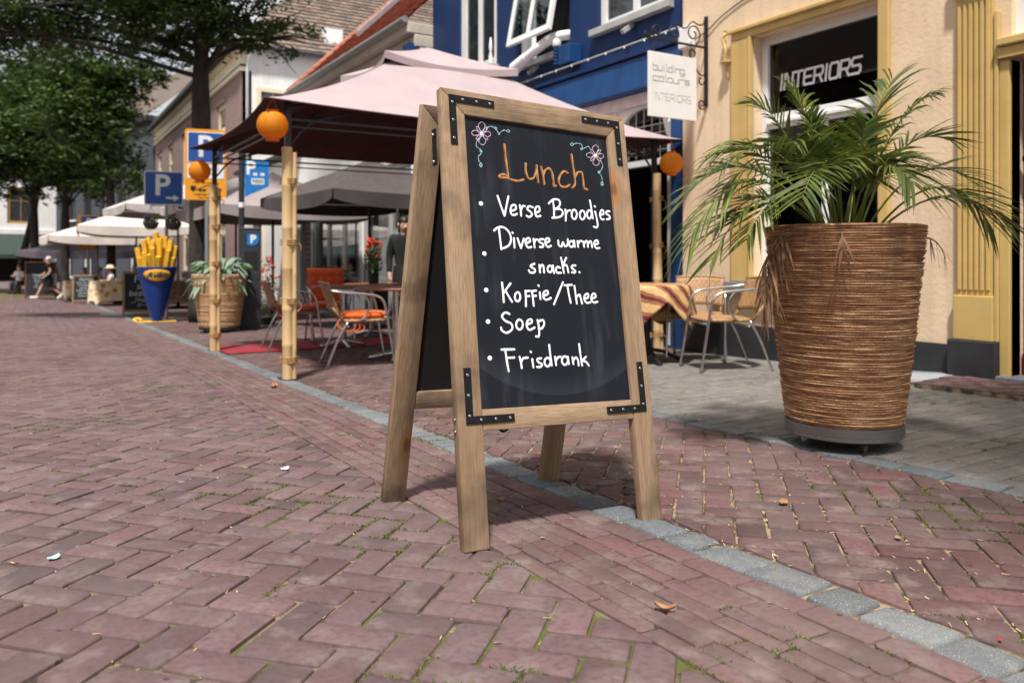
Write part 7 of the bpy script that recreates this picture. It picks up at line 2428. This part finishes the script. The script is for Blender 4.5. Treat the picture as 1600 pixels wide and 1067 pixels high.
    if shoes:
        for s in 'lr':
            a, b_ = Vector(J['ankle' + s][0]), Vector(J['toe' + s][0])
            mb = MB(); c = a.lerp(b_, .5); c.z = min(a.z, b_.z) + .03
            d = (b_ - a); d.z = 0
            M_ = Matrix.Translation(c) @ Matrix.Rotation(math.atan2(-d.x, d.y), 4, 'Z') @ Matrix.Rotation(math.atan2(b_.z + .045 - a.z, max(d.length, .01)) if abs(b_.z - a.z) > .08 else 0, 4, 'X')
            rounded(mb, 0, 0, 0, .052, .145, .045, M=M_)
            mb.build('shoe', shoes, t, smooth=True)
    if hat:
        mb = MB(); mb.lathe([(.21, 0), (.20, .012), (.115, .02), (.105, .10), (.06, .125)], 20, c=tuple(sk_ + Vector((0, -.01, .035)))); mb.build('hat', hat, t, smooth=True)
    return t
M_hblack = mat('black_hair', (0.012, 0.010, 0.009), rough=0.5)
M_hwhite = mat('white_hair', (0.55, 0.54, 0.52), rough=0.6, scale=20)
M_hgrey = mat('grey_hair', (0.30, 0.28, 0.26), rough=0.6, scale=20)
M_hbrown = mat('brown_hair', (0.09, 0.05, 0.03), rough=0.6, scale=20)
M_bdress = mat('black_dress', (0.010, 0.010, 0.011), rough=0.85)
# walking to the left, away from the lens a little
person('woman with short white hair in a black dress and white shoes walking along the street', on_ground(0.66, 36.3), R(84), {
    'anklel': (-.08, .40, .09), 'kneel': (-.085, .22, .50), 'toel': (-.09, .54, .06), 'ankler': (.09, -.44, .19), 'kneer': (.085, -.06, .48), 'toer': (.10, -.36, .07),
    'elbowl': (-.20, -.10, 1.10), 'wristl': (-.22, .06, .93), 'palml': (-.22, .12, .88), 'fingerl': (-.22, .19, .84), 'thumbl': (-.20, .14, .92),
    'elbowr': (.20, .06, 1.09), 'wristr': (.21, .24, .95), 'palmr': (.21, .30, .92), 'fingerr': (.21, .38, .90), 'thumbr': (.19, .31, .96)},
    M_bdress, M_hwhite, skirt=M_bdress, shoes=M_white)
person('waitress in black with dark hair standing beside the flower vase under the gazebo', on_ground(4.62, 10.6), R(165), {
    'elbowl': (-.20, .06, 1.10), 'wristl': (-.12, .24, 1.06), 'palml': (-.08, .30, 1.06), 'fingerl': (-.02, .34, 1.06), 'thumbl': (-.06, .31, 1.10)}, M_bdress, M_hblack, skirt=M_bdress, shoes=M_black, hair_len=.06, long_sleeves=True)
SIT = {'pelvis': (0, 0, .50), 'waist': (0, -.02, .64), 'chest': (0, -.02, .86), 'neck': (0, 0, 1.02), 'jaw': (0, .03, 1.09), 'skull': (0, .02, 1.17), 'crown': (0, .01, 1.225), 'nose': (0, .125, 1.125)}
for s_, k_ in (('l', -1), ('r', 1)):
    SIT.update({'shoulder' + s_: (k_ * .165, -.01, .94), 'elbow' + s_: (k_ * .22, .10, .72), 'wrist' + s_: (k_ * .14, .30, .78), 'palm' + s_: (k_ * .12, .36, .79), 'finger' + s_: (k_ * .10, .44, .79), 'thumb' + s_: (k_ * .08, .36, .81),
                'hip' + s_: (k_ * .09, .06, .48), 'knee' + s_: (k_ * .10, .44, .49), 'ankle' + s_: (k_ * .10, .42, .09), 'toe' + s_: (k_ * .11, .57, .045)})
def seated(label, t_, s_, rz, top, hair, **k):
    g = on_ground(t_, s_)
    st = thing('terrace_stool', 'plain brown terrace chair under ' + label.split(' seated')[0], 'chair', g, rz, 'chairs of the far terrace guests')
    MB().box(-.22, .22, -.22, .20, .36, .40).build('seat', M_oldwood, st)
    MB().box(-.22, .22, -.26, -.23, .42, .85).build('backrest', M_oldwood, st)
    for sx in (-1, 1):
        for sy in (-.23, .17):
            MB().bar((sx * .19, sy, 0), (sx * .19, sy, .36), .035, .035).build('leg', M_oldwood, st)
    person(label, g, rz, SIT, top, hair, trousers=M_anthra, shoes=M_black, **k)
M_bluetop = mat('blue_shirt', (0.05, 0.065, 0.20), rough=0.9)
M_greytop = mat('grey_shirt', (0.30, 0.31, 0.34), rough=0.9)
M_redtop = mat('rust_shirt', (0.28, 0.06, 0.04), rough=0.9)
M_paletop = mat('pale_shirt', (0.60, 0.60, 0.60), rough=0.9)
M_straw_hat = mat('straw_hat', (0.66, 0.54, 0.36), rough=0.9)
seated('guest in a dark blue shirt seated behind the flowered table', 2.95, 28.3, R(70), M_bluetop, M_hgrey)
seated('guest in a grey shirt seated right of the flowered table', 3.25, 26.9, R(40), M_greytop, M_hbrown)
seated('guest in a straw hat seated behind the handwriting board', 2.45, 31.2, R(95), M_paletop, M_hbrown, hat=M_straw_hat)
seated('dark-haired guest in rust red seated behind the second flowered table', 1.85, 34.6, R(120), M_redtop, M_hblack, hair_len=.1)
seated('guest in a pale shirt seated left of the straw hat', 2.3, 33.9, R(100), M_paletop, M_hgrey)
seated('far guest in pale blue seated left of the large chalkboard menu', -0.35, 41.0, R(150), M_greytop, M_hbrown)

# flowers on and round the terrace
def flowers(label, loc, r, petal, cat_='flowers', n=160, size=.03, pot=True):
    t = thing('flower_pot', label, cat_, loc)
    if pot:
        MB().lathe([(r[0] * .45, 0), (r[0] * .62, .14), (r[0] * .55, .14)], 14).build('pot', M_anthra, t, smooth='auto')
    z = .14 if pot else 0
    mb = MB(); leaf_cloud(mb, (0, 0, z + r[2] * .6), (r[0], r[1], r[2] * .8), n, size); mb.build('foliage', M_herb_dk, t, kind='stuff')
    mb = MB()
    for k in range(max(8, n // 8)):
        a = rnd.uniform(0, 6.28); q = rnd.uniform(.2, 1)
        c = (r[0] * q * math.cos(a), r[1] * q * math.sin(a), z + r[2] * (.7 + rnd.uniform(-.1, .7)))
        leaf_cloud(mb, c, (size * .9,) * 3, 9, size * .8)
    mb.build('blossom', petal, t, kind='stuff')
    return t
g3 = ground_z(4.05, 10.4)
flowers('red bouquet in a vase on the table beside the waitress', (4.05, 10.35, g3 + .728), (.13, .13, .34), M_redpetal, n=260)
flowers('red geraniums in a low pot behind the round table at the sandwich board', on_ground(3.95, 8.95), (.26, .26, .40), M_redpetal, n=220)
flowers('red geraniums by the ticket machine on the far terrace', (3.55, 14.2, ground_z(3.5, 14.2)), (.34, .34, .75), M_redpetal, n=260)
flowers('peach flowers in a box before the glass shopfront, left of two', (5.55, 17.2, ground_z(5.5, 17.2) + .62), (.25, .40, .22), M_peach, n=200)
flowers('peach flowers in a box before the glass shopfront, right of two', (5.55, 15.9, ground_z(5.5, 15.9) + .62), (.25, .40, .22), M_peach, n=200)
t = thing('ledge', 'long dark planter ledge in front of the glass shopfront', 'ledge', on_ground(5.55, 16.5))
MB().box(-.15, .15, -1.5, 1.5, 0, .62).build('body', M_greysill, t, bevel=0.01)

# distant parking sign
t = thing('distant_parking_sign', 'small far blue parking sign over an amber plate between the terrace trees', 'sign', on_ground(1.93, 34.2), R(-4))
MB().tube([(0, .03, 0), (0, .03, 3.1)], .035, 8).build('pole', M_galv, t)
plate('sign_plate', .66, .60, .03, M_signyel, t, -.012, 0, 0, 2.95)
bb = plate('blue_field', .54, .50, .02, M_signblue, t, -.016, -.0125, .04, 2.96)
letter('parking_letter', 'P', .44, M_signwhite, bb, .04, -.019, 2.96, bold=.01)
plate('amber_plate', .62, .34, .02, M_signyel, t, -.012, 0, 0, 2.12)

# ================================================================== TREES
M_bark = mat('bark', (0.022, 0.018, 0.016), (0.045, 0.036, 0.03), rough=0.95, scale=7, stretch=(1, 1, .3), bump=0.9, bscale=24, bdist=.03)
M_leaf = mat('tree_leaf', (0.030, 0.062, 0.012), (0.062, 0.105, 0.020), rough=0.55, scale=.8, trans=0.30, island=0.45)
def tree(label, t_, s_, r, h_clear, top, crowns, n_leaf, leaf, lean=(0, 0), seed=0):
    rg = random.Random(seed)
    g = ground_z(t_, s_)
    T = thing('street_tree', label, 'tree', (t_, s_, g), group='trees lining the street')
    h = h_clear
    path = [(0, 0, -.05), (lean[0] * .3 + rg.gauss(0, .03), lean[1] * .3, h * .35), (lean[0] * .7, lean[1] * .7 + rg.gauss(0, .04), h * .7), (lean[0], lean[1], h), (lean[0] * 1.15 + rg.gauss(0, .1), lean[1] * 1.15 + rg.gauss(0, .1), h + (top - h) * .45), (lean[0] * 1.2, lean[1] * 1.2, top * .9)]
    pts = catmull(path, 6)
    n = len(pts)
    rs = [r * (1.25 - .25 * min(1, i / 5)) * (1 - .85 * max(0, (i - n * .45) / (n * .55))) for i in range(n)]
    MB().tube(pts, rs, 12).build('trunk', M_bark, T, smooth=True)
    limbs = MB()
    targets = []
    for (cx, cy, cz, rx, ry, rz_) in crowns:
        for k in range(7):
            a = rg.uniform(0, 6.28); q = rg.uniform(.45, .9)
            targets.append(Vector((cx + rx * q * math.cos(a), cy + ry * q * math.sin(a), cz + rz_ * rg.uniform(-.5, .5))))
    for tg in targets:
        i0 = rg.randint(int(n * .58), int(n * .88))
        p0 = pts[i0]
        if tg.z < p0.z:
            p0 = pts[max(int(n * .55), i0 - 5)]
        mid = p0.lerp(tg, .5) + Vector((rg.gauss(0, .15), rg.gauss(0, .15), .25 + rg.gauss(0, .1)))
        ln = catmull([p0, mid, tg], 5)
        limbs.tube(ln, [r * .30 * (1 - .85 * i / (len(ln) - 1)) for i in range(len(ln))], 6)
        for w in range(3):
            e = tg + Vector((rg.gauss(0, .5), rg.gauss(0, .5), rg.gauss(.1, .35)))
            limbs.tube([ln[6], ln[6].lerp(e, .5) + Vector((0, 0, .1)), e], [r * .14, r * .1, r * .03], 4)
    limbs.build('limbs', M_bark, T, smooth=True, kind='stuff')
    mb = MB()
    tot = sum(c[3] * c[4] * c[5] for c in crowns)
    for (cx, cy, cz, rx, ry, rz_) in crowns:
        nl = int(n_leaf * rx * ry * rz_ / tot)
        ncl = max(10, nl // 46)
        for c in range(ncl):
            while True:
                p = Vector((rg.uniform(-1, 1), rg.uniform(-1, 1), rg.uniform(-1, 1)))
                if .15 < p.length < 1:
                    break
            p *= (.55 + .45 * p.length) / max(p.length, .3) * p.length
            p = Vector((cx + p.x * rx, cy + p.y * ry, cz + p.z * rz_))
            sp = rg.uniform(.22, .48) * (rx + rz_) / 4.5
            for k in range(46):
                q = p + Vector((rg.gauss(0, sp), rg.gauss(0, sp), rg.gauss(0, sp * .55)))
                nrm = Vector((rg.gauss(0, .55), rg.gauss(0, .55), 1)).normalized()
                a = nrm.orthogonal().normalized()
                a = Matrix.Rotation(rg.uniform(0, 6.28), 3, nrm) @ a
                b_ = nrm.cross(a)
                L = leaf * rg.uniform(.6, 1.25)
                mb.add([q - a * L, q + b_ * L * .48 - a * L * .1, q + a * L - nrm * L * .25, q - b_ * L * .48 - a * L * .1], [(0, 1, 2, 3)])
    mb.build('crown', M_leaf, T, kind='stuff')
    return T
LF = -CR
def off(d, f=0.0):
    v = LF * d + CF * f
    return v.x, v.y
a0, a1, a2, a3 = off(.4), off(2.2, .3), off(3.9, .0), off(-1.0, .2)
tree('big dark tree beside the tow-away sign, its limbs reaching over the street', 2.78, 15.95, .175, 4.9, 9.0,
     [(a0[0], a0[1], 5.75, 1.3, 1.3, .85), (a1[0], a1[1], 5.95, 1.6, 1.6, .75), (a2[0], a2[1], 5.85, 1.6, 1.6, .85), (a3[0], a3[1], 5.55, 1.1, 1.1, .55), (a0[0], a0[1], 7.2, 2.4, 2.4, 1.1)], 34000, .07, lean=(.02, 0.05), seed=5)
tree('street tree with straight trunk nearest the parasols, in front of the slate house', 2.62, 33.2, .15, 4.2, 10.5,
     [(-.7, .4, 6.9, 2.0, 2.0, 2.2), (-.1, 0, 4.7, 1.4, 1.4, .9), (-1.2, .8, 8.8, 1.6, 1.6, 1.4), (.5, -.2, 8.6, 1.6, 1.6, 1.2)], 12000, .13, seed=6)
tree('street tree second from the parasols, behind the walking woman', 1.32, 38.6, .17, 4.0, 11.0,
     [(0, 0, 7.2, 2.6, 2.6, 2.6), (.8, -.5, 5.0, 1.6, 1.6, .9), (-.6, .5, 9.4, 2.0, 2.0, 1.4)], 10000, .14, seed=7)
tree('street tree rising behind the large chalkboard menu', 0.22, 41.2, .17, 4.0, 11.0,
     [(0, 0, 7.4, 2.7, 2.7, 2.8), (.9, -.9, 4.9, 1.6, 1.6, .9)], 9000, .14, seed=8)
tree('leaning street tree left of the large chalkboard menu', -0.45, 41.6, .14, 4.3, 11.0,
     [(1.0, .2, 7.8, 2.6, 2.6, 2.6), (-1.2, -.6, 5.4, 2.0, 2.0, 1.3)], 9000, .14, lean=(.75, .1), seed=9)
tree('farthest left street tree, cut by the photo edge', -1.35, 43.5, .16, 4.0, 11.5,
     [(0, 0, 7.2, 2.8, 2.8, 2.9), (-1.4, -1.0, 5.5, 2.2, 2.2, 1.6)], 9000, .14, seed=10)

# unseen tree added behind the viewpoint so its crown shades the pavement by the door
tree('unseen tree added behind the viewpoint to shade the forecourt paving', 2.9, -2.2, .16, 4.0, 8.5,
     [(-.1, 1.3, 6.3, 1.9, 1.7, 1.2), (.9, .4, 6.6, 1.6, 1.6, 1.1), (-.6, -.2, 7.2, 1.8, 1.8, 1.2)], 9000, .085, seed=11)
